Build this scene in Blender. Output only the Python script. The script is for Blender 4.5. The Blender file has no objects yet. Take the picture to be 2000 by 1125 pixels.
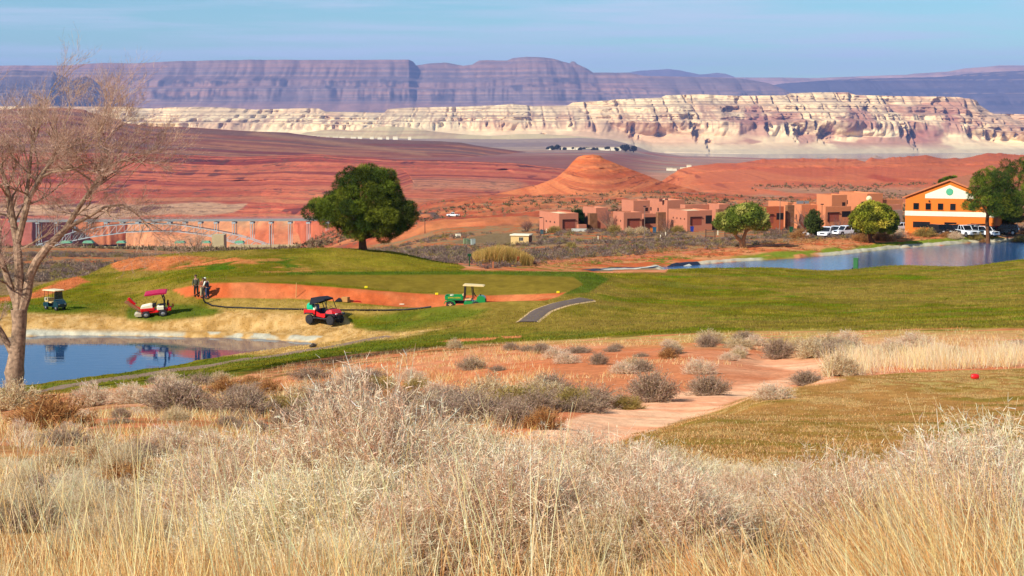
import bpy, bmesh, math, random
import numpy as np
from mathutils import Vector, Matrix
R = math.radians
random.seed(7)
sc = bpy.context.scene
col = sc.collection

# ------------------------------------------------------------------ camera model (camera stands at the origin)
FPX, HZ = 3500.0, 215.0
TH = math.atan((562.5 - HZ) / FPX)
CT, ST = math.cos(TH), math.sin(TH)
def P(px, py, D):
    """point at distance D (metres ahead) seen from the camera station in direction px,py"""
    cx = (np.asarray(px, float) - 1000) / FPX; cy = (562.5 - np.asarray(py, float)) / FPX
    t = D / (CT + cy * ST)
    return cx * t, D + 0 * t, (-ST + cy * CT) * t
def proj(x, y, z):
    d = y * CT - z * ST
    d = np.maximum(d, .05)
    return 1000 + FPX * x / d, 562.5 - FPX * (y * ST + z * CT) / d
def V(px, py, D):
    a = P(px, py, D); return Vector((float(a[0]), float(a[1]), float(a[2])))
def lin(c):
    c = c / 255.0
    return c / 12.92 if c <= .04045 else ((c + .055) / 1.055) ** 2.4
K = 0.67
def A(r, g, b, k=None):
    """photo colour of a sunlit surface -> albedo"""
    k = K if k is None else k
    return np.array([min(.88, lin(r) * k), min(.88, lin(g) * k * .96), min(.88, lin(b) * k * .72)])
def S3(e0, e1, x):
    t = np.clip((x - e0) / (e1 - e0), 0, 1); return t * t * (3 - 2 * t)

# ------------------------------------------------------------------ numpy noise
def _h(ix, iy, iz, s):
    n = (ix.astype(np.int64) * 374761393 + iy.astype(np.int64) * 668265263 + iz.astype(np.int64) * 2147483647 * 3 + s * 974634777) & 0xffffffff
    n = ((n ^ (n >> 13)) * 1274126177) & 0xffffffff
    n = (n ^ (n >> 16)) & 0xffffff
    return n / float(0xffffff)
def vn2(x, y, s=0):
    x = np.asarray(x, float); y = np.asarray(y, float)
    fx = np.floor(x); fy = np.floor(y); tx = x - fx; ty = y - fy
    tx = tx * tx * (3 - 2 * tx); ty = ty * ty * (3 - 2 * ty); z = np.zeros_like(fx)
    a = _h(fx, fy, z, s); b = _h(fx + 1, fy, z, s); c = _h(fx, fy + 1, z, s); d = _h(fx + 1, fy + 1, z, s)
    return (a + (b - a) * tx) * (1 - ty) + (c + (d - c) * tx) * ty
def fbm(x, y, o=4, s=0, g=.5):
    v = 0; a = 1; t = 0
    for i in range(o):
        v = v + a * vn2(x, y, s + i * 17); t += a; a *= g; x = x * 2.03 + 11.3; y = y * 2.03 + 5.7
    return v / t
def rdg(x, y, o=4, s=0):
    v = 0; a = 1; t = 0
    for i in range(o):
        v = v + a * (1 - np.abs(2 * vn2(x, y, s + i * 13) - 1)); t += a; a *= .5; x = x * 2.1 + 3.3; y = y * 2.1 + 8.1
    return v / t
def sdpoly(px, py, poly):
    """signed distance to a polygon, negative inside"""
    d = np.full(px.shape, 1e9); ins = np.zeros(px.shape, bool)
    n = len(poly)
    for i in range(n):
        ax, ay = poly[i]; bx, by = poly[(i + 1) % n]
        ex, ey = bx - ax, by - ay
        wx, wy = px - ax, py - ay
        t = np.clip((wx * ex + wy * ey) / (ex * ex + ey * ey + 1e-12), 0, 1)
        d = np.minimum(d, (wx - ex * t) ** 2 + (wy - ey * t) ** 2)
        c = ((ay > py) != (by > py))
        if ey != 0: ins ^= c & (px < ax + (py - ay) * ex / ey)
    d = np.sqrt(d)
    return np.where(ins, -d, d)
def PL(pts):
    xs = [p[0] for p in pts]; ys = [p[1] for p in pts]
    return lambda x: np.interp(x, xs, ys)

# ------------------------------------------------------------------ tags / meshes / materials
def tag(o, label=None, cat=None, group=None, kind=None):
    if label: o['label'] = label
    if cat: o['category'] = cat
    if group: o['group'] = group
    if kind: o['kind'] = kind
    return o
def link(name, me, mat=None, parent=None, smooth=False):
    o = bpy.data.objects.new(name, me); col.objects.link(o)
    if parent: o.parent = parent
    if mat is not None:
        for m in (mat if isinstance(mat, (list, tuple)) else [mat]): me.materials.append(m)
    if smooth: me.polygons.foreach_set('use_smooth', [True] * len(me.polygons))
    return o
def empty(name, loc, rz=0, rx=0, ry=0, s=1):
    o = bpy.data.objects.new(name, None); col.objects.link(o)
    o.location = loc; o.rotation_euler = (rx, ry, rz); o.scale = (s, s, s); o.empty_display_size = .3
    return o
def npmesh(name, co, faces, colr=None, smooth=True):
    me = bpy.data.meshes.new(name); k = faces.shape[1]
    me.vertices.add(len(co)); me.vertices.foreach_set('co', np.ascontiguousarray(co, dtype=np.float32).ravel())
    me.loops.add(faces.size); me.loops.foreach_set('vertex_index', np.ascontiguousarray(faces, dtype=np.int32).ravel())
    me.polygons.add(len(faces)); me.polygons.foreach_set('loop_start', np.arange(0, faces.size, k, dtype=np.int32))
    me.polygons.foreach_set('loop_total', np.full(len(faces), k, np.int32))
    if smooth: me.polygons.foreach_set('use_smooth', np.ones(len(faces), bool))
    if colr is not None:
        at = me.color_attributes.new('Col', 'FLOAT_COLOR', 'POINT')
        c4 = np.ones((len(co), 4), np.float32); c4[:, :3] = colr
        at.data.foreach_set('color', c4.ravel())
    me.update(calc_edges=True); me.validate()
    return me
def gridfaces(nr, nc):
    i = np.arange(nr - 1)[:, None] * nc + np.arange(nc - 1)[None, :]
    return np.stack([i, i + 1, i + nc + 1, i + nc], -1).reshape(-1, 4)
MATS = {}
def mat(name, rgb, rough=.6, metal=0, spec=.3, noise=0, nscale=5, bump=0, bscale=30, coat=0, emit=None, trans=0):
    if name in MATS: return MATS[name]
    m = bpy.data.materials.new(name); m.use_nodes = True; nt = m.node_tree; b = nt.nodes['Principled BSDF']
    rgb = [float(v) for v in rgb]
    b.inputs['Base Color'].default_value = (*rgb, 1); b.inputs['Roughness'].default_value = rough
    b.inputs['Metallic'].default_value = metal; b.inputs['Specular IOR Level'].default_value = spec
    b.inputs['Coat Weight'].default_value = coat
    if trans: b.inputs['Transmission Weight'].default_value = trans
    tc = nt.nodes.new('ShaderNodeTexCoord')
    nn = nt.nodes.new('ShaderNodeTexNoise'); nn.inputs['Scale'].default_value = nscale; nn.inputs['Detail'].default_value = 4
    nt.links.new(tc.outputs['Object'], nn.inputs['Vector'])
    mr = nt.nodes.new('ShaderNodeMapRange'); mr.inputs['From Min'].default_value = .3; mr.inputs['From Max'].default_value = .7
    nv = noise if noise else .08
    mr.inputs['To Min'].default_value = 1 - nv; mr.inputs['To Max'].default_value = 1 + nv
    nt.links.new(nn.outputs['Fac'], mr.inputs['Value'])
    mx = nt.nodes.new('ShaderNodeVectorMath'); mx.operation = 'SCALE'; mx.inputs[0].default_value = rgb
    nt.links.new(mr.outputs['Result'], mx.inputs['Scale']); nt.links.new(mx.outputs['Vector'], b.inputs['Base Color'])
    if bump:
        n2 = nt.nodes.new('ShaderNodeTexNoise'); n2.inputs['Scale'].default_value = bscale; n2.inputs['Detail'].default_value = 3
        nt.links.new(tc.outputs['Object'], n2.inputs['Vector'])
        bp = nt.nodes.new('ShaderNodeBump'); bp.inputs['Strength'].default_value = bump; bp.inputs['Distance'].default_value = .03
        nt.links.new(n2.outputs['Fac'], bp.inputs['Height']); nt.links.new(bp.outputs['Normal'], b.inputs['Normal'])
    MATS[name] = m; return m
def vcmat(name, rough=.95, spec=.08, nscale=2.0, namt=.15, bump=0, bscale=8, bdist=.05, trl=0):
    """material that takes its base colour from the mesh's own painted soil / rock / leaf colours, with fine noise"""
    if name in MATS: return MATS[name]
    m = bpy.data.materials.new(name); m.use_nodes = True; nt = m.node_tree; b = nt.nodes['Principled BSDF']
    b.inputs['Roughness'].default_value = rough; b.inputs['Specular IOR Level'].default_value = spec
    at = nt.nodes.new('ShaderNodeAttribute'); at.attribute_name = 'Col'
    tc = nt.nodes.new('ShaderNodeTexCoord')
    nn = nt.nodes.new('ShaderNodeTexNoise'); nn.inputs['Scale'].default_value = nscale; nn.inputs['Detail'].default_value = 5
    nn.inputs['Roughness'].default_value = .65
    nt.links.new(tc.outputs['Object'], nn.inputs['Vector'])
    mr = nt.nodes.new('ShaderNodeMapRange'); mr.inputs['From Min'].default_value = .3; mr.inputs['From Max'].default_value = .7
    mr.inputs['To Min'].default_value = 1 - namt; mr.inputs['To Max'].default_value = 1 + namt
    nt.links.new(nn.outputs['Fac'], mr.inputs['Value'])
    mx = nt.nodes.new('ShaderNodeVectorMath'); mx.operation = 'SCALE'
    nt.links.new(at.outputs['Color'], mx.inputs[0]); nt.links.new(mr.outputs['Result'], mx.inputs['Scale'])
    nt.links.new(mx.outputs['Vector'], b.inputs['Base Color'])
    if bump:
        n2 = nt.nodes.new('ShaderNodeTexNoise'); n2.inputs['Scale'].default_value = bscale; n2.inputs['Detail'].default_value = 5
        nt.links.new(tc.outputs['Object'], n2.inputs['Vector'])
        bp = nt.nodes.new('ShaderNodeBump'); bp.inputs['Strength'].default_value = bump; bp.inputs['Distance'].default_value = bdist
        nt.links.new(n2.outputs['Fac'], bp.inputs['Height']); nt.links.new(bp.outputs['Normal'], b.inputs['Normal'])
    if trl:
        tr = nt.nodes.new('ShaderNodeBsdfTranslucent'); ms = nt.nodes.new('ShaderNodeMixShader'); ms.inputs[0].default_value = trl
        nt.links.new(mx.outputs['Vector'], tr.inputs['Color'])
        nt.links.new(b.outputs[0], ms.inputs[1]); nt.links.new(tr.outputs[0], ms.inputs[2])
        nt.links.new(ms.outputs[0], nt.nodes['Material Output'].inputs['Surface'])
    MATS[name] = m; return m

# ------------------------------------------------------------------ camera, world, sun
cam = bpy.data.cameras.new('camera'); co = bpy.data.objects.new('camera', cam); col.objects.link(co)
co.location = (0, 0, 0); co.rotation_euler = (math.pi / 2 - TH, 0, 0)
cam.sensor_width = 36; cam.lens = 36 * FPX / 2000; cam.clip_start = .1; cam.clip_end = 200000
sc.camera = co
SUNV = Vector((-.74, -.67, 0)).normalized()          # towards the sun, on the map
SEL = R(36)
w = bpy.data.worlds.new('World'); sc.world = w; w.use_nodes = True; nt = w.node_tree
bg = nt.nodes['Background']; bg.inputs['Strength'].default_value = .072
sky = nt.nodes.new('ShaderNodeTexSky'); sky.sky_type = 'NISHITA'; sky.sun_disc = False
sky.sun_elevation = SEL; sky.sun_rotation = math.atan2(SUNV.x, SUNV.y)
sky.altitude = 1300; sky.air_density = 1.0; sky.dust_density = .25; sky.ozone_density = 2.2
# thin streaky cirrus by direction
tc = nt.nodes.new('ShaderNodeTexCoord'); mp = nt.nodes.new('ShaderNodeMapping')
mp.inputs['Scale'].default_value = (2.2, 2.2, 42); mp.inputs['Rotation'].default_value = (R(2.0), R(-1.2), 0)
nt.links.new(tc.outputs['Generated'], mp.inputs['Vector'])
n1 = nt.nodes.new('ShaderNodeTexNoise'); n1.inputs['Scale'].default_value = 3.1; n1.inputs['Detail'].default_value = 6
n1.inputs['Roughness'].default_value = .55; n1.inputs['Distortion'].default_value = .25
nt.links.new(mp.outputs['Vector'], n1.inputs['Vector'])
cr = nt.nodes.new('ShaderNodeMapRange'); cr.inputs['From Min'].default_value = .43; cr.inputs['From Max'].default_value = .66
cr.inputs['To Max'].default_value = .8
nt.links.new(n1.outputs['Fac'], cr.inputs['Value'])
mxs = nt.nodes.new('ShaderNodeMix'); mxs.data_type = 'RGBA'
nt.links.new(cr.outputs['Result'], mxs.inputs['Factor'])
hs = nt.nodes.new('ShaderNodeHueSaturation'); hs.inputs['Saturation'].default_value = 1.3; hs.inputs['Value'].default_value = 1.0
nt.links.new(sky.outputs['Color'], hs.inputs['Color']); 
tn = nt.nodes.new('ShaderNodeVectorMath'); tn.operation = 'MULTIPLY'; tn.inputs[1].default_value = (.75, 1.03, 1.05)
nt.links.new(hs.outputs['Color'], tn.inputs[0]); nt.links.new(tn.outputs['Vector'], mxs.inputs['A'])
mxs.inputs['B'].default_value = (6.6, 7.9, 9.4, 1)
nt.links.new(mxs.outputs['Result'], bg.inputs['Color'])
sun = bpy.data.lights.new('sun', 'SUN'); so = bpy.data.objects.new('sun', sun); col.objects.link(so)
sun.energy = 4.9; sun.angle = R(.53); sun.color = (1, .945, .86)
sd = Vector((SUNV.x * math.cos(SEL), SUNV.y * math.cos(SEL), math.sin(SEL)))
so.rotation_euler = sd.to_track_quat('Z', 'Y').to_euler(); so.location = (0, 0, 50)
sc.view_settings.view_transform = 'Standard'; sc.view_settings.look = 'None'; sc.view_settings.exposure = .5; sc.view_settings.gamma = 1
sc.render.engine = 'CYCLES'; sc.cycles.use_denoising = True
try: sc.cycles.denoiser = 'OPENIMAGEDENOISE'
except Exception: pass
sc.cycles.max_bounces = 5; sc.cycles.diffuse_bounces = 2; sc.cycles.glossy_bounces = 3; sc.cycles.transmission_bounces = 3
sc.cycles.volume_bounces = 0; sc.cycles.transparent_max_bounces = 6; sc.cycles.caustics_reflective = False; sc.cycles.caustics_refractive = False
sc.cycles.sample_clamp_indirect = 4
# ------------------------------------------------------------------ GROUND: one sheet from the camera hill to the houses
ZP1, ZP2 = -18.1, -21.6                 # water levels of the two ponds
N0 = [(.3, -1.6), (3, -1.62), (6, -1.78)]   # height under and in front of the camera (true z)
PROF = {   # bearing -> (distance, sight line) pairs, near to far
 -400: [(9, 1065), (14, 950), (25, 872), (40, 838), (60, 812), (85, 790), (103, 771), (112, 765), (124, 715), (141, 655), (147, 628), (153, 610), (160, 592), (168, 585), (176, 592), (200, 562), (260, 525), (340, 505), (420, 492), (480, 485)],
 0:    [(9, 1065), (14, 950), (25, 872), (40, 838), (60, 812), (85, 790), (103, 771), (112, 765), (124, 715), (141, 655), (147, 628), (153, 607), (160, 588), (167, 577), (174, 588), (200, 562), (260, 523), (340, 503), (420, 490), (480, 484)],
 120:  [(9, 1062), (14, 948), (25, 870), (40, 830), (60, 803), (85, 780), (103, 762), (115, 748), (124, 705), (141, 655), (147, 630), (153, 607), (160, 585), (168, 562), (178, 545), (188, 556), (210, 552), (260, 523), (340, 503), (420, 491), (480, 484)],
 250:  [(9, 1060), (14, 945), (25, 866), (40, 826), (60, 795), (85, 768), (105, 746), (119, 731), (127, 695), (141, 655), (147, 630), (153, 605), (160, 580), (170, 552), (180, 530), (190, 508), (200, 514), (215, 535), (260, 524), (340, 505), (420, 494), (480, 487)],
 380:  [(9, 1058), (14, 945), (25, 866), (40, 828), (60, 797), (85, 766), (105, 735), (124, 710), (131, 680), (141, 650), (147, 622), (151, 588), (153.2, 553), (163, 540), (170, 532), (180, 510), (187, 494), (196, 498), (215, 520), (260, 515), (340, 508), (420, 499), (480, 492)],
 500:  [(9, 1055), (14, 942), (25, 868), (40, 832), (60, 800), (85, 764), (105, 728), (118, 706), (127, 695), (133, 675), (141, 648), (147, 615), (151.2, 584), (153.6, 552), (163, 537), (168, 530), (176, 505), (184, 489), (193, 494), (215, 510), (260, 505), (340, 502), (420, 498), (480, 492)],
 640:  [(9, 1050), (14, 940), (25, 872), (40, 836), (60, 798), (85, 752), (105, 714), (118, 692), (127, 680), (134, 668), (141, 638), (147, 612), (151.3, 590), (153.8, 559), (165, 535), (170, 530), (178, 503), (186, 486), (195, 492), (215, 512), (260, 505), (340, 500), (420, 495), (480, 490)],
 760:  [(9, 1048), (14, 940), (25, 872), (40, 834), (60, 790), (85, 738), (105, 700), (118, 680), (127, 668), (135, 652), (142, 628), (148, 608), (151.6, 596), (154, 571), (168, 535), (174, 529), (181, 505), (188, 493), (197, 500), (215, 512), (260, 500), (340, 490), (420, 482), (480, 474)],
 870:  [(9, 1045), (14, 940), (25, 875), (40, 828), (60, 780), (85, 728), (105, 688), (118, 670), (127, 658), (135, 640), (142, 614), (147, 599), (152, 603), (154.2, 576), (170, 535), (178, 528), (184, 518), (192, 514), (200, 524), (215, 519), (235, 508), (300, 488), (360, 470), (420, 455), (480, 446)],
 970:  [(9, 1042), (14, 940), (25, 878), (34, 852), (45, 806), (60, 765), (85, 718), (105, 682), (118, 668), (127, 655), (135, 634), (142, 606), (147.5, 590), (152, 598), (154.4, 577), (170, 536), (180, 529), (188, 527), (200, 540), (215, 528), (235, 514), (260, 503), (300, 488), (360, 468), (420, 451), (480, 441)],
 1100: [(9, 1040), (14, 940), (22, 900), (30, 868), (38, 830), (52, 780), (70, 732), (90, 698), (110, 672), (120, 662), (130, 645), (140, 616), (148, 588), (152, 576), (155, 569), (170, 538), (182, 530), (190, 531), (205, 545), (225, 531), (236, 526), (249, 510), (262, 500), (300, 484), (360, 463), (385, 452), (430, 444), (480, 436)],
 1250: [(9, 1040), (14, 945), (20, 895), (26, 862), (31, 845), (34, 858), (40, 832), (52, 783), (70, 730), (90, 694), (108, 668), (120, 650), (130, 634), (150, 596), (170, 556), (182, 534), (192, 527), (206, 546), (230, 536), (247, 521), (262, 500), (270, 494), (300, 482), (360, 462), (385, 452), (430, 444), (480, 436)],
 1380: [(9, 1042), (14, 950), (20, 895), (30, 836), (38, 804), (42, 818), (52, 783), (70, 728), (90, 690), (108, 662), (120, 644), (130, 630), (150, 600), (170, 563), (186, 530), (195, 523.5), (208, 540), (230, 532), (250, 516), (265, 494), (275, 486), (300, 478), (360, 460), (385, 450), (430, 443), (480, 434)],
 1500: [(9, 1045), (14, 955), (20, 900), (30, 838), (40, 790), (47, 762), (52, 780), (62, 752), (80, 718), (100, 680), (112, 658), (122, 641), (150, 598), (170, 560), (188, 532), (198, 523), (210, 540), (235, 532), (256, 508), (268, 484), (276, 478), (300, 473), (360, 458), (385, 449), (430, 442), (480, 434)],
 1620: [(9, 1048), (14, 960), (20, 902), (30, 838), (40, 787), (52, 736), (58, 750), (66, 742), (82, 706), (100, 672), (112, 652), (120, 642), (150, 596), (170, 560), (190, 534), (200, 529), (212, 545), (235, 533), (264, 500), (276, 478), (284, 472), (300, 467), (360, 456), (385, 448), (430, 442), (480, 434)],
 1750: [(9, 1050), (14, 965), (20, 905), (30, 838), (40, 783), (55, 725), (62, 752), (70, 735), (85, 698), (100, 664), (112, 646), (120, 636), (150, 590), (170, 556), (190, 528), (203, 519), (214, 540), (240, 530), (276, 488), (284, 474), (292, 466), (305, 456), (360, 452), (385, 447), (430, 441), (480, 434)],
 1880: [(9, 1050), (14, 965), (20, 905), (30, 838), (40, 783), (58, 718), (64, 745), (73, 727), (88, 688), (100, 662), (110, 645), (120, 631), (150, 585), (170, 552), (190, 527), (203, 521), (214, 538), (240, 530), (284, 476), (291, 466), (305, 456), (360, 452), (385, 447), (430, 441), (480, 434)],
 2000: [(9, 1050), (14, 965), (20, 905), (30, 838), (40, 783), (60, 713), (66, 740), (75, 722), (90, 682), (100, 660), (108, 645), (120, 627), (150, 578), (170, 545), (190, 515), (205, 507), (216, 528), (240, 528), (288, 471), (296, 461), (308, 454), (360, 450), (385, 446), (430, 440), (480, 434)],
 2500: [(9, 1050), (14, 965), (20, 905), (30, 838), (40, 780), (60, 708), (66, 736), (75, 718), (90, 678), (100, 656), (108, 642), (120, 622), (150, 572), (170, 540), (190, 510), (205, 500), (216, 520), (240, 526), (288, 470), (296, 460), (308, 453), (360, 449), (385, 445), (430, 440), (480, 434)],
}
for _c in PROF: PROF[_c] = [({141: 143.0, 142: 143.4, 147: 145.2, 147.5: 146.6, 148: 147.0}.get(D, D) if not (D == 153 and _c < 300) else 149.5, y) for D, y in PROF[_c] if not (D in (147,) and False)]
def pchip(xk, yk, x):
    xk = np.array(xk, float); yk = np.array(yk, float); h = np.diff(xk); d = np.diff(yk) / h
    m = np.zeros_like(yk)
    for i in range(1, len(xk) - 1):
        if d[i - 1] * d[i] > 0:
            w1 = 2 * h[i] + h[i - 1]; w2 = h[i] + 2 * h[i - 1]; m[i] = (w1 + w2) / (w1 / d[i - 1] + w2 / d[i])
    m[0] = d[0]; m[-1] = d[-1]
    i = np.clip(np.searchsorted(xk, x) - 1, 0, len(h) - 1); t = (x - xk[i]) / h[i]
    return ((2 * t**3 - 3 * t**2 + 1) * yk[i] + (t**3 - 2 * t**2 + t) * h[i] * m[i] + (-2 * t**3 + 3 * t**2) * yk[i + 1] + (t**3 - t**2) * h[i] * m[i + 1])
def seg(a, b, step): return list(np.arange(a, b, step))
GD = np.array(seg(.3, 4, .35) + seg(4, 16, .12) + seg(16, 60, .16) + seg(60, 128, .24) + seg(128, 215, .27) + seg(215, 330, .5) + seg(330, 481, .9))
cpx = sorted(PROF)
ug, zg = [], []
for c in cpx:
    dk = [a for a, b in N0]; zk = [b for a, b in N0]; uk = [(c - 1000) / FPX] * 3
    for D, py in PROF[c]:
        x, y, z = P(c, py, D); dk.append(D); zk.append(float(z)); uk.append(float(x) / D)
    zg.append(pchip(dk, zk, GD)); ug.append(np.interp(GD, dk, uk))
ug = np.array(ug); zg = np.array(zg)             # (columns, rows)
gu = np.concatenate([np.linspace(-.46, -.31, 50, endpoint=False), np.linspace(-.31, .31, 900), np.linspace(.31, .46, 51)[1:]])
def catmull(xk, Y, x):
    """C1 interpolation of rows Y[k] at positions xk -> x"""
    m = np.gradient(Y, xk)
    i = np.clip(np.searchsorted(xk, x) - 1, 0, len(xk) - 2); h = xk[i + 1] - xk[i]; t = np.clip((x - xk[i]) / h, 0, 1)
    return ((2*t**3-3*t**2+1) * Y[i] + (t**3-2*t**2+t) * h * m[i] * .7 + (-2*t**3+3*t**2) * Y[i+1] + (t**3-t**2) * h * m[i+1] * .7)
GZ = np.zeros((len(GD), len(gu)))
for r in range(len(GD)): GZ[r] = catmull(ug[:, r], zg[:, r], gu)
GX = gu[None, :] * GD[:, None]; GY = np.repeat(GD[:, None], len(gu), 1)

# ponds: outlines read at water level
def at_z(px, py, z):
    x, y, zz = P(px, py, 1.0); t = z / zz; return float(x * t), float(t)
POND1 = [at_z(px, py, ZP1) for px, py in [(-500, 652), (0, 659), (60, 657), (120, 655), (250, 656), (350, 658), (450, 660), (520, 663), (600, 668), (645, 672), (640, 677), (560, 683), (500, 690), (400, 706), (330, 719), (250, 730), (150, 745), (60, 756), (0, 763), (-500, 800)]]
POND2 = [at_z(px, py, ZP2) for px, py in [(1290, 521.5), (1360, 517.5), (1440, 511), (1500, 508), (1560, 504), (1640, 498), (1720, 489), (1750, 485.5), (1850, 479), (1900, 474), (1960, 472.5), (2010, 470), (2500, 466), (2500, 540), (2000, 543), (1500, 545), (1360, 536), (1300, 530)]]
def shore(poly, zw, wn, wf, step):
    global GZ
    xs = [p[0] for p in poly]; ys = [p[1] for p in poly]
    m = (GX > min(xs) - wf) & (GX < max(xs) + wf) & (GY > min(ys) - wf) & (GY < max(ys) + wf)
    d = sdpoly(GX[m], GY[m], poly) + (fbm(GX[m] * .9, GY[m] * .9, 3, 5) - .5) * .9
    z = GZ[m]
    out = zw + .05 + step * S3(0, .8, d) + (np.maximum(z, zw + .12) - zw - .05 - step) * S3(.3, wf, d)
    z2 = np.where(d < 0, zw - np.minimum(1.2, -d * .35) - .02, np.where(d < wf, out, z))
    GZ[m] = z2
shore(POND1, ZP1, 2, 3.4, .25)
shore(POND2, ZP2, 2, 3.5, .35)
Gpx, Gpy = proj(GX, GY, GZ)
# relief noise
rough = .012 + .05 * S3(16, 30, GY) * (Gpy > 655) + .16 * S3(215, 260, GY)
GZ += (fbm(GX * .8, GY * .8, 4, 3) - .5) * rough * 2 * np.where(sdpoly(GX, GY, POND1) > .5, 1, .1) * np.where(sdpoly(GX, GY, POND2) > .5, 1, .1)
GZ += (fbm(GX * .05, GY * .05, 3, 9) - .5) * .8 * S3(95, 70, GY) * S3(20, 40, GY)
GZ += (fbm(GX * .11, GY * .11, 2, 31) - .5) * .25 * S3(128, 145, GY) * S3(215, 180, GY) * (sdpoly(Gpx, Gpy, [(330, 525), (1150, 525), (1150, 620), (330, 620)]) > 0) * np.where(sdpoly(GX, GY, POND1) > 5, 1, 0)
def gz(x, y):
    """ground height at a map point"""
    u = x / y
    r = np.clip(np.searchsorted(GD, y) - 1, 0, len(GD) - 2); c = np.clip(np.searchsorted(gu, u) - 1, 0, len(gu) - 2)
    fy = np.clip((y - GD[r]) / (GD[r + 1] - GD[r]), 0, 1); fx = np.clip((u - gu[c]) / (gu[c + 1] - gu[c]), 0, 1)
    return (GZ[r, c] * (1 - fx) + GZ[r, c + 1] * fx) * (1 - fy) + (GZ[r + 1, c] * (1 - fx) + GZ[r + 1, c + 1] * fx) * fy
def onray(px, py, d0=4, d1=480):
    """first ground point met looking along px,py"""
    D = np.concatenate([np.linspace(d0, 60, 600), np.linspace(60, d1, 2600)]); D = D[D >= d0]
    x, y, z = P(px, py, D); g = gz(x, y); hit = np.nonzero(z <= g)[0]
    if len(hit) == 0: return Vector((float(x[-1]), float(y[-1]), float(g[-1])))
    i = hit[0]; return Vector((float(x[i]), float(y[i]), float(g[i])))
def atD(px, D, py=600):
    x, y, z = P(px, py, D); return Vector((float(x), float(D), float(gz(x, y))))

# ---- soil and turf colours
px, py = proj(GX, GY, GZ)
NB = fbm(GX * .06, GY * .06, 4, 21); NM = fbm(GX * .35, GY * .35, 4, 22); NF = fbm(GX * 2.2, GY * 2.2, 3, 23); NS = fbm(GX * .25, GY * .9, 4, 24)
wx = px + (fbm(GX * .25, GY * .25, 3, 41) - .5) * 26; wy = py + (fbm(GX * .3, GY * .3, 3, 42) - .5) * 9
C = np.zeros(GX.shape + (3,))
def mixc(c, m):
    global C
    m = np.clip(m, 0, 1)[..., None]; C = C * (1 - m) + np.asarray(c) * m
def ramp(c0, c1, t): t = np.clip(t, 0, 1)[..., None]; return np.asarray(c0) * (1 - t) + np.asarray(c1) * t
RED, RED2, PALE = A(242, 164, 134), A(230, 138, 104), A(246, 192, 168)
STRAW, STRAW2 = A(214, 178, 120), A(190, 142, 92)
OL, OL2, GR, BR = A(148, 132, 44), A(122, 116, 34), A(108, 130, 28), A(150, 116, 52)
C[:] = RED
C = ramp(RED2, RED, S3(.3, .7, NM)); mixc(PALE, S3(.5, .75, NB) * .6)
# ground litter under the near bushes and grass
near = S3(34, 14, GY); mixc(ramp(STRAW2, STRAW, S3(.35, .65, NF)), near * .8)
left = S3(110, 60, GY) * S3(900, 600, px); mixc(ramp(A(176, 120, 84), A(190, 156, 110), S3(.35, .7, NM)), left * S3(.35, .55, NS) * .85)
# straw fringe along the rough
fr = S3(688, 662, py) * (GY < 135) * (GY > 62); mixc(ramp(A(196, 160, 100), A(218, 186, 128), NF), fr * S3(.32, .5, NS))
mixc(A(120, 118, 56), S3(.62, .72, NM) * (GY > 60) * (GY < 130) * .55 * S3(900, 780, px))
def zone(poly, soft=3, warp=1): return S3(soft, -soft, sdpoly(wx if warp else px, wy if warp else py, poly))
turf = lambda: ramp(ramp(OL2, OL, S3(.3, .65, NM)), GR, S3(.54, .72, NS) * .55)
# fairways and rough beyond the sand
FW = [(-600, 655), (-600, 520), (110, 520), (230, 500), (420, 478), (900, 478), (900, 527), (1130, 531), (1300, 533), (1300, 470), (2600, 470), (2600, 640), (2000, 642), (1500, 647), (1300, 654), (1180, 660), (1060, 666), (860, 676), (700, 690), (560, 712), (470, 735), (380, 745), (0, 778), (-600, 810)]
fw = zone(FW, 2.5) * (GY > 93) * (GY < 236); mixc(turf(), fw)
mixc(ramp(A(152, 126, 60), A(172, 144, 80), NF), fw * S3(.40, .60, NB * .6 + NM * .4) * .8)
mixc(A(112, 132, 30), fw * S3(.58, .72, NS) * S3(1100, 1300, px) * S3(660, 600, py) * .8)
# mower bands on the right fairway
bnd = .5 + .5 * np.sin((GX * .35 + GY) * .55 + (NB - .5) * 9); mixc(A(148, 122, 70), fw * S3(.55, .9, bnd) * .45 * S3(1000, 1200, px))
mixc(A(96, 116, 38), fw * S3(640, 655, py) * S3(1350, 1150, px) * S3(.4, .6, NM) * .7)
# darker brown edge left of the rough
mixc(A(118, 92, 56), zone([(380, 745), (560, 712), (800, 682), (1000, 668), (1000, 676), (800, 700), (600, 730), (420, 765)], 4) * S3(.4, .6, NS) * .8)
# dormant tan band by the near pond
mixc(ramp(A(206, 160, 104), A(222, 182, 134), S3(.3, .7, NF)), zone([(-600, 672), (-600, 612), (60, 612), (200, 614), (300, 624), (420, 616), (430, 602), (620, 603), (665, 612), (690, 640), (760, 648), (880, 640), (800, 658), (680, 672), (600, 690), (300, 700)], 4) * (GY > 126))
mixc(ramp(A(196, 160, 90), A(214, 174, 112), NF), zone([(400, 585), (560, 586), (720, 596), (800, 604), (760, 612), (640, 614), (560, 612), (420, 600)], 5) * (GY > 140) * .8)
mixc(A(92, 122, 30), zone([(20, 610), (0, 585), (120, 580), (200, 588), (230, 605), (120, 610)], 6) * (GY > 140) * S3(.35, .6, NM) * .8)
mixc(A(98, 116, 40), zone([(250, 602), (380, 592), (440, 606), (400, 616), (300, 628), (250, 622)], 5) * (GY > 140) * .9)
mixc(A(98, 118, 34), zone([(690, 622), (860, 600), (960, 604), (900, 624), (760, 645), (700, 640)], 6) * (GY > 130) * S3(.3, .55, NM) * .8)
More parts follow.
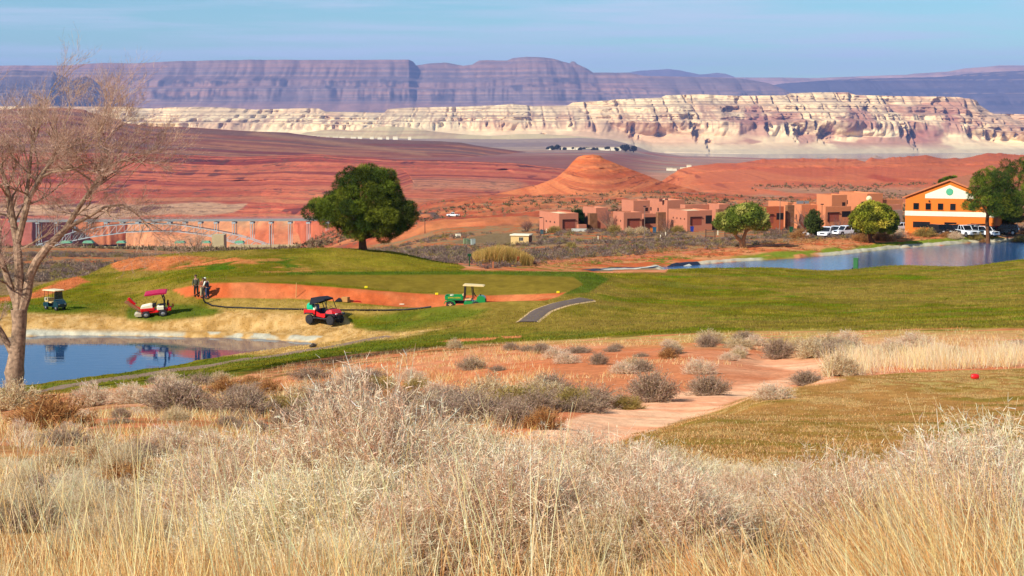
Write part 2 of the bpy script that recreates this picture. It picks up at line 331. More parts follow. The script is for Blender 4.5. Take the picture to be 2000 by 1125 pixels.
# putting surface and its collar
mixc(A(146, 126, 54), zone([(440, 541), (700, 537), (960, 536), (1120, 541), (1140, 556), (1110, 570), (950, 577), (800, 570), (620, 552), (450, 548)], 3, 0) * (GY > 150) * .92)
mixc(A(84, 112, 36), zone([(560, 531), (1150, 530), (1190, 545), (1150, 572), (1100, 575), (1140, 556), (1120, 541), (960, 536), (700, 537), (560, 537)], 2, 0) * (GY > 150) * .8)
# bunker face of raked orange sand
BUNK = [(336, 566), (370, 558), (420, 552), (500, 552), (560, 554), (620, 558), (720, 566), (800, 572), (870, 576), (960, 577), (1040, 575), (1105, 571), (1090, 580), (1000, 604), (870, 604), (790, 600), (700, 592), (600, 584), (480, 583), (400, 583), (360, 578)]
BSD = sdpoly(px + (NF - .5) * 3, py + (NM - .5) * 2, BUNK)
mixc(ramp(A(222, 112, 72), A(232, 138, 98), S3(.3, .7, NM)), S3(1, -1, BSD) * (GY > 147) * (GY < 158))
# mound: raw sand and green tufts
mixc(ramp(A(212, 116, 76), A(224, 146, 104), NF), zone([(200, 512), (240, 500), (330, 500), (450, 503), (520, 512), (460, 516), (420, 520), (330, 526), (240, 530)], 3) * (GY > 150) * S3(.32, .42, NM + NF * .2))
mixc(A(70, 108, 26), zone([(330, 520), (400, 500), (600, 500), (600, 525), (450, 534), (380, 528)], 5) * (GY > 150) * S3(.46, .56, NM) * .85)
mixc(A(206, 142, 92), zone([(480, 500), (600, 498), (620, 532), (520, 534), (460, 520)], 5) * (GY > 150) * S3(.52, .6, NS) * .8)
mixc(ramp(A(214, 118, 80), A(226, 138, 98), NF), zone([(-400, 604), (0, 582), (60, 572), (130, 545), (150, 537), (180, 550), (120, 570), (50, 584), (0, 592), (-400, 620)], 2.5) * (GY > 150) * (GY < 190) * S3(.2, .3, NF + NM * .3))
mixc(A(168, 150, 58), zone([(560, 500), (700, 486), (820, 500), (900, 522), (700, 526)], 8) * (GY > 165) * (GY < 200) * .5)
# scrub plain
pl = S3(205, 216, GY); scr = ramp(A(205, 112, 76), A(176, 140, 112), S3(.42, .56, NM * .6 + NS * .4)); mixc(scr, pl)
mixc(A(150, 138, 118), pl * S3(.5, .62, fbm(GX * .14, GY * .3, 3, 77)) * .7)
mixc(A(200, 158, 104), pl * S3(500, 1100, px) * zone([(850, 530), (1100, 512), (1400, 486), (1700, 465), (1760, 472), (1500, 492), (1200, 512), (1000, 530)], 4) * .5)
# bare brown lot on the left, wash of the lake bank
mixc(ramp(A(142, 114, 92), A(152, 126, 102), NF), zone([(-500, 535), (60, 521), (160, 521), (160, 532), (110, 545), (60, 558), (-500, 575)], 2) * (GY > 185))
mixc(A(160, 128, 112), zone([(-500, 575), (60, 556), (130, 541), (100, 556), (50, 575), (-500, 600)], 3) * (GY > 180) * .8)
mixc(ramp(A(214, 112, 78), A(226, 156, 118), S3(.4, .6, NS)), zone([(880, 532), (940, 517), (1100, 508), (1250, 494), (1400, 487), (1600, 470), (1740, 462), (2000, 448), (2600, 446), (2600, 471), (2000, 470), (1850, 477), (1720, 487), (1500, 508), (1150, 527), (1000, 533)], 2) * (GY > 200))
mixc(A(106, 124, 48), (zone([(1000, 522), (1300, 497), (1380, 500), (1300, 515), (1050, 530)], 3) + zone([(1700, 488), (1800, 476), (1950, 462), (1850, 479), (1740, 488)], 3)) * (GY > 220) * S3(.5, .58, NM * .5 + NF * .5))
mixc(A(136, 150, 58), S3(2.4, 1.0, np.abs(sdpoly(GX, GY, POND2) - 1.8)) * (GY > 250) * S3(1350, 1500, px) * S3(.3, .5, NM))
mixc(ramp(A(140, 118, 98), A(150, 128, 108), NF), zone([(880, 475), (925, 462), (970, 455), (1040, 455), (1050, 470), (1000, 478)], 2, 0) * (GY > 300))
# teeing ground on the right
TEE = [(1050, 960), (1100, 900), (1150, 878), (1250, 843), (1380, 802), (1500, 760), (1650, 733), (1800, 722), (2000, 713), (2700, 705), (2700, 1000), (1500, 940)]
tee = S3(3, -3, sdpoly(wx, py, TEE)) * (GY < 63) * S3(13, 17, GY)
mixc(ramp(A(196, 144, 92), A(172, 138, 74), S3(.4, .62, NM)), tee); mixc(A(112, 120, 40), tee * S3(.6, .72, NS) * .6); mixc(A(220, 180, 128), tee * S3(.46, .6, fbm(GX * 1.5, GY * 1.1, 4, 88)) * .8)
mixc(A(202, 178, 118), tee * S3(.45, .6, NF) * zone([(1700, 745), (1850, 728), (2100, 725), (2100, 765), (1750, 765)], 14) * .8)
# smooth sandy wash beside the tee
WASH = [(990, 858), (1060, 838), (1150, 808), (1250, 780), (1350, 764), (1480, 748), (1640, 722), (1650, 680), (1500, 700), (1480, 712), (1650, 740), (1500, 764), (1400, 800), (1250, 850), (1150, 882), (1040, 874)]
mixc(ramp(A(244, 172, 144, .86), A(248, 196, 172, .86), S3(.35, .65, NS)), zone(WASH, 4) * (GY > 22) * (GY < 90)); mixc(ramp(A(238, 152, 116), A(246, 172, 140), NM), zone([(990, 740), (1150, 700), (1330, 712), (1420, 735), (1260, 758), (1080, 790), (1000, 770)], 8) * (GY > 35) * (GY < 100) * .7)
mixc(A(228, 138, 100), zone([(930, 720), (1100, 690), (1300, 690), (1420, 735), (1250, 760), (1050, 800), (900, 780), (700, 760), (760, 725)], 14) * (GY > 35) * (GY < 100) * .6)
mixc(ramp(A(228, 160, 122), A(238, 188, 150), NF), zone([(1500, 690), (1620, 662), (1800, 655), (2000, 650), (1900, 680), (1700, 700), (1560, 706)], 6) * (GY > 60) * .8)
mixc(A(226, 146, 106), zone([(855, 668), (900, 662), (975, 659), (960, 665), (880, 668)], 1, 0) * (GY > 100))
mixc(A(226, 146, 106), zone([(980, 657), (1020, 656), (1015, 660), (985, 661)], 1, 0) * (GY > 100))
# white evaporite rim on the pond shores
e1 = sdpoly(GX, GY, POND1); mixc(A(214, 212, 210), S3(1.0, .5, np.abs(e1 - .75)) * (GY > 134) * zone([(40, 640), (130, 646), (360, 650), (360, 668), (40, 672)], 6, 0)); mixc(A(206, 206, 206), S3(.8, .3, np.abs(e1 - .6)) * (GY > 132) * (px > 360) * S3(.56, .62, fbm(GX * .5, GY * .5, 2, 97)) * .9)
e2 = sdpoly(GX, GY, POND2); mixc(A(214, 208, 204), S3(.8, .35, np.abs(e2 - .6)) * (GY > 236) * S3(.42, .5, fbm(GX * .1, GY * .1, 2, 61)) * .9)
C *= (.80 + .40 * NF)[..., None]; C *= (1 + (fbm(GX * 1.1, GY * .5, 4, 93) - .5) * .5 * fw)[..., None]
C *= (1 + (fbm(GX * 6, GY * 3, 2, 91) - .5) * .30 * S3(250, 100, GY))[..., None]
CG = C
# rake marks relief in the bunker + gentle lawn relief
me = npmesh('ground', np.stack([GX, GY, GZ], -1).reshape(-1, 3), gridfaces(*GX.shape), C.reshape(-1, 3))
tag(link('ground', me, vcmat('soil_and_turf', spec=0, nscale=9, namt=.16, bump=.5, bscale=14, bdist=.04)), kind='structure', label='sandy ground with turf, bunkers and dry scrub falling away from the hill')

# ---- water
def watermat(name, c, wave, sx, sy, rough=.03):
    m = bpy.data.materials.new(name); m.use_nodes = True; nt = m.node_tree; b = nt.nodes['Principled BSDF']
    b.inputs['Base Color'].default_value = (*c, 1); b.inputs['Roughness'].default_value = rough; b.inputs['Specular IOR Level'].default_value = .5; b.inputs['IOR'].default_value = 1.36
    tc = nt.nodes.new('ShaderNodeTexCoord'); mp = nt.nodes.new('ShaderNodeMapping'); mp.inputs['Scale'].default_value = (sx, sy, 1)
    n = nt.nodes.new('ShaderNodeTexNoise'); n.inputs['Scale'].default_value = 1; n.inputs['Detail'].default_value = 4
    bp = nt.nodes.new('ShaderNodeBump'); bp.inputs['Strength'].default_value = 1; bp.inputs['Distance'].default_value = wave
    nt.links.new(tc.outputs['Object'], mp.inputs['Vector']); nt.links.new(mp.outputs['Vector'], n.inputs['Vector'])
    nt.links.new(n.outputs['Fac'], bp.inputs['Height']); nt.links.new(bp.outputs['Normal'], b.inputs['Normal'])
    return m
def sheet(name, x0, x1, y0, y1, z, m):
    me = bpy.data.meshes.new(name); me.from_pydata([(x0, y0, z), (x1, y0, z), (x1, y1, z), (x0, y1, z)], [], [(0, 1, 2, 3)])
    return tag(link(name, me, m), kind='structure')
def wsheet(name, poly, z, m):
    # the water sheet reaches a little past its shoreline, under the banks
    cx = sum(p[0] for p in poly) / len(poly); pts = []
    n = len(poly)
    ar = sum(poly[i][0] * poly[(i + 1) % n][1] - poly[(i + 1) % n][0] * poly[i][1] for i in range(n))
    for i in range(n):
        a, b, c = Vector(poly[i - 1]), Vector(poly[i]), Vector(poly[(i + 1) % n])
        d = ((b - a).normalized() + (c - b).normalized()).normalized(); nr = Vector((d.y, -d.x)) * (1 if ar > 0 else -1)
        q = b + nr * 1.0; pts.append((q.x, q.y, z))
    me = bpy.data.meshes.new(name); me.from_pydata(pts, [], [tuple(range(n))])
    bm = bmesh.new(); bm.from_mesh(me); bmesh.ops.triangulate(bm, faces=bm.faces); bm.to_mesh(me); bm.free()
    return tag(link(name, me, m), kind='structure')
wsheet('water', POND1, ZP1, watermat('pond_water', (.010, .045, .12), .007, .6, 1.4)).__setitem__('label', 'still blue water of the near pond')
wsheet('water', POND2, ZP2, watermat('far_pond_water', (.02, .08, .20), .05, .9, 2.2, .10)).__setitem__('label', 'rippled blue water of the far pond')

# ---- paved paths: ribbons laid on the ground
def ribbon(name, pts, width, m, lift=.03, label=None, edge=None):
    """pts: map points of the centre line"""
    pts = [Vector(p[:2]) for p in pts]; dense = []
    for i in range(len(pts) - 1):
        p0 = pts[max(0, i - 1)]; p1 = pts[i]; p2 = pts[i + 1]; p3 = pts[min(len(pts) - 1, i + 2)]
        n = max(3, int((p2 - p1).length / .6))
        for k in range(n):
            t = k / n; dense.append(.5 * ((2 * p1) + (p2 - p0) * t + (2 * p0 - 5 * p1 + 4 * p2 - p3) * t * t + (3 * p1 - p0 - 3 * p2 + p3) * t**3))
    dense.append(pts[-1]); co = []; nw = 7
    for i, p in enumerate(dense):
        q = dense[min(i + 1, len(dense) - 1)] - dense[max(i - 1, 0)]; nrm = Vector((-q.y, q.x)).normalized()
        wd = width if not callable(width) else width(i / (len(dense) - 1))
        for k in range(nw):
            s = (k / (nw - 1) - .5) * wd; x = p.x + nrm.x * s; y = p.y + nrm.y * s
            co.append((x, y, float(gz(x, y)) + lift * (1 if 0 < k < nw - 1 else -.6)))
    me = npmesh(name, np.array(co), gridfaces(len(dense), nw)); o = link(name, me, m)
    return tag(o, label, kind='structure')
# ------------------------------------------------------------------ FAR TERRAIN
def fn(v): return v if callable(v) else (PL(v) if isinstance(v, list) else (lambda x: np.full(np.shape(x), float(v))))
LAST = {}
def layer(name, D0, D1, top, base, xr, nx, ns, prof, disp, color, label, m, back=1.25, kind='structure', dz=None):
    D0, D1, top, base = fn(D0), fn(D1), fn(top), fn(base)
    px = np.linspace(xr[0], xr[1], nx)[None, :]; s = np.linspace(0, 1, ns)[:, None]
    yb, yt = base(px), top(px); ys = sum(top(px + q) for q in (-36, -24, -12, 0, 12, 24, 36)) / 7; PY = yb + (ys - yb) * s + (yt - ys) * S3(.9, 1, s); PX = px + 0 * s; S = s + 0 * px
    D = D0(px) + (D1(px) - D0(px)) * prof(S, PX)
    x, y, z = P(PX, PY, D)
    y2 = y + disp(x, z, S, PX, PY)
    if dz is not None: z = z + dz(x, y2, S, PX)
    c = color(PX, PY, S, x, y2, z)
    # close the landform behind its skyline
    xb = x[-1:] * back; y_b = y2[-1:] * back; zb = z[-1:] * 1.0
    x = np.concatenate([x, xb]); y2 = np.concatenate([y2, y_b]); z = np.concatenate([z, zb - (y2[-1:] - y2[-2:-1]) * .04]); c = np.concatenate([c, c[-1:]])
    x = np.concatenate([x[:1], x]); y2 = np.concatenate([y2[:1], y2]); z = np.concatenate([z[:1] - D0(px) * .012, z]); c = np.concatenate([c[:1], c])
    LAST[name + str(len(LAST))] = (x, y2, z)
    me = npmesh(name, np.stack([x, y2, z], -1).reshape(-1, 3), gridfaces(ns + 2, nx), c.reshape(-1, 3))
    return tag(link(name, me, m), label, kind=kind)
def cmix(c0, c1, t): t = np.clip(t, 0, 1)[..., None]; return np.asarray(c0) * (1 - t) + np.asarray(c1) * t
def soft(pts, w): # polygon mask in sight coordinates
    return lambda px, py: S3(w, -w, sdpoly(px, py, pts))
def stair(levels):
    """s -> set-back: steep cliffs between gentle benches; levels = [(s, setback)]"""
    xs = [a for a, b in levels]; ys = [b for a, b in levels]
    return lambda S, PX: np.interp(S, xs, ys)
rockfar = vcmat('layered_far_rock', nscale=.02, namt=.06)
rockmid = vcmat('layered_red_rock', nscale=.12, namt=.16, bump=.6, bscale=.25, bdist=1.5)

# purple mesas ------------------------------------------------------
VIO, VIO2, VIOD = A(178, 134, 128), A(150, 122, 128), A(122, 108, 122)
def mesa_disp(a, lam, sd):
    def f(x, z, S, PX, PY):
        cl = S3(.15, .3, S) * S3(1.02, .75, S)
        r = rdg(x / lam + z / lam * .25, z / lam * .15, 4, sd) - .6
        f2 = rdg(x / (lam * .16), z / (lam * .8), 3, sd + 3) - .6
        t = rdg(x / (lam * .35) - (1 - S) * .8, S * .5, 3, sd + 7) - .6
        return a * (r * 1.5 + .55 * f2 * cl + .9 * t * (1 - cl) + .5 * (rdg(x / (lam * .3) + z / lam, z / lam, 3, sd + 31) - .6))
    return f
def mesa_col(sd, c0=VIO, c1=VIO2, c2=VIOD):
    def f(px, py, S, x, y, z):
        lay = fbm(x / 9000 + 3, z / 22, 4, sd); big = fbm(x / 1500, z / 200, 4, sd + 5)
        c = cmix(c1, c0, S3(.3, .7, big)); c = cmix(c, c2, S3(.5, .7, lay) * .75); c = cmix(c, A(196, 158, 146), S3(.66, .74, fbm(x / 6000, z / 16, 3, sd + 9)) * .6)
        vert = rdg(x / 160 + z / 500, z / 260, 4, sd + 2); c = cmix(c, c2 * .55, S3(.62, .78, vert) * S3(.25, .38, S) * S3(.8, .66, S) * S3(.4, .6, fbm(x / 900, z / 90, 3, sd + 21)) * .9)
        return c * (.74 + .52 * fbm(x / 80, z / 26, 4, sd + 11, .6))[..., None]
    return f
tp = [(-900, 130), (0, 128), (120, 128), (200, 123), (260, 123), (350, 120), (400, 119), (500, 118), (800, 117), (808, 121), (813, 128), (840, 124), (870, 122), (905, 128), (922, 126), (935, 118), (950, 117), (990, 118), (1002, 113), (1030, 111), (1060, 112), (1080, 114), (1105, 121), (1114, 123), (1117, 119), (1124, 119.5), (1127, 124), (1150, 134), (1160, 141), (1230, 141), (1260, 148), (1320, 149), (1450, 153), (1500, 162), (1560, 186)]
ms = stair([(0, 0), (.3, .42), (.36, .45), (.52, .5), (.56, .62), (.66, .66), (.72, .8), (.9, .92), (1, 1)])
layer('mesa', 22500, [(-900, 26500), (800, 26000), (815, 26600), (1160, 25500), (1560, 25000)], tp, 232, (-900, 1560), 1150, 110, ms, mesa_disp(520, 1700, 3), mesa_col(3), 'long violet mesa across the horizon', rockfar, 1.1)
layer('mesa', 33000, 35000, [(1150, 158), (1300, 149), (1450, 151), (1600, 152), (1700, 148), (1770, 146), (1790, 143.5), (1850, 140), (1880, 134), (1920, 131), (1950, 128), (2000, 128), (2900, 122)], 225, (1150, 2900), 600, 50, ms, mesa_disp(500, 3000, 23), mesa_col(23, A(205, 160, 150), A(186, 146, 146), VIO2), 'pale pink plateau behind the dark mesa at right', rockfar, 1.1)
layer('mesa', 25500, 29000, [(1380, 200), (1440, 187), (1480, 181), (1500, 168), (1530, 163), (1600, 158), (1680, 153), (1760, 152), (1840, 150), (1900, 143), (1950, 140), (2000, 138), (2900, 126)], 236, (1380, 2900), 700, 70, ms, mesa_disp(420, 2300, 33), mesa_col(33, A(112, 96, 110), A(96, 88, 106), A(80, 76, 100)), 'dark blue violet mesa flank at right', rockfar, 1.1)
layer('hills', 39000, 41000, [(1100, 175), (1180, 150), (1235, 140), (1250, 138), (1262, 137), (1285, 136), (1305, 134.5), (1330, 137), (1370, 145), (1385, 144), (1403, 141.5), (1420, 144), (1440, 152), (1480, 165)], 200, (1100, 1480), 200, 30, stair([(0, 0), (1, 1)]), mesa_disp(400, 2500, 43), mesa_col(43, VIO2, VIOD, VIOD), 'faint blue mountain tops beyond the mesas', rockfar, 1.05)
layer('mesa', [(-900, 18500), (100, 19500), (260, 22500)], [(-900, 19500), (100, 21500), (260, 23500)], [(-900, 160), (-100, 148), (0, 141), (20, 136), (70, 139), (108, 141), (125, 150), (140, 156), (150, 151), (168, 149), (182, 154), (196, 168), (212, 182), (240, 200), (270, 222)], 235, (-900, 270), 500, 70, ms, mesa_disp(350, 1300, 53), mesa_col(53, A(130, 108, 118), A(112, 98, 112), A(96, 88, 104)), 'bluff with painted shade standing before the long mesa at left', rockfar, 1.03)  # darker rock palette puts the bluff's shade into its colour

# cream cliffs ------------------------------------------------------
CR, CR2, PK, PK2, CRD = A(250, 224, 192, .86), A(240, 208, 178, .86), A(214, 158, 138), A(196, 134, 122), A(176, 140, 124)
ctop = [(-900, 206), (250, 208), (290, 212), (340, 210), (400, 209), (440, 210), (500, 214), (600, 211), (625, 212), (640, 218), (700, 219), (750, 220), (755, 213), (800, 210), (900, 208), (960, 206), (1000, 203), (1040, 207), (1110, 206), (1120, 200), (1190, 196), (1200, 194), (1290, 191), (1300, 186), (1370, 184), (1440, 187), (1540, 186), (1545, 182), (1600, 180), (1670, 180), (1680, 185), (1760, 187), (1880, 189), (1920, 196), (1935, 213), (1950, 222), (2000, 223), (2100, 226), (2900, 224)]
cst = stair([(0, 0), (.18, .34), (.3, .42), (.55, .47), (.58, .6), (.68, .63), (.72, .76), (.82, .8), (.86, .92), (1, 1)])
NOTCH = [(892, 222, 16, 26), (1242, 268, 14, 26), (1362, 262, 12, 22), (1352, 228, 12, 16), (1612, 262, 20, 26), (1788, 270, 10, 30), (1803, 272, 8, 26), (1385, 280, 10, 20), (1540, 255, 8, 14), (1562, 262, 26, 20), (770, 262, 10, 16), (640, 232, 18, 10), (1063, 266, 10, 10), (1092, 268, 8, 5), (1968, 262, 6, 16), (1772, 258, 12, 14), (1500, 250, 10, 14), (1700, 212, 18, 14), (1430, 215, 30, 12)]
def cdisp(x, z, S, PX, PY):
    big = (rdg(x / 1000 + z / 500, z / 900, 2, 101) - .55) * 560
    fl = (rdg(x / 300 - z / 500, z / 400, 4, 102) - .55) * 170 * S3(.12, .3, S)
    col_ = (fbm(x / 60, z / 220, 3, 103) - .5) * 60 * S3(.2, .4, S)
    ledge = (fbm(x / 500, z / 9, 3, 104) - .5) * 30 * S3(.45, .6, S) * fbm(x / 300, z / 90, 2, 140) * 2
    n = 0
    for a, b, wx_, wy_ in NOTCH:
        n = n + 210 * S3(1, .1, np.sqrt(((PX - a - (PY - b) * .25) / wx_ / .8) ** 2 + ((PY - b) / wy_) ** 2) + (fbm(PX / 5, PY / 9, 3, 9) - .5) * 1.3)
    # big smooth buttress with an alcove face
    crk = 100 * S3(.80, .93, rdg(x / 190 + z / 1500, z / 700, 2, 106)) * S3(.2, .35, S) * S3(.3, .6, fbm(x / 400, z / 120, 2, 107)) + 70 * S3(.8, .92, rdg(x / 55, z / 300, 2, 108)) * S3(.35, .5, S)
    blk_ = (np.floor(fbm(x / 120, z / 30, 2, 109) * 6) / 6 - .5) * 60 * S3(.5, .6, S)
    return big + fl + col_ + ledge + n * .5 + crk + blk_
def ccol(px, py, S, x, y, z):
    c = cmix(CR2, CR, S3(.3, .7, fbm(x / 400, z / 40, 4, 111)))
    c = cmix(c, PK, S3(.46, .66, fbm(x / 420 + 5, z / 120, 4, 112)) * .6)
    c = cmix(c, PK2, S3(.6, .7, fbm(x / 260, z / 60, 4, 113)) * S3(1300, 1450, px) * .8)
    lay = fbm(x / 3500, z / 5.5, 4, 114); c = cmix(c, CRD, S3(.55, .72, lay) * S3(.35, .6, S) * .75)
    c = cmix(c, CRD * .8, S3(.7, .8, fbm(x / 900, z / 3.2, 2, 118)) * S3(.4, .6, S) * .6)
    vs = rdg(x / 34, z / 160, 3, 115); c = cmix(c, PK2 * .75, S3(.72, .84, vs) * S3(.3, .4, S) * S3(.95, .7, S) * .55)
    for pts in ([(1850, 265), (1862, 236), (1876, 213), (1892, 232), (1905, 262), (1870, 262)], [(1800, 280), (1806, 252), (1850, 245), (1862, 268), (1820, 282)], [(1905, 260), (1915, 245), (1932, 240), (1936, 250), (1915, 262)], [(1560, 285), (1562, 258), (1600, 262), (1590, 280)], [(1440, 262), (1455, 215), (1480, 200), (1500, 230), (1500, 268)], [(1610, 275), (1615, 240), (1632, 245), (1635, 272)], [(1650, 260), (1655, 210), (1700, 212), (1720, 250)]):
        c = cmix(c, A(186, 122, 116), soft(pts, 5)(px + (fbm(px * .2, py * .2, 2, 5) - .5) * 14, py) * .75)
    c = cmix(c, A(206, 168, 152), soft([(1240, 301), (2900, 302), (2900, 297), (1500, 291), (1300, 293)], 2)(px, py) * .7)
    c = cmix(c, A(238, 224, 200), S3(.2, .05, S) * .6)
    c = cmix(c, CRD * .75, S3(.74, .86, rdg(x / 70 + z / 200, z / 90, 4, 119)) * S3(.25, .4, S) * .55)
    return c * (.86 + .30 * fbm(x / 22, z / 9, 4, 116))[..., None]
layer('cliffs', 9650, [(-900, 11800), (1100, 11200), (1950, 10700), (2900, 10700)], ctop, [(-900, 276), (800, 276), (1100, 278), (1240, 290), (1280, 299), (1500, 300.5), (2900, 300.5)], (-900, 2900), 1900, 150, cst, cdisp, ccol, 'cream and pink sandstone cliffs rising over the far lake shore', rockfar, 1.08)
# lower pale domes in front of the cliffs on the left
layer('hills', 8600, 9300, [(200, 268), (280, 256), (330, 250), (420, 262), (500, 262), (570, 266), (600, 258), (650, 252), (690, 256), (720, 250), (760, 246), (800, 250), (840, 256), (900, 262), (960, 266), (1010, 262), (1060, 262), (1140, 267), (1200, 275)], 282, (200, 1200), 700, 40, stair([(0, 0), (1, 1)]), lambda x, z, S, PX, PY: (rdg(x / 160, z / 400, 4, 121) - .55) * 160 + (fbm(x / 40, z / 60, 3, 122) - .5) * 30, lambda px, py, S, x, y, z: cmix(A(232, 208, 172), A(206, 166, 142), S3(.5, .7, fbm(x / 300, z / 14, 3, 123)) * .7) * (.93 + .14 * fbm(x / 30, z / 10, 3, 124))[..., None], 'low pale slickrock domes below the cream cliffs', rockfar, 1.02)
sheet('lake', -2500, 9500, 6500, 10400, -233.5, watermat('lake_water', (.05, .09, .14), .3, .05, .05, .12)).__setitem__('label', 'calm lake surface mirroring the cream cliffs')
sheet('terrain', -30000, 30000, 480, 46000, -262, rockmid).__setitem__('label', 'low red canyon floor under everything')

# grey-purple flat with the far town ---------------------------------
def bencol(px, py, S, x, y, z):
    c = cmix(A(160, 132, 132), A(198, 168, 152), S3(.4, .62, fbm(x / 700, y / 300, 4, 131)))
    c = cmix(c, A(176, 112, 106), S3(.52, .64, fbm(x / 500 + 9, y / 260, 3, 132)) * S3(292, 300, py))
    c = cmix(c, A(206, 150, 132), S3(302, 312, py) * S3(.4, .6, fbm(x / 300, y / 90, 3, 133)) * .8)
    c = cmix(c, A(146, 84, 84), S3(296, 308, py + (fbm(x / 300, y / 300, 3, 136) - .5) * 12) * S3(1330, 1200, px) * .85)
    c = cmix(c, A(160, 140, 150), S3(300, 286, py) * .5)
    return c * (.75 + .5 * fbm(x / 30, y / 25, 4, 134, .6))[..., None]
layer('terrain', 3400, [(500, 8900), (1130, 8900), (1400, 7900), (2900, 7700)], [(500, 268), (860, 271), (1000, 272), (1130, 269), (1190, 272), (1235, 283), (1270, 296), (1330, 304), (1500, 309), (1700, 309), (1710, 303), (1725, 309), (2900, 309)], 345, (500, 2900), 900, 110, lambda S, PX: S ** 2.2, lambda x, z, S, PX, PY: 0 * x, bencol, 'grey purple flats around the far town', rockfar, 1.005, dz=lambda x, y, S, PX: (fbm(x / 500, y / 500, 4, 135) - .5) * 12 * (1 - S))

# left ridge ---------------------------------------------------------
RD, RD2, RD3, PCH = A(186, 92, 74), A(160, 76, 70), A(150, 100, 84), A(224, 140, 108)
def ridcol(px, py, S, x, y, z):
    z = S * 190 + (fbm(x / 700, S * 3, 3, 140) - .5) * 40
    c = cmix(A(154, 92, 82), A(176, 108, 88), S3(.35, .65, fbm(x / 260, z / 22, 4, 141)))
    c = cmix(c, A(150, 116, 108), S3(.5, .62, fbm(x / 900 + 4, z / 12, 3, 142)) * .8)
    c = cmix(c, A(214, 150, 112), S3(.56, .64, fbm(x / 600 - 4, (z + x * .03) / 6, 3, 143)) * .8)
    c = cmix(c, RD2, S3(.5, .6, fbm(x / 700, z / 7, 3, 145)) * S3(285, 300, py) * .7)
    c = cmix(c, A(206, 158, 122), soft([(480, 262), (620, 280), (840, 306), (830, 300), (640, 275), (500, 258)], 3)(px, py) * .8)
    return c * (.52 + .42 * fbm(x / 20, z / 3, 4, 144, .65))[..., None] * np.array([1, .9, .95])
layer('hills', 3600, [(-900, 4300), (500, 5200), (1150, 5600)], [(-900, 205), (-100, 210), (0, 214), (60, 211), (120, 211), (160, 214), (200, 226), (240, 240), (290, 247), (350, 248), (420, 252), (500, 257), (560, 259), (620, 268), (700, 272), (780, 274), (860, 276), (900, 279), (940, 287), (1000, 294), (1060, 301), (1110, 312), (1150, 326)], 345, (-900, 1150), 1050, 90, lambda S, PX: S, lambda x, z, S, PX, PY: (rdg(x / 420, z / 300, 4, 151) - .55) * 220 + (fbm(x / 90, z / 40, 3, 152) - .5) * 60 + (fbm(x / 500, z / 5, 3, 153) - .5) * 60, ridcol, 'long brown red ridge left of the lake', rockmid, 1.02)

# red terraced canyon rim ---------------------------------------------
def redcol(px, py, S, x, y, z):
    zz = S * 150 + (fbm(x / 500, S * 3, 3, 160) - .5) * 22; z = zz
    c = cmix(A(204, 100, 80), A(234, 134, 102), S3(.35, .65, fbm(x / 500, zz / 5, 4, 161)))
    c = cmix(c, A(226, 146, 110), S3(.5, .68, fbm(x / 260 + 4, zz / 7, 4, 162)) * S3(352, 385, py))
    c = cmix(c, A(150, 60, 60), S3(.56, .66, fbm(x / 600 + 9, zz / 3, 3, 163)) * .8 * S3(400, 340, py))
    c = cmix(c, A(232, 196, 170), soft([(-600, 398), (60, 402), (170, 401), (300, 398), (400, 398), (470, 402), (460, 410), (440, 420), (360, 424), (60, 426), (-600, 426)], 3)(px, py + (fbm(x / 60, z / 30, 3, 7) - .5) * 12) * .85)
    c = cmix(c, A(226, 168, 140), soft([(800, 348), (1000, 348), (1030, 360), (980, 372), (800, 372)], 6)(px, py + (fbm(x / 80, z / 20, 3, 8) - .5) * 16) * .6)
    c = cmix(c, A(96, 44, 60), S3(.70, .78, rdg(x / 50, zz / 60, 3, 164)) * S3(.6, .7, fbm(x / 90, zz / 6, 3, 165)) * .8)
    c = cmix(c, A(110, 50, 58), S3(.66, .72, fbm(x / 700, zz / 2.4, 3, 167)) * S3(.45, .55, fbm(x / 120, zz / 40, 2, 168)) * .7)
    c = cmix(c, A(120, 96, 84), S3(.60, .70, fbm(x / 14, zz / 1.6, 4, 169, .65)) * S3(.4, .55, fbm(x / 300, zz / 12, 2, 179)) * .7)
    return c * (.60 + .50 * fbm(x / 12, zz / 2.2, 4, 166, .65))[..., None] * np.array([1, .92, .92])
rst = stair([(0, 0), (.1, .04), (.16, .12), (.24, .17), (.4, .36), (.44, .385), (.62, .61), (.66, .635), (.84, .84), (.88, .865), (1, 1)])
rdisp = lambda x, z, S, PX, PY: (rdg(x / 260, z / 200, 4, 171) - .55) * 150 + (fbm(x / 40, z / 30, 4, 172) - .5) * 50 + (fbm(x / 160, z / 3, 3, 173) - .5) * 26 + 160 * S3(1, 0, np.hypot((PX - 790 - (PY - 350) * .5) / 14, (PY - 352) / 26)) + 110 * S3(1, 0, np.hypot((PX - 985 - (PY - 335) * .4) / 24, (PY - 336) / 9))
layer('hills', [(-900, 2500), (500, 2400), (760, 1600), (1200, 1500)], [(-900, 3500), (1200, 3500)], [(-900, 300), (280, 300), (450, 306), (620, 303), (800, 312), (1000, 318), (1100, 330), (1200, 345)], [(-900, 440), (500, 438), (660, 440), (800, 432), (1200, 430)], (-900, 1200), 1200, 150, rst, rdisp, redcol, 'red terraced slickrock across the canyon', rockmid, 1.02)
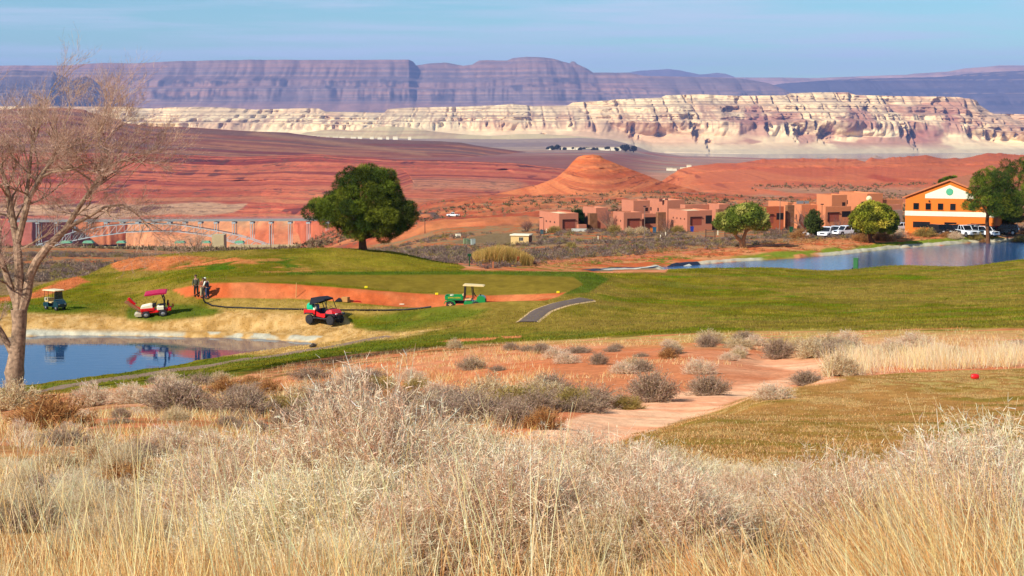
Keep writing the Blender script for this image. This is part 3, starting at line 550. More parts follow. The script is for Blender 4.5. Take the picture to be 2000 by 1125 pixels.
# far canyon wall seen under the bridge --------------------------------
def wallcol(px, py, S, x, y, z):
    c = cmix(A(214, 116, 84), A(232, 158, 122), S3(.4, .6, fbm(x / 120, z / 40, 4, 181)))
    c = cmix(c, A(228, 190, 158), S3(.54, .66, fbm(x / 60 + 2, z / 40, 4, 182)) * .85)
    c = cmix(c, A(170, 92, 90), S3(230, 190, px) * .9)  # darker red paints the shade on the left side of the canyon
    return c * (.72 + .5 * fbm(x / 14, z / 7, 4, 183, .6))[..., None]
layer('cliffs', [(-900, 2150), (60, 1950), (215, 2800), (260, 2150), (700, 2050)], [(-900, 2250), (60, 2050), (215, 2900), (260, 2250), (700, 2150)], 431, 512, (-900, 700), 700, 60, lambda S, PX: S, lambda x, z, S, PX, PY: (rdg(x / 70, z / 90, 4, 184) - .55) * 50, wallcol, 'orange canyon wall behind the arch bridge', rockmid, 1.0)

# open desert between the golf course and the red hills ----------------
def descol(px, py, S, x, y, z):
    a = fbm(x / 60, y / 26, 4, 191); b = fbm(x / 22, y / 20, 4, 192)
    c = cmix(A(202, 100, 70), A(224, 140, 100), S3(.35, .65, a)); c = cmix(c, A(174, 132, 116), S3(.5, .6, fbm(x / 90 + 4, y / 30, 4, 193)) * .75 * S3(980, 1100, px))
    c = cmix(c, A(178, 84, 68), S3(1080, 900, px) * S3(.4, .6, b) * .7); c = cmix(c, A(120, 84, 72), S3(.66, .74, b) * .5)
    c = cmix(c, A(222, 190, 160), soft([(1380, 370), (1500, 370), (1560, 374), (1450, 377), (1390, 374)], 2)(px, py) * .5)
    c = cmix(c, A(134, 108, 84), S3(520, 400, px) * S3(.4, .6, b) * .6)
    c = cmix(c, A(104, 84, 84), S3(1.6, .9, np.abs(py - 423 + (px - 850) * .002)) * S3(655, 670, px) * S3(1065, 1045, px))
    c = cmix(c, A(128, 108, 92), S3(.6, .68, fbm(x / 3.2, y / 9, 3, 197, .65)) * S3(.42, .6, fbm(x / 50, y / 50, 3, 198)) * .8)
    return c * (.72 + .56 * fbm(x / 4, y / 8, 4, 194, .65))[..., None]
layer('terrain', 462, [(-900, 850), (560, 900), (720, 1400), (1050, 1500), (2900, 1500)], [(-900, 484), (200, 483), (540, 486), (580, 482), (620, 462), (660, 438), (700, 422), (800, 398), (900, 384), (1060, 374), (1300, 370), (1500, 384), (2900, 384)], [(-900, 497), (500, 503), (700, 500), (870, 462), (1000, 452), (1300, 450), (2900, 446)], (-900, 2900), 1500, 130, lambda S, PX: S ** 1.7, lambda x, z, S, PX, PY: 0 * x, descol, 'open red desert with grey scrub beyond the houses', rockmid, 1.0, dz=lambda x, y, S, PX: ((rdg(x / 150, y / 110, 4, 195) - .55) * 9 + (fbm(x / 18, y / 14, 4, 196) - .5) * 3.5) * S3(0, .15, S) * S3(1, .8, S) * S3(620, 760, PX))
# butte and right-hand red hills -----------------------------------------
def orcol(px, py, S, x, y, z):
    zz = z + (fbm(x / 90, z / 40, 2, 200) - .5) * 5
    c = cmix(A(220, 114, 74), A(232, 138, 96), S3(.3, .7, fbm(x / 120, zz / 2.2, 4, 201)))
    c = cmix(c, A(190, 76, 58), S3(.56, .66, fbm(x / 90, zz / 1.6, 3, 202)) * .35); c = cmix(c, A(120, 54, 50), S3(.66, .74, fbm(x / 16, zz / 1.0, 4, 203, .6)) * .7)
    return c * (.78 + .44 * fbm(x / 4, z / 1.2, 4, 204, .65))[..., None]
def orcol2(px, py, S, x, y, z):
    c = orcol(px, py, S, x, y, z); c = cmix(c, A(206, 110, 92), S3(1280, 1420, px) * .55)
    c = cmix(c, A(178, 90, 74), S3(1680, 1800, px) * S3(335, 320, py) * .4)
    c = cmix(c, A(178, 140, 124), S3(.5, .62, fbm(x / 90, z / 2.4, 3, 211)) * S3(362, 372, py) * .8)
    return cmix(c, A(172, 60, 54), soft([(1690, 345), (1710, 340), (1760, 352), (1800, 355), (1730, 356)], 3)(px, py) * .6)
odisp = lambda x, z, S, PX, PY: (rdg(x / 60 + z / 40, z / 30, 4, 205) - .55) * 26 + (fbm(x / 60, z / 2.2, 3, 206) - .5) * 12 + (fbm(x / 12, z / 6, 3, 207) - .5) * 8
layer('hills', lambda p: 1190 + 230 * (np.abs(p - 1165) / 265) ** 1.6, 1480, [(900, 396), (980, 378), (1050, 361), (1085, 347), (1108, 328), (1120, 314), (1129, 306), (1140, 303), (1158, 301.5), (1172, 304), (1180, 310), (1200, 318), (1230, 330), (1262, 342), (1292, 354), (1350, 370), (1420, 392)], [(900, 398), (1000, 396), (1300, 394), (1420, 396)], (900, 1420), 480, 110, stair([(0, 0), (.7, .72), (.74, .8), (.8, .82), (.85, .9), (1, 1)]), odisp, orcol, 'lone orange butte with a broken cap', rockmid, 1.03)
knob = lambda p: PL([(1180, 396), (1270, 368), (1300, 350), (1325, 332), (1345, 326), (1400, 319), (1440, 319), (1480, 313), (1540, 310), (1640, 311), (1672, 311), (1690, 316), (1700, 309), (1712, 311), (1730, 310), (1760, 307), (1790, 305), (1810, 303), (1840, 310), (1875, 311), (1905, 305), (1930, 299), (1960, 301), (2000, 304), (2200, 302), (2900, 305)])(p) - 2.6 * S3(.5, .75, fbm(p / 23, p * 0, 5, 215, .7)) * fbm(p / 90, p * 0 + 4, 2, 217) * 1.6 * S3(1400, 1500, p)
layer('hills', [(1180, 1480), (1400, 1400), (2900, 1400)], [(1180, 1500), (1320, 2050), (2900, 2050)], knob, [(1180, 397), (1300, 400), (2900, 400)], (1180, 2900), 1000, 130, stair([(0, 0), (.3, .22), (.36, .24), (.5, .4), (.55, .42), (.8, .8), (.86, .82), (1, 1)]), odisp, orcol2, 'red orange slickrock hills before the lake', rockmid, 1.03)

# low dark scrub over the open desert and the red hills
def scrub(key, n, size, r0, r1, seed, c0=0, c1=None):
    x, y, z = LAST[key]; g = np.random.default_rng(seed); nr, nc = x.shape; i = g.integers(int(nr * r0), int(nr * r1), n * 3); j = g.integers(int(nc * .17), int(nc * .86), n * 3)
    keep = g.uniform(0, 1, n * 3) < S3(.4, .62, fbm(x[i, j] / 60, y[i, j] / 60, 3, seed)); i, j = i[keep][:n], j[keep][:n]
    p = np.stack([x[i, j], y[i, j], z[i, j]], 1) + g.normal(size=(len(i), 3)) * [1.5, 1.5, 0]; k = 12; P_ = np.repeat(p, k, 0); s_ = np.repeat(g.uniform(size[0], size[1], len(i)), k)[:, None]
    d = g.normal(size=P_.shape); d /= np.linalg.norm(d, axis=1, keepdims=True); d[:, 2] = np.abs(d[:, 2]); a = P_ + d * s_ * .3; b = a + (d + g.normal(size=d.shape) * .4) * s_ * .5
    sd_ = np.cross(b - a, g.normal(size=a.shape)); sd_ /= np.linalg.norm(sd_, axis=1, keepdims=True); w_ = s_ * .12
    co = np.stack([a - sd_ * w_, a + sd_ * w_, b + sd_ * w_ * .4, b - sd_ * w_ * .4], 1).reshape(-1, 3); f = np.arange(len(co)).reshape(-1, 4)
    cc = np.repeat(np.array([A(132, 112, 96), A(112, 98, 80), A(150, 130, 112), A(120, 112, 76)])[g.integers(0, 4, len(i))], k * 4, 0)
    return tag(link('scrub', npmesh('scrub', co, f, cc, False), rockfar), 'low grey scrub speckling the red desert', kind='stuff')
ks = [k for k in LAST]
scrub([k for k in ks if k.startswith('terrain')][-1], 7000, (.8, 2.2), .03, .9, 5)
scrub([k for k in ks if k.startswith('hills')][-1], 1500, (1.0, 2.6), .02, .45, 6)
# ------------------------------------------------------------------ air
def haze_box():
    m = bpy.data.materials.new('haze_air'); m.use_nodes = True; nt = m.node_tree; nt.nodes.remove(nt.nodes['Principled BSDF'])
    v = nt.nodes.new('ShaderNodeVolumePrincipled'); v.inputs['Color'].default_value = (.35, .49, 1.0, 1); v.inputs['Density'].default_value = HAZE_D
    v.inputs['Anisotropy'].default_value = 0
    nt.links.new(v.outputs[0], nt.nodes['Material Output'].inputs['Volume'])
    me = bpy.data.meshes.new('haze'); bm = bmesh.new(); bmesh.ops.create_cube(bm, size=1); bm.to_mesh(me); bm.free()
    o = link('haze', me, m); o.scale = (64000, 49000, 1463); o.location = (0, 22000, (1200 - 263) / 2 - .5)
    return tag(o, 'thin blue air between the hill and the far mesas', kind='stuff')
HAZE_D = 2.5e-5
haze_box()
# ------------------------------------------------------------------ VEGETATION
rng = np.random.default_rng(11)
def unit(v): return v / np.maximum(np.linalg.norm(v, axis=-1, keepdims=True), 1e-9)
def blades(name, p0, p1, w0, colr, w1=None, bend=None, seg=1):
    """thin tapered leaves / twigs from p0 to p1 as one mesh; colr per blade"""
    n = len(p0); d = p1 - p0; side = unit(np.cross(d, rng.normal(size=(n, 3)))) ; w0 = np.broadcast_to(w0, (n,))[:, None]
    w1 = (w0 * .25) if w1 is None else np.broadcast_to(w1, (n,))[:, None]
    rows = []
    for k in range(seg + 1):
        t = k / seg; c = p0 + d * t
        if bend is not None: c = c + bend * (t * t)
        ww = w0 * (1 - t) + w1 * t
        rows += [c - side * ww / 2, c + side * ww / 2]
    co = np.stack(rows, 1).reshape(-1, 3); m = 2 * (seg + 1)
    base = (np.arange(n) * m)[:, None, None]
    f = np.concatenate([base + np.array([[2 * k, 2 * k + 1, 2 * k + 3, 2 * k + 2]])[None] for k in range(seg)], 1).reshape(-1, 4)
    cc = np.repeat(colr, m, axis=0)
    return npmesh(name, co, f, cc, smooth=False)
def pick(cols, n, var=.14, w=None, k=1.7):
    cols = np.array(cols) * k * np.array([1, .97, 1.12]); i = rng.choice(len(cols), n, p=w); c = cols[i] * (1 + rng.normal(size=(n, 1)) * var) * (1 + rng.normal(size=(n, 3)) * .03)
    return np.clip(c, .004, .9)
vleaf = vcmat('dry_twig_colours', rough=.9, spec=.1, nscale=30, namt=.12, trl=.42)
vgreen = vcmat('leaf_colours', rough=.7, spec=.2, nscale=6, namt=.2, trl=.18)
def bush_data(name, n1, n2, n3, cols, h=.7, r=.6, tw=.0035, wild=.35, leaf=.035):
    """dome of branching twigs about 1 unit across: stems > twigs > fine tips"""
    th = rng.uniform(0, 2 * np.pi, n1); el = np.arccos(rng.uniform(.02, 1, n1)); rr = rng.uniform(.72, 1.08, n1)
    tip = np.stack([np.sin(el) * np.cos(th) * r, np.sin(el) * np.sin(th) * r, np.cos(el) * h + .03], 1) * rr[:, None]
    st = np.stack([rng.normal(size=n1) * .05, rng.normal(size=n1) * .05, np.zeros(n1)], 1)
    P0 = [st]; P1 = [tip]; W = [np.full(n1, tw * 1.9)]
    i = rng.integers(0, n1, n2); t = rng.uniform(.25, 1, n2)[:, None]; b = st[i] + (tip - st)[i] * t
    d = unit(unit((tip - st)[i]) + rng.normal(size=(n2, 3)) * wild * 1.3 + np.array([0, 0, .25])); e = b + d * rng.uniform(.08, .24, n2)[:, None]
    P0.append(b); P1.append(e); W.append(np.full(n2, tw * 1.2))
    j = rng.integers(0, n2, n3); t = rng.uniform(.1, 1, n3)[:, None]; b3 = b[j] + (e - b)[j] * t
    d = unit(d[j] * .8 + rng.normal(size=(n3, 3)) * .9); e3 = b3 + d * (leaf * rng.uniform(.5, 1.6, n3))[:, None]
    P0.append(b3); P1.append(e3); W.append(rng.uniform(.9, 1.8, n3) * tw)
    p0 = np.concatenate(P0); p1 = np.concatenate(P1); w = np.concatenate(W)
    k = p1[:, 2] < .005; p1[k, 2] = .005
    return blades(name, p0, p1, w, pick(cols, len(p0), .2), w1=w * .4)
BL = [A(244, 222, 204), A(238, 212, 190), A(226, 194, 170), A(190, 150, 126)]
BG = [A(236, 218, 190), A(220, 204, 168), A(200, 178, 144), A(170, 138, 108)]
GY_ = [A(190, 168, 158), A(164, 142, 128), A(132, 112, 96), A(184, 168, 140)]
OLV = [A(170, 156, 92), A(146, 134, 66), A(190, 170, 110), A(120, 96, 64)]
BRN = [A(190, 142, 92), A(160, 112, 70), A(206, 166, 110), A(120, 84, 60)]
GRN = [A(120, 138, 52), A(92, 116, 36), A(150, 156, 70)]
hero = [bush_data('pale_bush', 420, 5200, 34000, BL, .80, .62, .0034, .4, .036), bush_data('pale_bush', 420, 5200, 34000, BL[:2] + BG[:2], .62, .72, .0034, .5, .036), bush_data('pale_bush', 400, 5000, 32000, BG + BL[:1], .7, .66, .0034, .35, .034)]
medi = [bush_data('bush', 160, 1800, 9000, c, h, r, .0068, .4, .05) for c, h, r in [(GY_, .62, .62), (GY_, .5, .7), (BL, .6, .62), (OLV, .55, .6), (BRN, .55, .64), (BG, .6, .6)]]
farb = [bush_data('bush', 70, 500, 2600, c, h, r, .016, .4, .08) for c, h, r in [(GY_, .6, .62), (BL, .55, .66), (BG, .55, .6), (BRN, .5, .6)]]
for m_ in hero + medi + farb: m_.materials.append(vleaf)
NBUSH = 0
def bush(me, p, size, label, group, cat='bush', name='bush', hs=1.0, jit=True):
    o = bpy.data.objects.new(name, me); col.objects.link(o); o.location = (p[0], p[1], p[2] - .02)
    s = size; o.scale = (s * random.uniform(.85, 1.3), s * random.uniform(.85, 1.2), s * hs * random.uniform(.8, 1.1))
    if not jit: o.scale = (s, s, s * hs); o.rotation_euler = (0, 0, random.uniform(0, 6.28))
    return tag(o, label, cat, group)
def at(px, D):
    v = atD(px, D); return v
# hand-placed shrubs that stand out: kind, bearing, sight line of the foot, width in picture, squash, label
def foot(px, py, d0=7): return onray(px, py, d0)
FB = [
 (hero[0], 960, 7.6, .8, .8, 'pale pink feathery bush in the centre foreground below the spindly one'),
 (hero[1], 620, 7.8, .85, .8, 'feathery pale bush at the lower left side of the tallest foreground bush'),
 (hero[0], 480, 9.4, .8, .8, 'pale pinkish bush between the left tangle and the tallest bush'),
 (hero[0], 1940, 7.4, .7, .8, 'pale feathery bush low in the right corner of the foreground'),
 (hero[0], 712, 9.4, .96, 1.06, 'large pale pinkish twiggy bush, the tallest in the middle foreground'),
 (hero[2], 890, 10.4, .78, 1.0, 'grey green spindly bush leaning right of the large pale bush'),
 (hero[1], 1020, 8.6, .85, .78, 'broad low pale bush spreading right of the foreground centre'),
 (hero[1], 560, 8.4, .75, .72, 'wide pale bush in front and left of the tallest foreground bush'),
 (hero[2], 400, 10.5, .8, .72, 'greenish straw bush at the left foreground above the long grass'),
 (hero[0], 1885, 8.4, .82, .86, 'big pale pink bush filling the right foreground edge'),
 (hero[1], 1995, 9.6, .95, .95, 'pale bush at the far right edge below the teeing ground'),
 (hero[2], 1740, 7.6, .5, .75, 'smaller pale green bush left of the big right foreground bush'),
 (hero[1], 1290, 8.2, .6, .55, 'low pale bush under the pale grass below the grassy mound'),
 (hero[2], 1160, 7.3, .5, .7, 'small grey green bush amid the golden stems at centre right'),
 (hero[0], 800, 7.4, .6, .7, 'pale bush at the centre bottom half buried in golden grass'),
 (hero[1], 660, 6.9, .5, .7, 'low pale twiggy bush behind the golden grass at bottom centre left'),
 (hero[0], 1450, 7.8, .45, .65, 'little pale bush right of centre among bent stems')]
for me_, px_, D_, s_, hs_, lb in FB: bush(me_, at(px_, D_), s_, lb, 'pale twiggy bushes in the foreground', hs=hs_, jit=False)
MB_ = [  # (proto, px, foot py, picture width, label)
 (0, 1385, 772, 92, 'round grey twiggy bush standing alone on the red sand right of centre'),
 (0, 1275, 784, 100, 'broad grey bush just left of the round grey bush on the red sand'),
 (1, 1150, 796, 110, 'grey brown bush at the top end of the sandy wash'),
 (3, 1225, 800, 60, 'small olive bush at the edge of the sandy wash'),
 (0, 1010, 836, 120, 'dark grey bush left of the start of the sandy wash'),
 (1, 930, 828, 150, 'widest dark grey bush on the middle of the slope'),
 (0, 870, 805, 110, 'grey bush half hidden behind the tallest foreground bush'),
 (4, 1060, 838, 80, 'brownish low bush touching the wash at its left end'),
 (0, 1575, 752, 60, 'dark upright grey bush beside the edge of the teeing ground'),
 (5, 1640, 735, 80, 'misty straw grey bush left of the tall dry grass'),
 (2, 1510, 780, 70, 'pale spiky bush leaning over the wash by the teeing ground'),
 (0, 640, 800, 110, 'grey bush on the red sand left of the tallest foreground bush'),
 (3, 550, 810, 100, 'yellow olive bush left of centre on the slope'),
 (1, 470, 815, 130, 'grey brown bush with yellow tinge on the left slope'),
 (0, 350, 810, 130, 'silvery grey bush above the red sand patch at left'),
 (2, 330, 775, 90, 'pale bush near the pond path on the left slope'),
 (4, 100, 838, 130, 'rusty brown bush below the bare tree'),
 (5, 30, 800, 110, 'straw bush at the foot of the bare tree'),
 (2, 180, 792, 100, 'pale straw bush right of the bare tree trunk'),
 (0, 1055, 690, 42, 'small grey bush near the dormant grass edge'),
 (5, 1240, 722, 60, 'pale spreading bush on the upper red sand'),
 (0, 1170, 712, 48, 'small grey bush on the upper red sand left of the spreading pale one'),
 (1, 920, 722, 60, 'low grey bush with a dead branch on the upper sand'),
 (4, 1305, 700, 46, 'brown grey bush on the upper slope near the fairway edge'),
 (0, 1520, 700, 70, 'grey bush beside the pale upper sand patch'),
 (0, 1590, 695, 60, 'dead looking grey bush with bare wood on the upper sand'),
 (2, 1740, 690, 60, 'pale bush behind the tall dry grass on the right')]
for k, px_, py_, w_, lb in MB_:
    p = foot(px_, py_, 12); bush(medi[k], p, w_ / 2000 * (2000 / FPX) * p.y / 1.25, lb, 'shrubs on the sandy slope', hs=1.05)
for k_ in range(40):
    a_ = 560 + k_ * 15 + random.uniform(-10, 10); p = foot(a_, 832 - max(0, a_ - 900) * .13 + random.uniform(-34, 10), 14); bush(medi[(0, 1, 0, 3, 1, 5, 0)[k_ % 7]], p, random.uniform(.6, 1.3), 'grey brown shrub merging into the dark band across the middle slope', 'band of grey shrubs across the middle slope')
def scatter_bush(n, box, dr, sz, protos, label, group, forb=()):
    k = 0; t = 0
    while k < n and t < n * 30:
        t += 1; px_ = random.uniform(box[0], box[2]); py_ = random.uniform(box[1], box[3]); p = foot(px_, py_, dr)
        q = proj(p.x, p.y, p.z)
        if any(sdpoly(np.array([q[0]]), np.array([q[1]]), f)[0] < 2 for f in forb): continue
        bush(random.choice(protos), p, random.uniform(*sz), label, group, hs=random.uniform(.75, 1)); k += 1
scatter_bush(34, (-30, 810, 560, 930), 10, (.32, .62), medi[:3] + medi[4:], 'scrubby twiggy bush among the tangled shrubs of the left slope', 'tangled shrubs on the left slope', (TEE, WASH))
scatter_bush(40, (0, 920, 620, 1080), 6, (.26, .46), [hero[1], hero[2], medi[0], medi[4], medi[5]], 'low dry bush in the left foreground tangle above the golden grass', 'low dry bushes in the left foreground')
scatter_bush(46, (480, 880, 1330, 1110), 5.5, (.36, .66), hero, 'pale twiggy bush merging with its neighbours in the centre foreground thicket', 'pale thicket in the centre foreground', (TEE,))
scatter_bush(30, (1380, 950, 2010, 1110), 5.0, (.3, .56), hero, 'pale twiggy bush merging with its neighbours in the right foreground thicket', 'pale thicket in the right foreground')
scatter_bush(34, (150, 735, 900, 800), 30, (.7, 1.5), medi, 'dry shrub on the slope between the pond path and the foreground', 'dry shrubs below the pond path', (TEE, WASH))
scatter_bush(22, (860, 672, 1480, 740), 30, (.5, 1.25), medi[:3] + medi[5:], 'small dry shrub dotted over the upper red sand', 'small shrubs on the upper red sand', (TEE, WASH, FW))
scatter_bush(26, (1380, 668, 2000, 700), 40, (.8, 1.5), medi[:1] + medi[2:3] + medi[5:], 'dry shrub in the hazy scrub between the teeing ground and fairway', 'shrubs between teeing ground and fairway', (TEE, FW))
# ---- long dry grass (uncountable)
def grass(name, P, h, w, lean, cols, label, seg=3, sp=.3):
    n = len(P); u_ = P[:, 0] / P[:, 1]; h = h * np.where(P[:, 1] < 18, 1 - .42 * S3(.02, .06, u_) * S3(.24, .18, u_), 1); a = rng.uniform(0, 2 * np.pi, n); d = np.stack([np.cos(a), np.sin(a), np.zeros(n)], 1)
    up = np.stack([rng.normal(size=n) * sp + lean[0], rng.normal(size=n) * sp + lean[1], np.ones(n)], 1); up = unit(up)
    hh = h * (1 + 0 * up[:, 0])
    me = blades(name, P, P + up * hh[:, None], w, pick(cols, n, .16), bend=d * (hh * rng.uniform(.05, .28, n))[:, None], seg=seg)
    return tag(link(name, me, vleaf), label, kind='stuff')
def gpts(n, u0, u1, d0, d1, dens=None, pw=1):
    D = d0 + (d1 - d0) * rng.uniform(0, 1, n) ** pw; u = rng.uniform(u0, u1, n); x = u * D
    if dens is not None: k = rng.uniform(0, 1, n) < dens(x, D); x, D = x[k], D[k]
    return np.stack([x, D, gz(x, D) - .01], 1)
STR = [A(240, 210, 160), A(232, 194, 138), A(218, 172, 112), A(246, 222, 180), A(198, 144, 94)]
cl = lambda s, a, b: (lambda x, y: S3(a, b, fbm(x / s, y / s, 3, 301)))
Pn = gpts(64000, -.34, .34, 3.6, 7.0, lambda x, y: S3(.3, .6, fbm(x / .45, y / .45, 3, 301)) * (1 - .65 * S3(5.0, 5.8, y) * S3(.42, .56, fbm(x / .9, y / .9, 2, 315))), 1.0); hn = rng.uniform(.06, .32, len(Pn)) * (.7 + .6 * fbm(Pn[:, 0] / .5, Pn[:, 1] / .5, 2, 311))
grass('dry_grass', Pn, hn, .0032, (-.03, 0), STR, 'golden long dry grass filling the bottom foreground', sp=.22)
Pn = gpts(34000, -.36, .36, 7.5, 17, lambda x, y: S3(.42, .7, fbm(x / 1.1, y / 1.4, 3, 302)), 1); hn = rng.uniform(.06, .17, len(Pn))
grass('dry_grass', Pn, hn, .005, (-.05, 0), STR, 'straw coloured grass between the foreground bushes', sp=.25)
Pn = gpts(1300, -.33, .33, 4.0, 8.0, None, 1); hn = rng.uniform(.4, .8, len(Pn))
grass('tall_stems', Pn, hn, .0042, (-.12, 0), STR[:2] + STR[3:4], 'thin tall seed stems rising above the golden grass', seg=6, sp=.22)
# pale hazy grass right of centre below the mound
q = onray(1340, 960, 6); Pn = np.stack([q.x + rng.normal(size=16000) * .9, q.y + rng.normal(size=16000) * 1.6, np.zeros(16000)], 1); Pn[:, 2] = gz(Pn[:, 0], Pn[:, 1]) - .01
grass('dry_grass', Pn, rng.uniform(.15, .42, len(Pn)), .003, (-.1, 0), STR, 'feathery pale grass clump in front of the grassy mound', sp=.3)
# slope tufts
def tufts(name, n, u0, u1, d0, d1, k, h, w, cols, label, dens, r=.09, pw=1, sp=.45):
    C0 = gpts(n, u0, u1, d0, d1, dens, pw); m = len(C0); P = np.repeat(C0, k, 0); P[:, :2] += rng.normal(size=(m * k, 2)) * r; P[:, 2] = gz(P[:, 0], P[:, 1]) - .01
    sc_ = np.repeat(rng.uniform(.5, 1.2, m), k)
    return grass(name, P, rng.uniform(h[0], h[1], m * k) * sc_, w, (0, 0), cols, label, seg=2, sp=sp)
def outside(polys, f): 
    def g(x, y):
        a, b = proj(x, y, gz(x, y)); v = f(x, y) if f else 1.0
        for p_ in polys: v = v * (sdpoly(a, b, p_) > 3)
        return v
    return g
tufts('dry_grass', 5200, -.34, .34, 14, 62, 16, (.12, .36), .009, STR + BL[:2], 'dry grass tufts dotted over the sandy slope', outside((TEE, WASH), lambda x, y: (.05 + .75 * S3(.5, .64, fbm(x / 5, y / 5, 3, 303))) * (1 - .8 * S3(-1.0, 1.5, x) * S3(24, 32, y))), .13)
tufts('dry_grass', 3600, -.34, .02, 30, 122, 16, (.15, .42), .016, STR + OLV[:1], 'straw tufts on the left slope above the pond path', outside((FW,), lambda x, y: S3(.35, .6, fbm(x / 6, y / 6, 3, 304))), .22)
tufts('dry_grass', 2600, -.1, .34, 60, 125, 14, (.12, .3), .02, STR, 'straw tufts along the fairway edge', outside((FW, WASH), lambda x, y: S3(.48, .66, fbm(x / 8, y / 5, 3, 305)) + .5 * S3(96, 112, y)), .25)
# tall grass behind the teeing ground
def band(x, y):
    a, b = proj(x, y, gz(x, y)); return ((y > 53) & (a > 1600)) * S3(1590, 1700, a) * (.12 + .88 * S3(.4, .62, fbm(x / 1.3, y / 2.5, 3, 313))) * (sdpoly(a, b, TEE) > -3)
Pn = gpts(70000, .14, .34, 54, 84, band); grass('dry_grass', Pn, rng.uniform(.35, 1.15, len(Pn)) * (.55 + .8 * fbm(Pn[:, 0] / 2.2, Pn[:, 1] / 3, 3, 312)), .014, (-.1, 0), STR[:2] + STR[3:4] + BL[:2], 'tall pale dry grass behind the teeing ground', sp=.24)
Pn = gpts(9000, .10, .34, 3.8, 7.5, cl(.5, .5, .66)); grass('dry_grass', Pn, rng.uniform(.3, .62, len(Pn)), .0036, (-.5, .1), STR, 'golden stems leaning left in the right foreground', seg=5, sp=.2)
# short turf of the teeing ground and fine litter
def tdens(x, y):
    if True: a, b = proj(x, y, gz(x, y)); return (sdpoly(a, b, TEE) < -1) * (.25 + .75 * S3(.35, .6, fbm(x * 1.5, y * 1.1, 3, 88)))

    a, b = proj(x, y, gz(x, y)); return (sdpoly(a, b, TEE) < -1) * (.35 + .65 * S3(.35, .6, fbm(x * 1.5, y * 1.1, 3, 88)))
Pn = gpts(260000, .0, .33, 13, 62, tdens, 1.2); grass('turf', Pn, rng.uniform(.02, .06, len(Pn)), .010, (0, 0), [A(206, 156, 104), A(170, 126, 78), A(140, 122, 56), A(232, 192, 144), A(120, 84, 50)], 'short dormant turf blades on the teeing ground', seg=1, sp=.6)
# sagebrush over the plain
def clumps(name, n, dens, u0, u1, d0, d1, size, cols, label, k=26):
    C0 = gpts(n, u0, u1, d0, d1, dens); m = len(C0); s_ = rng.uniform(size[0], size[1], m)
    P = np.repeat(C0, k, 0); ss = np.repeat(s_, k); dr = unit(rng.normal(size=(m * k, 3)) * [1, 1, .6]); dr[:, 2] = np.abs(dr[:, 2])
    b = P + dr * (ss * rng.uniform(.2, .6, m * k))[:, None]; b[:, 2] += ss * .05
    e = b + unit(dr + rng.normal(size=dr.shape) * .6) * (ss * .35)[:, None]
    cc = np.repeat(pick(cols, m, .15, k=1.25), k, 0) * (1 + rng.normal(size=(m * k, 1)) * .12)
    me = blades(name, b, e, ss * .10, np.clip(cc, 0, .9), w1=ss * .03); return tag(link(name, me, vleaf), label, kind='stuff')
def sdens(x, y):
    a, b = proj(x, y, gz(x, y)); v = S3(.36, .56, fbm(x / 14, y / 22, 3, 306)) * (sdpoly(x, y, POND2) > 14) * (sdpoly(a, b, [(870, 535), (1100, 512), (1400, 492), (1740, 470), (2600, 455), (2600, 540), (870, 545)]) > 0)
    return v * (sdpoly(a, b, [(870, 480), (930, 458), (1050, 452), (1052, 476)]) > 0)
SG = [A(166, 146, 134), A(146, 130, 116), A(140, 122, 122), A(150, 138, 84), A(124, 104, 98)]
clumps('sagebrush', 19000, sdens, -.34, .34, 214, 400, (.4, 1.1), SG, 'grey sagebrush dotted over the plain before the houses', 40)
def ydens(x, y):
    a, b = proj(x, y, gz(x, y)); return (sdpoly(a, b, [(1020, 512), (1250, 494), (1500, 478), (1740, 458), (2010, 440), (2010, 452), (1760, 474), (1500, 490), (1250, 506), (1040, 524)]) < 6) * 1.0
clumps('dry_grass', 3500, ydens, 0, .33, 235, 310, (.3, .6), [A(210, 170, 110), A(180, 136, 90), A(160, 120, 80)], 'yellow dry weeds along the far pond road')

# turf on the fairways: uncountable short blades
def fdens(x, y):
    a, b = proj(x, y, gz(x, y)); return (sdpoly(a, b, FW) < -1) * (sdpoly(x, y, POND1) > 1.2) * (sdpoly(a, b, BUNK) > 1) * (sdpoly(a, b, [(440, 541), (700, 537), (960, 536), (1120, 541), (1140, 556), (1110, 570), (950, 577), (800, 570), (620, 552), (450, 548)]) > 0)
Pn = gpts(150000, -.31, .31, 112, 206, fdens); n = len(Pn); r_ = np.clip(np.searchsorted(GD, Pn[:, 1]), 0, len(GD) - 1); c_ = np.clip(np.searchsorted(gu, Pn[:, 0] / Pn[:, 1]), 0, len(gu) - 1)
h_ = rng.uniform(.05, .16, n); up_ = unit(np.stack([rng.normal(size=n) * .5, rng.normal(size=n) * .5, np.ones(n)], 1)); cc = CG[r_, c_] * rng.choice([1.1, 1.3, 1.5, 1.7], n)[:, None] * np.array([1.0, 1.16, 1])
tag(link('turf', blades('turf', Pn, Pn + up_ * h_[:, None], .06, np.clip(cc, .003, .85)), vleaf), 'ragged fairway turf with worn and dormant patches', kind='stuff')
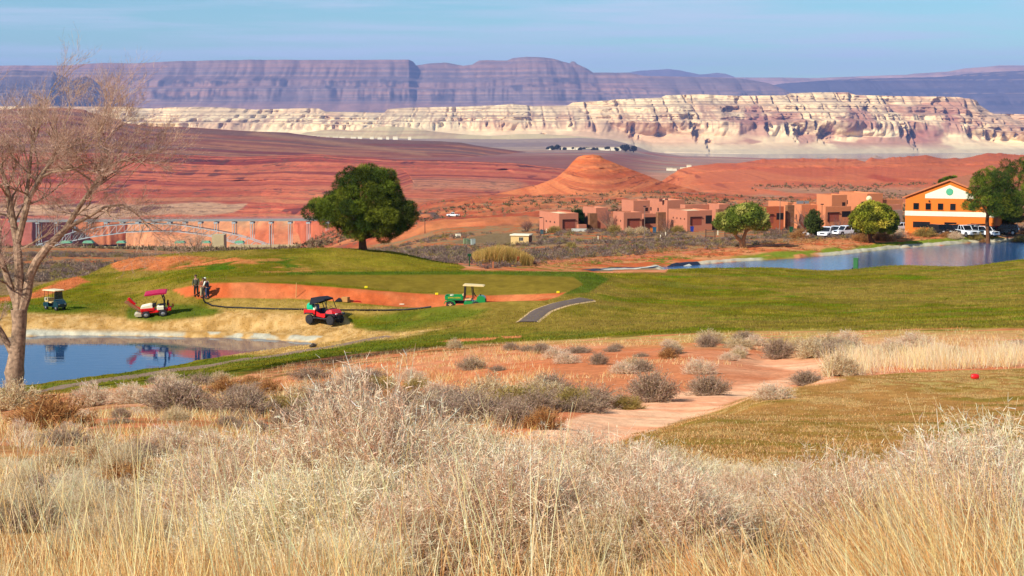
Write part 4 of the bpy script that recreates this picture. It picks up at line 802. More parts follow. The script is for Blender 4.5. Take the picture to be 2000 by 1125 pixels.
# ------------------------------------------------------------------ mesh helpers for built things
class MB:
    def __init__(s): s.v = []; s.f = []
    def add(s, vs, fs, M=None):
        b = len(s.v)
        for v in vs: v = Vector(v); s.v.append(tuple(M @ v) if M is not None else tuple(v))
        s.f += [tuple(b + i for i in f) for f in fs]; return s
    def box(s, x0, x1, y0, y1, z0, z1, bv=0, M=None):
        if bv <= 0:
            vs = [(x, y, z) for z in (z0, z1) for y in (y0, y1) for x in (x0, x1)]
            return s.add(vs, [(0, 2, 3, 1), (4, 5, 7, 6), (0, 1, 5, 4), (2, 6, 7, 3), (0, 4, 6, 2), (1, 3, 7, 5)], M)
        bm = bmesh.new(); bmesh.ops.create_cube(bm, size=1, matrix=Matrix.Translation(((x0 + x1) / 2, (y0 + y1) / 2, (z0 + z1) / 2)) @ Matrix.Diagonal((abs(x1 - x0), abs(y1 - y0), abs(z1 - z0), 1)))
        bmesh.ops.bevel(bm, geom=bm.edges[:], offset=min(bv, .45 * min(abs(x1 - x0), abs(y1 - y0), abs(z1 - z0))), segments=2, affect='EDGES', profile=.5)
        bm.verts.index_update(); s.add([v.co for v in bm.verts], [[v.index for v in f.verts] for f in bm.faces], M); bm.free(); return s
    def prism(s, poly, y0, y1, M=None, taper=0):
        """poly in x,z extruded along y; taper pulls in the y ends"""
        n = len(poly); cx = sum(p[0] for p in poly) / n; cz = sum(p[1] for p in poly) / n
        vs = [(x, y0, z) for x, z in poly] + [(x, y1, z) for x, z in poly]
        fs = [tuple(range(n)), tuple(range(2 * n - 1, n - 1, -1))] + [(i, i + n, (i + 1) % n + n, (i + 1) % n) for i in range(n)]
        return s.add(vs, fs, M)
    def tube(s, pts, r, n=8, cap=True):
        pts = [Vector(p) for p in pts]; rs = r if isinstance(r, (list, tuple)) else [r] * len(pts); b = len(s.v); up = None
        for i, p in enumerate(pts):
            d = (pts[min(i + 1, len(pts) - 1)] - pts[max(i - 1, 0)])
            d = d.normalized() if d.length > 1e-9 else Vector((0, 0, 1))
            if up is None: up = d.orthogonal().normalized()
            else:
                up = (up - d * up.dot(d)); up = up.normalized() if up.length > 1e-6 else d.orthogonal().normalized()
            sd_ = d.cross(up)
            for k in range(n):
                a = 2 * math.pi * k / n; s.v.append(tuple(p + (up * math.cos(a) + sd_ * math.sin(a)) * rs[i]))
        for i in range(len(pts) - 1):
            for k in range(n): s.f.append((b + i * n + k, b + i * n + (k + 1) % n, b + (i + 1) * n + (k + 1) % n, b + (i + 1) * n + k))
        if cap: s.f.append(tuple(b + k for k in range(n - 1, -1, -1))); s.f.append(tuple(b + (len(pts) - 1) * n + k for k in range(n)))
        return s
    def lathe(s, prof, axis='y', c=(0, 0, 0), n=18):
        """prof: (offset along axis, radius)"""
        b = len(s.v)
        for h, r in prof:
            for k in range(n):
                a = 2 * math.pi * k / n; u, w_ = r * math.cos(a), r * math.sin(a)
                s.v.append((c[0] + u, c[1] + h, c[2] + w_) if axis == 'y' else ((c[0] + u, c[1] + w_, c[2] + h) if axis == 'z' else (c[0] + h, c[1] + u, c[2] + w_)))
        for i in range(len(prof) - 1):
            for k in range(n): s.f.append((b + i * n + k, b + i * n + (k + 1) % n, b + (i + 1) * n + (k + 1) % n, b + (i + 1) * n + k))
        s.f.append(tuple(b + k for k in range(n))); s.f.append(tuple(b + (len(prof) - 1) * n + k for k in range(n - 1, -1, -1)))
        return s
    def build(s, name, m, parent=None, smooth=False, label=None):
        me = bpy.data.meshes.new(name); me.from_pydata(s.v, [], s.f); bm = bmesh.new(); bm.from_mesh(me)
        bmesh.ops.recalc_face_normals(bm, faces=bm.faces); bm.to_mesh(me); bm.free()
        o = link(name, me, m, parent, smooth)
        if smooth:
            try: me.set_sharp_from_angle(angle=R(40))
            except Exception: pass
        if label: o['label'] = label
        return o
# ------------------------------------------------------------------ TREES
def crown_mesh(name, centers, radii, per, leaf, cols, flat=.8, shell=.62, up=.25, asp=2.5):
    """leaf sprays on many clumps spread through the crown"""
    centers = np.array(centers, float); radii = np.array(radii, float); m = len(centers)
    i = np.repeat(np.arange(m), (per * (radii / radii.mean()) ** 2).astype(int)); n = len(i)
    d = unit(rng.normal(size=(n, 3))); d[:, 2] *= flat; rr = radii[i] * (shell + (1 - shell) * rng.uniform(0, 1, n) ** .5)
    p = centers[i] + d * rr[:, None]; o = unit(d * .8 + rng.normal(size=(n, 3)) * .55 + np.array([0, 0, up]))
    L = leaf * rng.uniform(.6, 1.4, n); cc = pick(cols, m, .2, k=1.1)[i] * (1 + rng.normal(size=(n, 1)) * .2)
    return blades(name, p, p + o * L[:, None], L / asp, np.clip(cc, .004, .8), w1=L / asp * .35)
bark = mat('rough_grey_brown_bark', A(184, 154, 142, .62), .95, noise=.5, nscale=5, bump=1, bscale=11)
barkd = mat('dark_pine_bark', A(128, 84, 64), .95, noise=.3, nscale=4, bump=.8, bscale=9)
barkl = mat('pale_willow_bark', A(206, 160, 124), .95, noise=.25, nscale=4, bump=.8, bscale=9)
PINE = [A(110, 126, 34, .68), A(86, 104, 28, .68), A(132, 142, 42, .68), A(64, 84, 26, .68)]
def px_crown(poly, base, D, nshell, rad, depth, fill=.3, sh=1.0):
    """clump centres inside a crown outline read from the photograph, rounded in depth"""
    xs = [p[0] for p in poly]; ys = [p[1] for p in poly]; cx = (min(xs) + max(xs)) / 2; out = []; rr = []
    s = D / FPX; t = 0
    while len(out) < nshell and t < 60000:
        t += 1; a, b = random.uniform(min(xs), max(xs)), random.uniform(min(ys), max(ys))
        d = -float(sdpoly(np.array([a]), np.array([b]), poly)[0]); r = rad * random.uniform(.7, 1.25)
        if d * s < r * random.choice([.85, .8, .65]): continue
        hw = max(.2, min(1, d / (.5 * (max(xs) - min(xs)) * .62)))
        dd = math.sqrt(1 - (1 - hw) ** 2) * depth
        side = random.choice([-1, -1, 1]); y = side * dd * random.uniform(1 - fill, 1)
        v = V(a, b, D) - base; v.y += y
        if any((v - Vector(o)).length < (r + q) * .5 for o, q in zip(out, rr)): continue
        out.append(tuple(v)); rr.append(r)
    return out, rr
def tree(name, label, cat, base, trunkpts, crown, barkm, leafm=None, group=None, limbs=()):
    root = empty(name, base); tag(root, label, cat, group)
    mb = MB()
    for pts, rs in trunkpts: mb.tube(pts, rs, 9)
    mb.build('trunk', barkm, root, smooth=True)
    if crown is not None:
        o = link('crown', crown, leafm or vgreen, root)
    return root
# big round pine on the mound
b0 = onray(709, 487.5, 150); Dp = b0.y
poly = [(593, 402), (612, 392), (622, 380), (650, 372), (656, 350), (668, 330), (690, 322), (705, 317), (735, 318), (760, 328), (775, 340), (784, 362), (792, 378), (806, 392), (815, 412), (814, 432), (802, 448), (786, 458), (770, 472), (750, 474), (735, 466), (718, 470), (690, 466), (672, 456), (660, 446), (640, 446), (622, 430), (602, 420)]
C_, R_ = px_crown(poly, b0, Dp, 135, .92, 4.6)
W_ = lambda px, py, dy=0: V(px, py, Dp) - b0 + Vector((0, dy, 0))
tr = [([W_(709, 490), W_(708, 480), W_(707, 465), W_(706, 440), W_(705, 400), W_(706, 360)], [.52, .42, .38, .34, .22, .08])]
for a, b, dy in [(640, 405, -1), (665, 420, 1.5), (770, 430, -1.2), (785, 410, .8), (740, 450, -1), (690, 450, -1.6), (650, 430, .3), (760, 380, 1), (670, 375, -1), (725, 345, .5)]:
    tr.append(([W_(707, min(466, b + 34)), W_((707 + a) / 2, b + 12, dy * .5), W_(a, b, dy)], [.2, .12, .04]))
tree('pine_tree', 'large round crowned dark green pine standing alone on the grassy mound', 'tree', b0, tr, crown_mesh('crown', C_, R_, 1150, .24, PINE, asp=7), barkd)
# tall pines at the right edge
def pine(px_, py_, D, poly, n, rad, depth, label, lean=0, per=520, top=None, trw=.36, cols=[c_ * 1.12 for c_ in PINE], name='pine_tree'):
    b = onray(px_, py_, D - 25); b = atD(px_, D); Cc, Rr = px_crown(poly, b, D, n, rad, depth); Wl = lambda a, c, dy=0: V(a, c, D) - b + Vector((0, dy, 0))
    ys = [p[1] for p in poly]; xs = [p[0] for p in poly]; cx = sum(xs) / len(xs); tp_ = min(ys) + 14; bt = max(ys)
    trk = [([Vector((0, 0, -.1)), Wl(px_, bt + 4), Wl(px_ + 2, bt - 14), Wl((px_ + cx) / 2, (bt + tp_) / 2), Wl(cx, tp_)], [trw, trw * .85, trw * .75, trw * .45, .05])]
    for k in range(7):
        c = random.choice(Cc); f = Wl(px_ * .7 + cx * .3, bt - 6); trk.append(([f, (f + Vector(c)) / 2 + Vector((0, 0, .3)), Vector(c)], [trw * .4, trw * .25, .04]))
    return tree(name, label, 'tree', b, trk, crown_mesh('crown', Cc, Rr, per * 1.5, .28, cols, asp=6), barkd)
pine(1928, 450, 291, [(1884, 400), (1900, 370), (1905, 345), (1925, 330), (1950, 322), (1965, 345), (1985, 380), (1990, 410), (1975, 425), (1945, 428), (1925, 418), (1905, 412), (1888, 410)], 60, 1.15, 4.2, 'tall reddish trunked pine before the orange building')
pine(1977, 447, 300, [(1950, 330), (1962, 312), (1985, 305), (2010, 308), (2060, 330), (2080, 380), (2060, 430), (2010, 440), (1975, 430), (1955, 440), (1940, 432), (1960, 380)], 70, 1.2, 4.5, 'taller full crowned pine at the right edge of the picture')
pine(1958, 448, 312, [(1938, 420), (1950, 405), (1975, 405), (2000, 415), (1990, 440), (1960, 442), (1940, 436)], 22, .8, 2, 'small low pine behind the two tall pines', trw=.2)
pine(1855, 440, 352, [(1834, 364), (1840, 350), (1848, 344), (1862, 343), (1871, 348), (1873, 356), (1860, 362), (1845, 362)], 16, .6, 1.6, 'dark green treetop showing over the roof of the orange building', trw=.25)
pine(1690, 444, 372, [(1671, 412), (1674, 402), (1684, 394), (1700, 394), (1708, 402), (1700, 425), (1680, 425)], 20, .7, 1.6, 'dark evergreen behind the round green tree', trw=.22)
pine(1134, 444, 392, [(1122, 415), (1124, 410), (1131, 407), (1137, 414), (1141, 428), (1141, 440), (1132, 440), (1128, 428)], 16, .5, 1.0, 'slim dark conifer beside the leftmost adobe garage', trw=.15, cols=[A(60, 92, 40, .62), A(44, 74, 34, .62)])
GRL = [A(152, 162, 66, .9), A(122, 140, 50, .9), A(180, 180, 96, .9), A(92, 108, 40, .9)]
OLT = [A(160, 158, 48, .95), A(132, 138, 38, .95), A(186, 178, 70, .95), A(96, 104, 32, .95)]
# willow with forked pale trunk
b1 = atD(1447, 270); W1 = lambda a, c, dy=0: V(a, c, 270) - b1 + Vector((0, dy, 0))
Cc, Rr = px_crown([(1390, 436), (1400, 420), (1420, 412), (1425, 402), (1450, 396), (1480, 397), (1492, 410), (1500, 430), (1500, 446), (1480, 450), (1455, 446), (1430, 456), (1410, 448), (1396, 442)], b1, 270, 80, .8, 3.2)
tree('willow_tree', 'green willow with a forked pale trunk on the red bank', 'tree', b1, [([Vector((.2, 0, -.2)), W1(1447, 470), W1(1438, 462), W1(1432, 448), W1(1425, 425)], [.42, .3, .24, .18, .08]), ([Vector((.3, 0, -.2)), W1(1452, 466), W1(1457, 452), W1(1468, 444), W1(1480, 425)], [.4, .3, .24, .16, .06]), ([W1(1457, 452), W1(1452, 430), W1(1455, 412)], [.2, .12, .04]), ([W1(1432, 448), W1(1415, 440), W1(1402, 432)], [.14, .08, .03])], crown_mesh('crown', Cc, Rr, 420, .30, GRL, asp=4, up=-.2), barkl)
b2 = atD(1703, 283); W2 = lambda a, c, dy=0: V(a, c, 283) - b2 + Vector((0, dy, 0))
Cc, Rr = px_crown([(1662, 440), (1664, 415), (1674, 402), (1690, 395), (1715, 393), (1738, 402), (1748, 418), (1752, 436), (1745, 452), (1730, 458), (1710, 452), (1692, 458), (1672, 454)], b2, 283, 90, .8, 3.4)
tree('round_tree', 'round yellow green tree with dark trunk above the far pond', 'tree', b2, [([Vector((0, 0, -.2)), W2(1700, 466), W2(1698, 452), W2(1704, 425), W2(1708, 405)], [.45, .34, .28, .18, .05]), ([W2(1700, 462), W2(1716, 448), W2(1735, 432)], [.2, .14, .04]), ([W2(1699, 458), W2(1685, 446), W2(1672, 432)], [.18, .12, .04])], crown_mesh('crown', Cc, Rr, 430, .26, OLT, asp=2.4), barkd)
b3 = atD(1590, 318); W3 = lambda a, c, dy=0: V(a, c, 318) - b3 + Vector((0, dy, 0))
Cc, Rr = px_crown([(1572, 452), (1574, 430), (1582, 414), (1592, 406), (1600, 418), (1605, 436), (1604, 454), (1590, 458)], b3, 318, 34, .7, 1.6)
tree('small_tree', 'dark slender green tree left of the white parked cars', 'tree', b3, [([Vector((0, 0, -.1)), W3(1590, 440), W3(1590, 415)], [.16, .1, .03])], crown_mesh('crown', Cc, Rr, 260, .26, [A(100, 116, 50, .6), A(76, 92, 42, .6)], asp=2.6), barkd)
# ---- bare trees
class Twig:
    def __init__(s): s.p0 = []; s.p1 = []; s.w = []
def grow(mb, tw, p, d, L, r, lvl, maxl, droop, spread, rnd, thin):
    """one limb: a bent tapering tube that gives off smaller limbs, ending in fine twigs"""
    n = 4 if r > thin else 3; pts = [p]; rs = [r]; q = p.copy(); dd = d.normalized()
    for k in range(n):
        dd = (dd + Vector((rnd.gauss(0, .13), rnd.gauss(0, .13), .05 + rnd.gauss(0, .11) + droop * (lvl - 1) * .1))).normalized()
        q = q + dd * (L / n); pts.append(q.copy()); rs.append(r * (1 - .5 * (k + 1) / n))
    if r > thin: mb.tube(pts, rs, 6 if r > .05 else 4, cap=False)
    else:
        for a, b, w_ in zip(pts[:-1], pts[1:], rs): tw.p0.append(a); tw.p1.append(b); tw.w.append(w_ * 2)
    if lvl >= maxl: return
    nb = rnd.randint(4, 5)
    for k in range(nb):
        t = rnd.uniform(.25, 1) if k else 1.0; j = min(n - 1, int(t * n)); f = t * n - j; b = pts[j].lerp(pts[j + 1], min(1, f))
        ax = Vector((rnd.gauss(0, 1), rnd.gauss(0, 1), rnd.gauss(0, .6))).normalized()
        nd = (dd + ax * spread * rnd.uniform(.5, 1.2) + Vector((0, 0, droop * .12))).normalized()
        grow(mb, tw, b, nd, L * rnd.uniform(.5, .82), r * rnd.uniform(.42, .62), lvl + 1, maxl, droop, spread, rnd, thin)
def bare(name, label, base, limbs, seeds, maxl, barkm, twcol, thin=.022, seed=3, droop=-.6, spread=.75, hw=.0):
    rnd = random.Random(seed); root = empty(name, base); tag(root, label, 'tree'); mt = MB(); ml = MB(); tw = Twig()
    for i, (pts, rs) in enumerate(limbs): (mt if i == 0 else ml).tube(pts, rs, 12 if i == 0 else 8, cap=False)
    for p, d, L, r in seeds: grow(ml, tw, Vector(p), Vector(d), L, r, 1, maxl, droop, spread, rnd, thin)
    mt.build('trunk', barkm, root, smooth=True); ml.build('limbs', barkm, root, smooth=True)
    p0 = np.array(tw.p0); p1 = np.array(tw.p1); w_ = np.maximum(np.array(tw.w), .009)
    me = blades('twigs', p0, p1, w_, pick(twcol, len(p0), .15, k=1.3), w1=w_ * .7); link('twigs', me, vleaf, root)
    return root
DT = 100.0; bt_ = atD(28, DT); T = lambda a, c, dy=0: V(a, c, DT) - bt_ + Vector((0, dy, 0))
trunk = ([Vector((0, 0, -.4)), T(29, 765), T(29, 745), T(28, 728), T(30, 712), T(33, 690), T(36, 660), T(38, 630), T(37, 604)], [.62, .52, .47, .56, .48, .44, .40, .40, .46])
LB = [([T(37, 612), T(30, 585), T(20, 560), T(12, 535), T(2, 505), T(-20, 470), T(-50, 430)], [.3, .24, .21, .19, .16, .12, .07]),
 ([T(37, 612), T(38, 570), T(37, 530), T(34, 480), T(27, 440), T(20, 400), T(12, 360), T(5, 335), T(-15, 290)], [.34, .28, .26, .23, .2, .17, .13, .1, .06]),
 ([T(34, 475), T(48, 430, -.3), T(62, 385, -.5), T(85, 345, -.6), T(104, 315, -.5), T(120, 285, -.4)], [.2, .18, .15, .12, .09, .05]),
 ([T(40, 610), T(52, 575), T(58, 540), T(72, 510), T(95, 480), T(130, 446), T(152, 408), T(170, 382), T(195, 345), T(212, 325)], [.34, .3, .26, .24, .22, .18, .14, .12, .09, .07]),
 ([T(130, 446), T(152, 434), T(176, 422), T(205, 404), T(240, 400), T(268, 418), T(290, 445)], [.13, .11, .09, .07, .06, .045, .03]),
 ([T(212, 325), T(214, 305), T(200, 290, .3), T(190, 270, .5)], [.07, .055, .05, .03]),
 ([T(212, 325), T(235, 316), T(262, 305), T(285, 325)], [.06, .05, .04, .025]),
 ([T(120, 285, -.4), T(150, 300, -.8), T(175, 290, -1), T(200, 262, -1.2)], [.06, .06, .05, .03]),
 ([T(48, 430), T(46, 380, .6), T(50, 330, .9), T(52, 290, 1), T(70, 240, 1)], [.14, .12, .09, .07, .04]),
 ([T(30, 700), T(18, 678), T(6, 655), T(-6, 635), T(-30, 600)], [.26, .2, .18, .16, .1]),
 ([T(85, 345, -.6), T(110, 335, -.9), T(150, 330, -1.3), T(180, 318, -1.4)], [.08, .06, .05, .03])]
SD = []
def sprout(limb, n, L, r, t0=.35, up=.25, out=(0, 0)):
    pts, rs = limb; m = len(pts) - 1
    for k in range(n):
        t = t0 + (1 - t0) * (k + random.random() * .6) / n; j = min(m - 1, int(t * m)); p = pts[j].lerp(pts[j + 1], t * m - j); d = (pts[j + 1] - pts[j]).normalized()
        a = Vector((random.gauss(0, 1) + out[0], random.gauss(0, 1), random.gauss(0, .7) + up + out[1])).normalized()
        SD.append((p, d * .6 + a, L * random.uniform(.6, 1.2), min(r, rs[j] * .6)))
random.seed(21)
sprout(LB[0], 6, 2.0, .07); sprout(LB[1], 11, 2.1, .07); sprout(LB[2], 10, 2.0, .06, .3); sprout(LB[3], 9, 2.1, .06, .55); sprout(LB[4], 9, 1.9, .045, .3, -.5, (.3, -.6)); sprout(LB[5], 6, 1.7, .04, .3)
sprout(LB[6], 7, 1.7, .04, .2, -.2, (.5, 0)); sprout(LB[7], 8, 1.8, .04, .2); sprout(LB[8], 9, 1.9, .05, .3); sprout(LB[9], 3, 1.2, .05, .5); sprout(LB[10], 6, 1.6, .04, .3)
SD.append((LB[1][0][-1], (-.3, 0, 1), 2.4, .06)); SD.append((LB[8][0][-1], (.2, 0, 1), 2.2, .05)); SD.append((LB[2][0][-1], (.3, 0, .9), 2.2, .05)); SD.append((LB[5][0][-1], (.2, 0, .9), 2.0, .04)); SD.append((LB[7][0][-1], (.5, 0, .8), 2.0, .04))
TWC = [A(222, 190, 174), A(200, 164, 150), A(240, 212, 196), A(166, 134, 120)]
bare('bare_tree', 'tall leafless tree with a knotted trunk at the left edge by the pond', bt_, [trunk] + LB, SD, 5, bark, TWC, droop=.05, spread=.7)
random.seed(5)
def small_bare(px_, D, h, n, label, cols=TWC, name='bare_tree', sp=.7, L=.42, fan=.5, maxl=4):
    b = atD(px_, D); sd_ = [(Vector((random.gauss(0, .08), random.gauss(0, .08), 0)), (random.gauss(0, fan), random.gauss(0, fan), 1), h * L, h * .012 + .02) for _ in range(n)]
    return bare(name, label, b, [([Vector((0, 0, -.1)), Vector((0, 0, h * .1))], [h * .03 + .03, h * .025 + .02])], sd_, maxl, bark, cols, thin=.03, seed=int(px_), droop=.3, spread=sp)
small_bare(385, 197, 3.3, 6, 'small multi stemmed leafless tree before the arch bridge')
PUR = [A(150, 112, 112), A(132, 98, 100), A(170, 132, 124)]
small_bare(1188, 386, 5.2, 9, 'purplish leafless tree between the first two adobe houses', PUR, maxl=4)
small_bare(1575, 352, 6.0, 9, 'purplish leafless tree beside the right hand adobe house', PUR)
small_bare(1300, 380, 3.6, 8, 'thin leafless shrub tree before the middle adobe house', PUR)
small_bare(1640, 345, 3.8, 8, 'low purplish leafless tree behind the white parked cars', PUR)
for q, lb in [(1030, 'left of the pair of brown leafless thickets by the first adobe house'), (1062, 'right of the pair of brown leafless thickets by the first adobe house')]: small_bare(q, 400, 3.2, 14, lb, PUR, 'thicket', .9, .4, .9)
# ------------------------------------------------------------------ BUILDINGS AND ROADS
HT = R(22)
def M_at(v, rz): return Matrix.Translation(v) @ Matrix.Rotation(rz, 4, 'Z')
m_roof = mat('pale_gravel_roof', A(240, 222, 200, .9), .9)
m_door = mat('brown_garage_door', A(176, 92, 82), .6); m_dark = mat('dark_opening', (.012, .01, .012), .5); m_stone = mat('brown_stone_veneer', A(156, 108, 84), .95, noise=.3, nscale=1.5)  # near-black dark_opening also paints the shade inside the porches
m_glass = mat('dark_window_glass', (.01, .012, .016), .08, spec=.6)
def blk(root, base, pxc, wl, wr, yt, yb, D, m, parap=.35, name='wall', th=None, sink=1.5):
    """one adobe volume: its near corner stands at bearing pxc; wl / wr are the picture widths of its left and front faces"""
    th = HT if th is None else th; s = D / FPX; c = V(pxc, yb, D); top = V(pxc, yt, D).z
    W = max(.5, wr * s / math.cos(th)); Dp_ = max(1.0, wl * s / math.sin(th)) if wl else 5.0
    Mx = Matrix.Translation(Vector((c.x, c.y, c.z)) - base) @ Matrix.Rotation(th, 4, 'Z'); H = top - c.z
    mb = MB(); mb.box(0, W, 0, Dp_, -sink, H - parap, M=Mx)
    if parap > .05:
        p = .28
        for a in ((0, W, 0, p), (0, W, Dp_ - p, Dp_), (0, p, p, Dp_ - p), (W - p, W, p, Dp_ - p)): mb.box(*a, H - parap - .001, H, M=Mx)
        MB().box(p, W - p, p, Dp_ - p, H - parap, H - parap + .06, M=Mx).build('roof', m_roof, root)
    mb.build(name, m, root)
    return Mx, W, Dp_, H, s
def opening(root, B, side, a0, a1, z0, z1, m, name, d=.25, child=None):
    """flush panel for an opening on a block face; side 'f' front or 'l' left; a in face fractions, z in metres"""
    Mx, W, Dp_, H, s = B; mb = MB()
    if side == 'f': mb.box(a0 * W, a1 * W, -.03, d, z0, z1, M=Mx)
    else: mb.box(-.03, d, a0 * Dp_, a1 * Dp_, z0, z1, M=Mx)
    o = mb.build(name, m, root)
    if name == 'garage_door':
        t = MB(); t.box(a0 * W - .12, a1 * W + .1, -.22, -.032, z1, z1 + .14, M=Mx); t.box(a0 * W - .12, a0 * W - .002, -.2, -.032, z0, z1 - .003, M=Mx); t.build('recess_shadow', m_dark, o)  # dark strips above and left paint the shadow of the door recess
    return o
def adobe(px_, py_, D, label, group=None):
    b = V(px_, py_, D); b.z = float(gz(b.x, b.y)); r = empty('adobe_house', b); tag(r, label, 'house', group); return r, b
PK1 = mat('pink_stucco', A(220, 142, 124), .9, noise=.05, nscale=.8); OR1 = mat('orange_stucco', A(234, 148, 114), .9, noise=.05, nscale=.8)
G_ = 'adobe houses across the plain'
# first house
r, b = adobe(1092, 446, 385, 'leftmost pink adobe house with a single garage and dark doorway', G_)
B = blk(r, b, 1092, 37, 38, 417, 446, 385, PK1); opening(r, B, 'f', .2, .82, 0, 1.75, m_door, 'garage_door')
for a in (.2, .42, .62): opening(r, B, 'l', a, a + .05, 1.0, 1.35, m_dark, 'window', .1)
B = blk(r, b, 1164, 23, 24, 406, 446, 394, PK1); B = blk(r, b, 1147, 8, 6, 416, 446, 392, PK1, .2)
B = blk(r, b, 1152, 3, 15, 417, 446, 389.5, m_stone, .2, 'tower'); B = blk(r, b, 1141, 4, 12, 425, 446, 391, m_dark, .02, 'porch'); B = blk(r, b, 1130, 2, 16, 438.5, 446, 384, PK1, .02, 'low_wall')
# second house, two storeys
r, b = adobe(1218, 445, 383, 'large two storey pink adobe house behind the leafless trees', G_)
B = blk(r, b, 1218, 18, 37, 415, 445, 383, PK1); opening(r, B, 'f', .22, .85, 0, 1.8, m_door, 'garage_door')
for a in (.25, .6): opening(r, B, 'l', a, a + .06, 1.2, 1.65, m_dark, 'window', .1)
B = blk(r, b, 1237, 20, 33, 392, 445, 392, PK1); opening(r, B, 'f', .72, .87, 3.6, 4.4, m_glass, 'window')
B = blk(r, b, 1303, 33, 35, 391, 445, 395, PK1); opening(r, B, 'l', .42, .48, 3.4, 4.2, m_glass, 'window', .1); opening(r, B, 'l', .78, .84, 3.4, 4.2, m_glass, 'window', .1)
B = blk(r, b, 1257, 6, 27, 418, 445, 389, PK1, .2); opening(r, B, 'f', .02, .98, .9, 2.3, m_dark, 'porch')
B = blk(r, b, 1285, 3, 16, 415, 445, 384.5, m_stone, .2, 'tower')
t = MB()
for q in (1291, 1302): c = V(q, 392, 396) - b; t.box(c.x - .35, c.x + .35, c.y, c.y + .6, c.z - .2, c.z + .5)
t.build('roof_vent', mat('grey_vent', A(120, 70, 70)), r)
# third house
r, b = adobe(1342, 440, 381, 'pink adobe house with the blue bin beside its garage', G_)
B = blk(r, b, 1342, 30, 51, 411.5, 440, 381, PK1); opening(r, B, 'f', .14, .57, 0, 1.65, m_door, 'garage_door'); opening(r, B, 'f', .74, .99, .25, 2.0, m_dark, 'porch')
for a in (.12, .32, .52, .72): opening(r, B, 'l', a, a + .04, 1.1, 1.45, m_dark, 'window', .1)
B = blk(r, b, 1338, 8, 48, 400, 440, 391, PK1); B = blk(r, b, 1404, 18, 22, 399, 440, 389, PK1); B = blk(r, b, 1402, 3, 20, 409, 440, 386, m_stone, .2, 'tower')
# fourth house
r, b = adobe(1497, 436, 380, 'orange adobe house right of the willow with a dark red garage face', G_)
B = blk(r, b, 1493, 6, 40, 404, 436, 380, mat('rust_stucco', A(214, 116, 84), .9)); opening(r, B, 'f', .02, .45, 0, 1.75, m_door, 'garage_door'); opening(r, B, 'f', .62, .99, .7, 2.1, m_dark, 'porch')
B = blk(r, b, 1538, 28, 12, 395.5, 436, 391, OR1); B = blk(r, b, 1538, 3, 14, 401, 436, 383, m_stone, .2, 'tower'); B = blk(r, b, 1565, 13, 40, 400, 436, 386, OR1); opening(r, B, 'l', .5, .6, .8, 1.8, m_glass, 'window', .1)
B = blk(r, b, 1560, 8, 43, 395.5, 436, 394, OR1)
t = MB(); c = V(1566, 394, 393) - b; t.box(c.x - 1, c.x + .4, c.y, c.y + 1, c.z - .6, c.z + .1); t.box(c.x + .7, c.x + 1.6, c.y, c.y + 1, c.z - .6, c.z + .1); t.build('roof_vent', mat('blue_grey_vent', A(140, 140, 160)), r)
# fifth house
r, b = adobe(1612, 433, 374, 'tall orange two storey adobe house behind the white parked cars', G_)
B = blk(r, b, 1612, 5, 54, 404, 433, 374, OR1); opening(r, B, 'f', .1, .52, 0, 1.8, m_door, 'garage_door'); opening(r, B, 'f', .64, .98, .9, 2.1, m_dark, 'porch')
B = blk(r, b, 1624, 21, 32, 381, 433, 382, OR1); opening(r, B, 'f', .68, .88, 3.3, 4.1, m_glass, 'window')
B = blk(r, b, 1693, 38, 33, 378, 433, 386, OR1); opening(r, B, 'l', .68, .76, 3.4, 4.3, m_glass, 'window', .1)
t = MB(); t.lathe([(0, .1), (.2, .55), (.25, .6)], 'y', tuple(V(1698, 388, 380) - b)); t.build('satellite_dish', m_roof, r)
r, b = adobe(1722, 436, 388, 'low orange adobe house partly hidden behind the round green tree', G_)
B = blk(r, b, 1722, 8, 44, 390, 436, 388, OR1); B = blk(r, b, 1732, 6, 30, 400, 436, 382, PK1)
b = V(1745, 440, 352); b.z = float(gz(b.x, b.y)); r = empty('small_building', b); tag(r, 'small lavender grey building beside the orange building', 'building')
B = blk(r, b, 1744, 5, 20, 411, 441, 352, mat('lavender_stucco', A(176, 150, 150), .9), .3); opening(r, B, 'f', .45, .65, 1.2, 2.0, m_glass, 'window')
# ---- orange gabled building
b = atD(1764, 305); root = empty('orange_building', b, R(-22)); tag(root, 'bright orange two storey building with a white gable and white band', 'building')
OW = 14.7; EV = 6.0; AP = 8.9; LN = 24; orm = mat('bright_orange_paint', A(250, 134, 44, .72), .75, noise=.04, nscale=.6); wht = mat('white_paint', A(250, 244, 238, .82), .7)
MB().prism([(0, -1.5), (OW, -1.5), (OW, EV), (OW / 2, AP), (0, EV)], 0, LN).build('wall', orm, root)
rf = MB(); k = (AP - EV) / (OW / 2)
rf.prism([(-.5, EV - .5 * k + .06), (OW / 2, AP + .06), (OW / 2, AP + .32), (-.5, EV - .5 * k + .30)], -.35, LN + .3); rf.prism([(OW + .5, EV - .5 * k + .06), (OW + .5, EV - .5 * k + .30), (OW / 2, AP + .32), (OW / 2, AP + .06)], -.35, LN + .3)
rf.build('roof', mat('salmon_roof_tiles', A(226, 138, 106), .85, noise=.15, nscale=3), root)
MB().prism([(3.3, 5.95), (11.4, 5.95), (11.4, 6.6), (OW / 2, 8.25), (3.3, 6.6)], -.06, .1).build('gable_panel', wht, root)
MB().lathe([(-.02, .62), (-.10, .60), (-.13, .5)], 'y', (OW / 2, 0, 7.1), 24).build('round_medallion', mat('turquoise_paint', A(90, 190, 160, .75), .6), root)
MB().box(-.05, OW + .05, -.07, .1, 2.95, 3.75).build('band', wht, root)
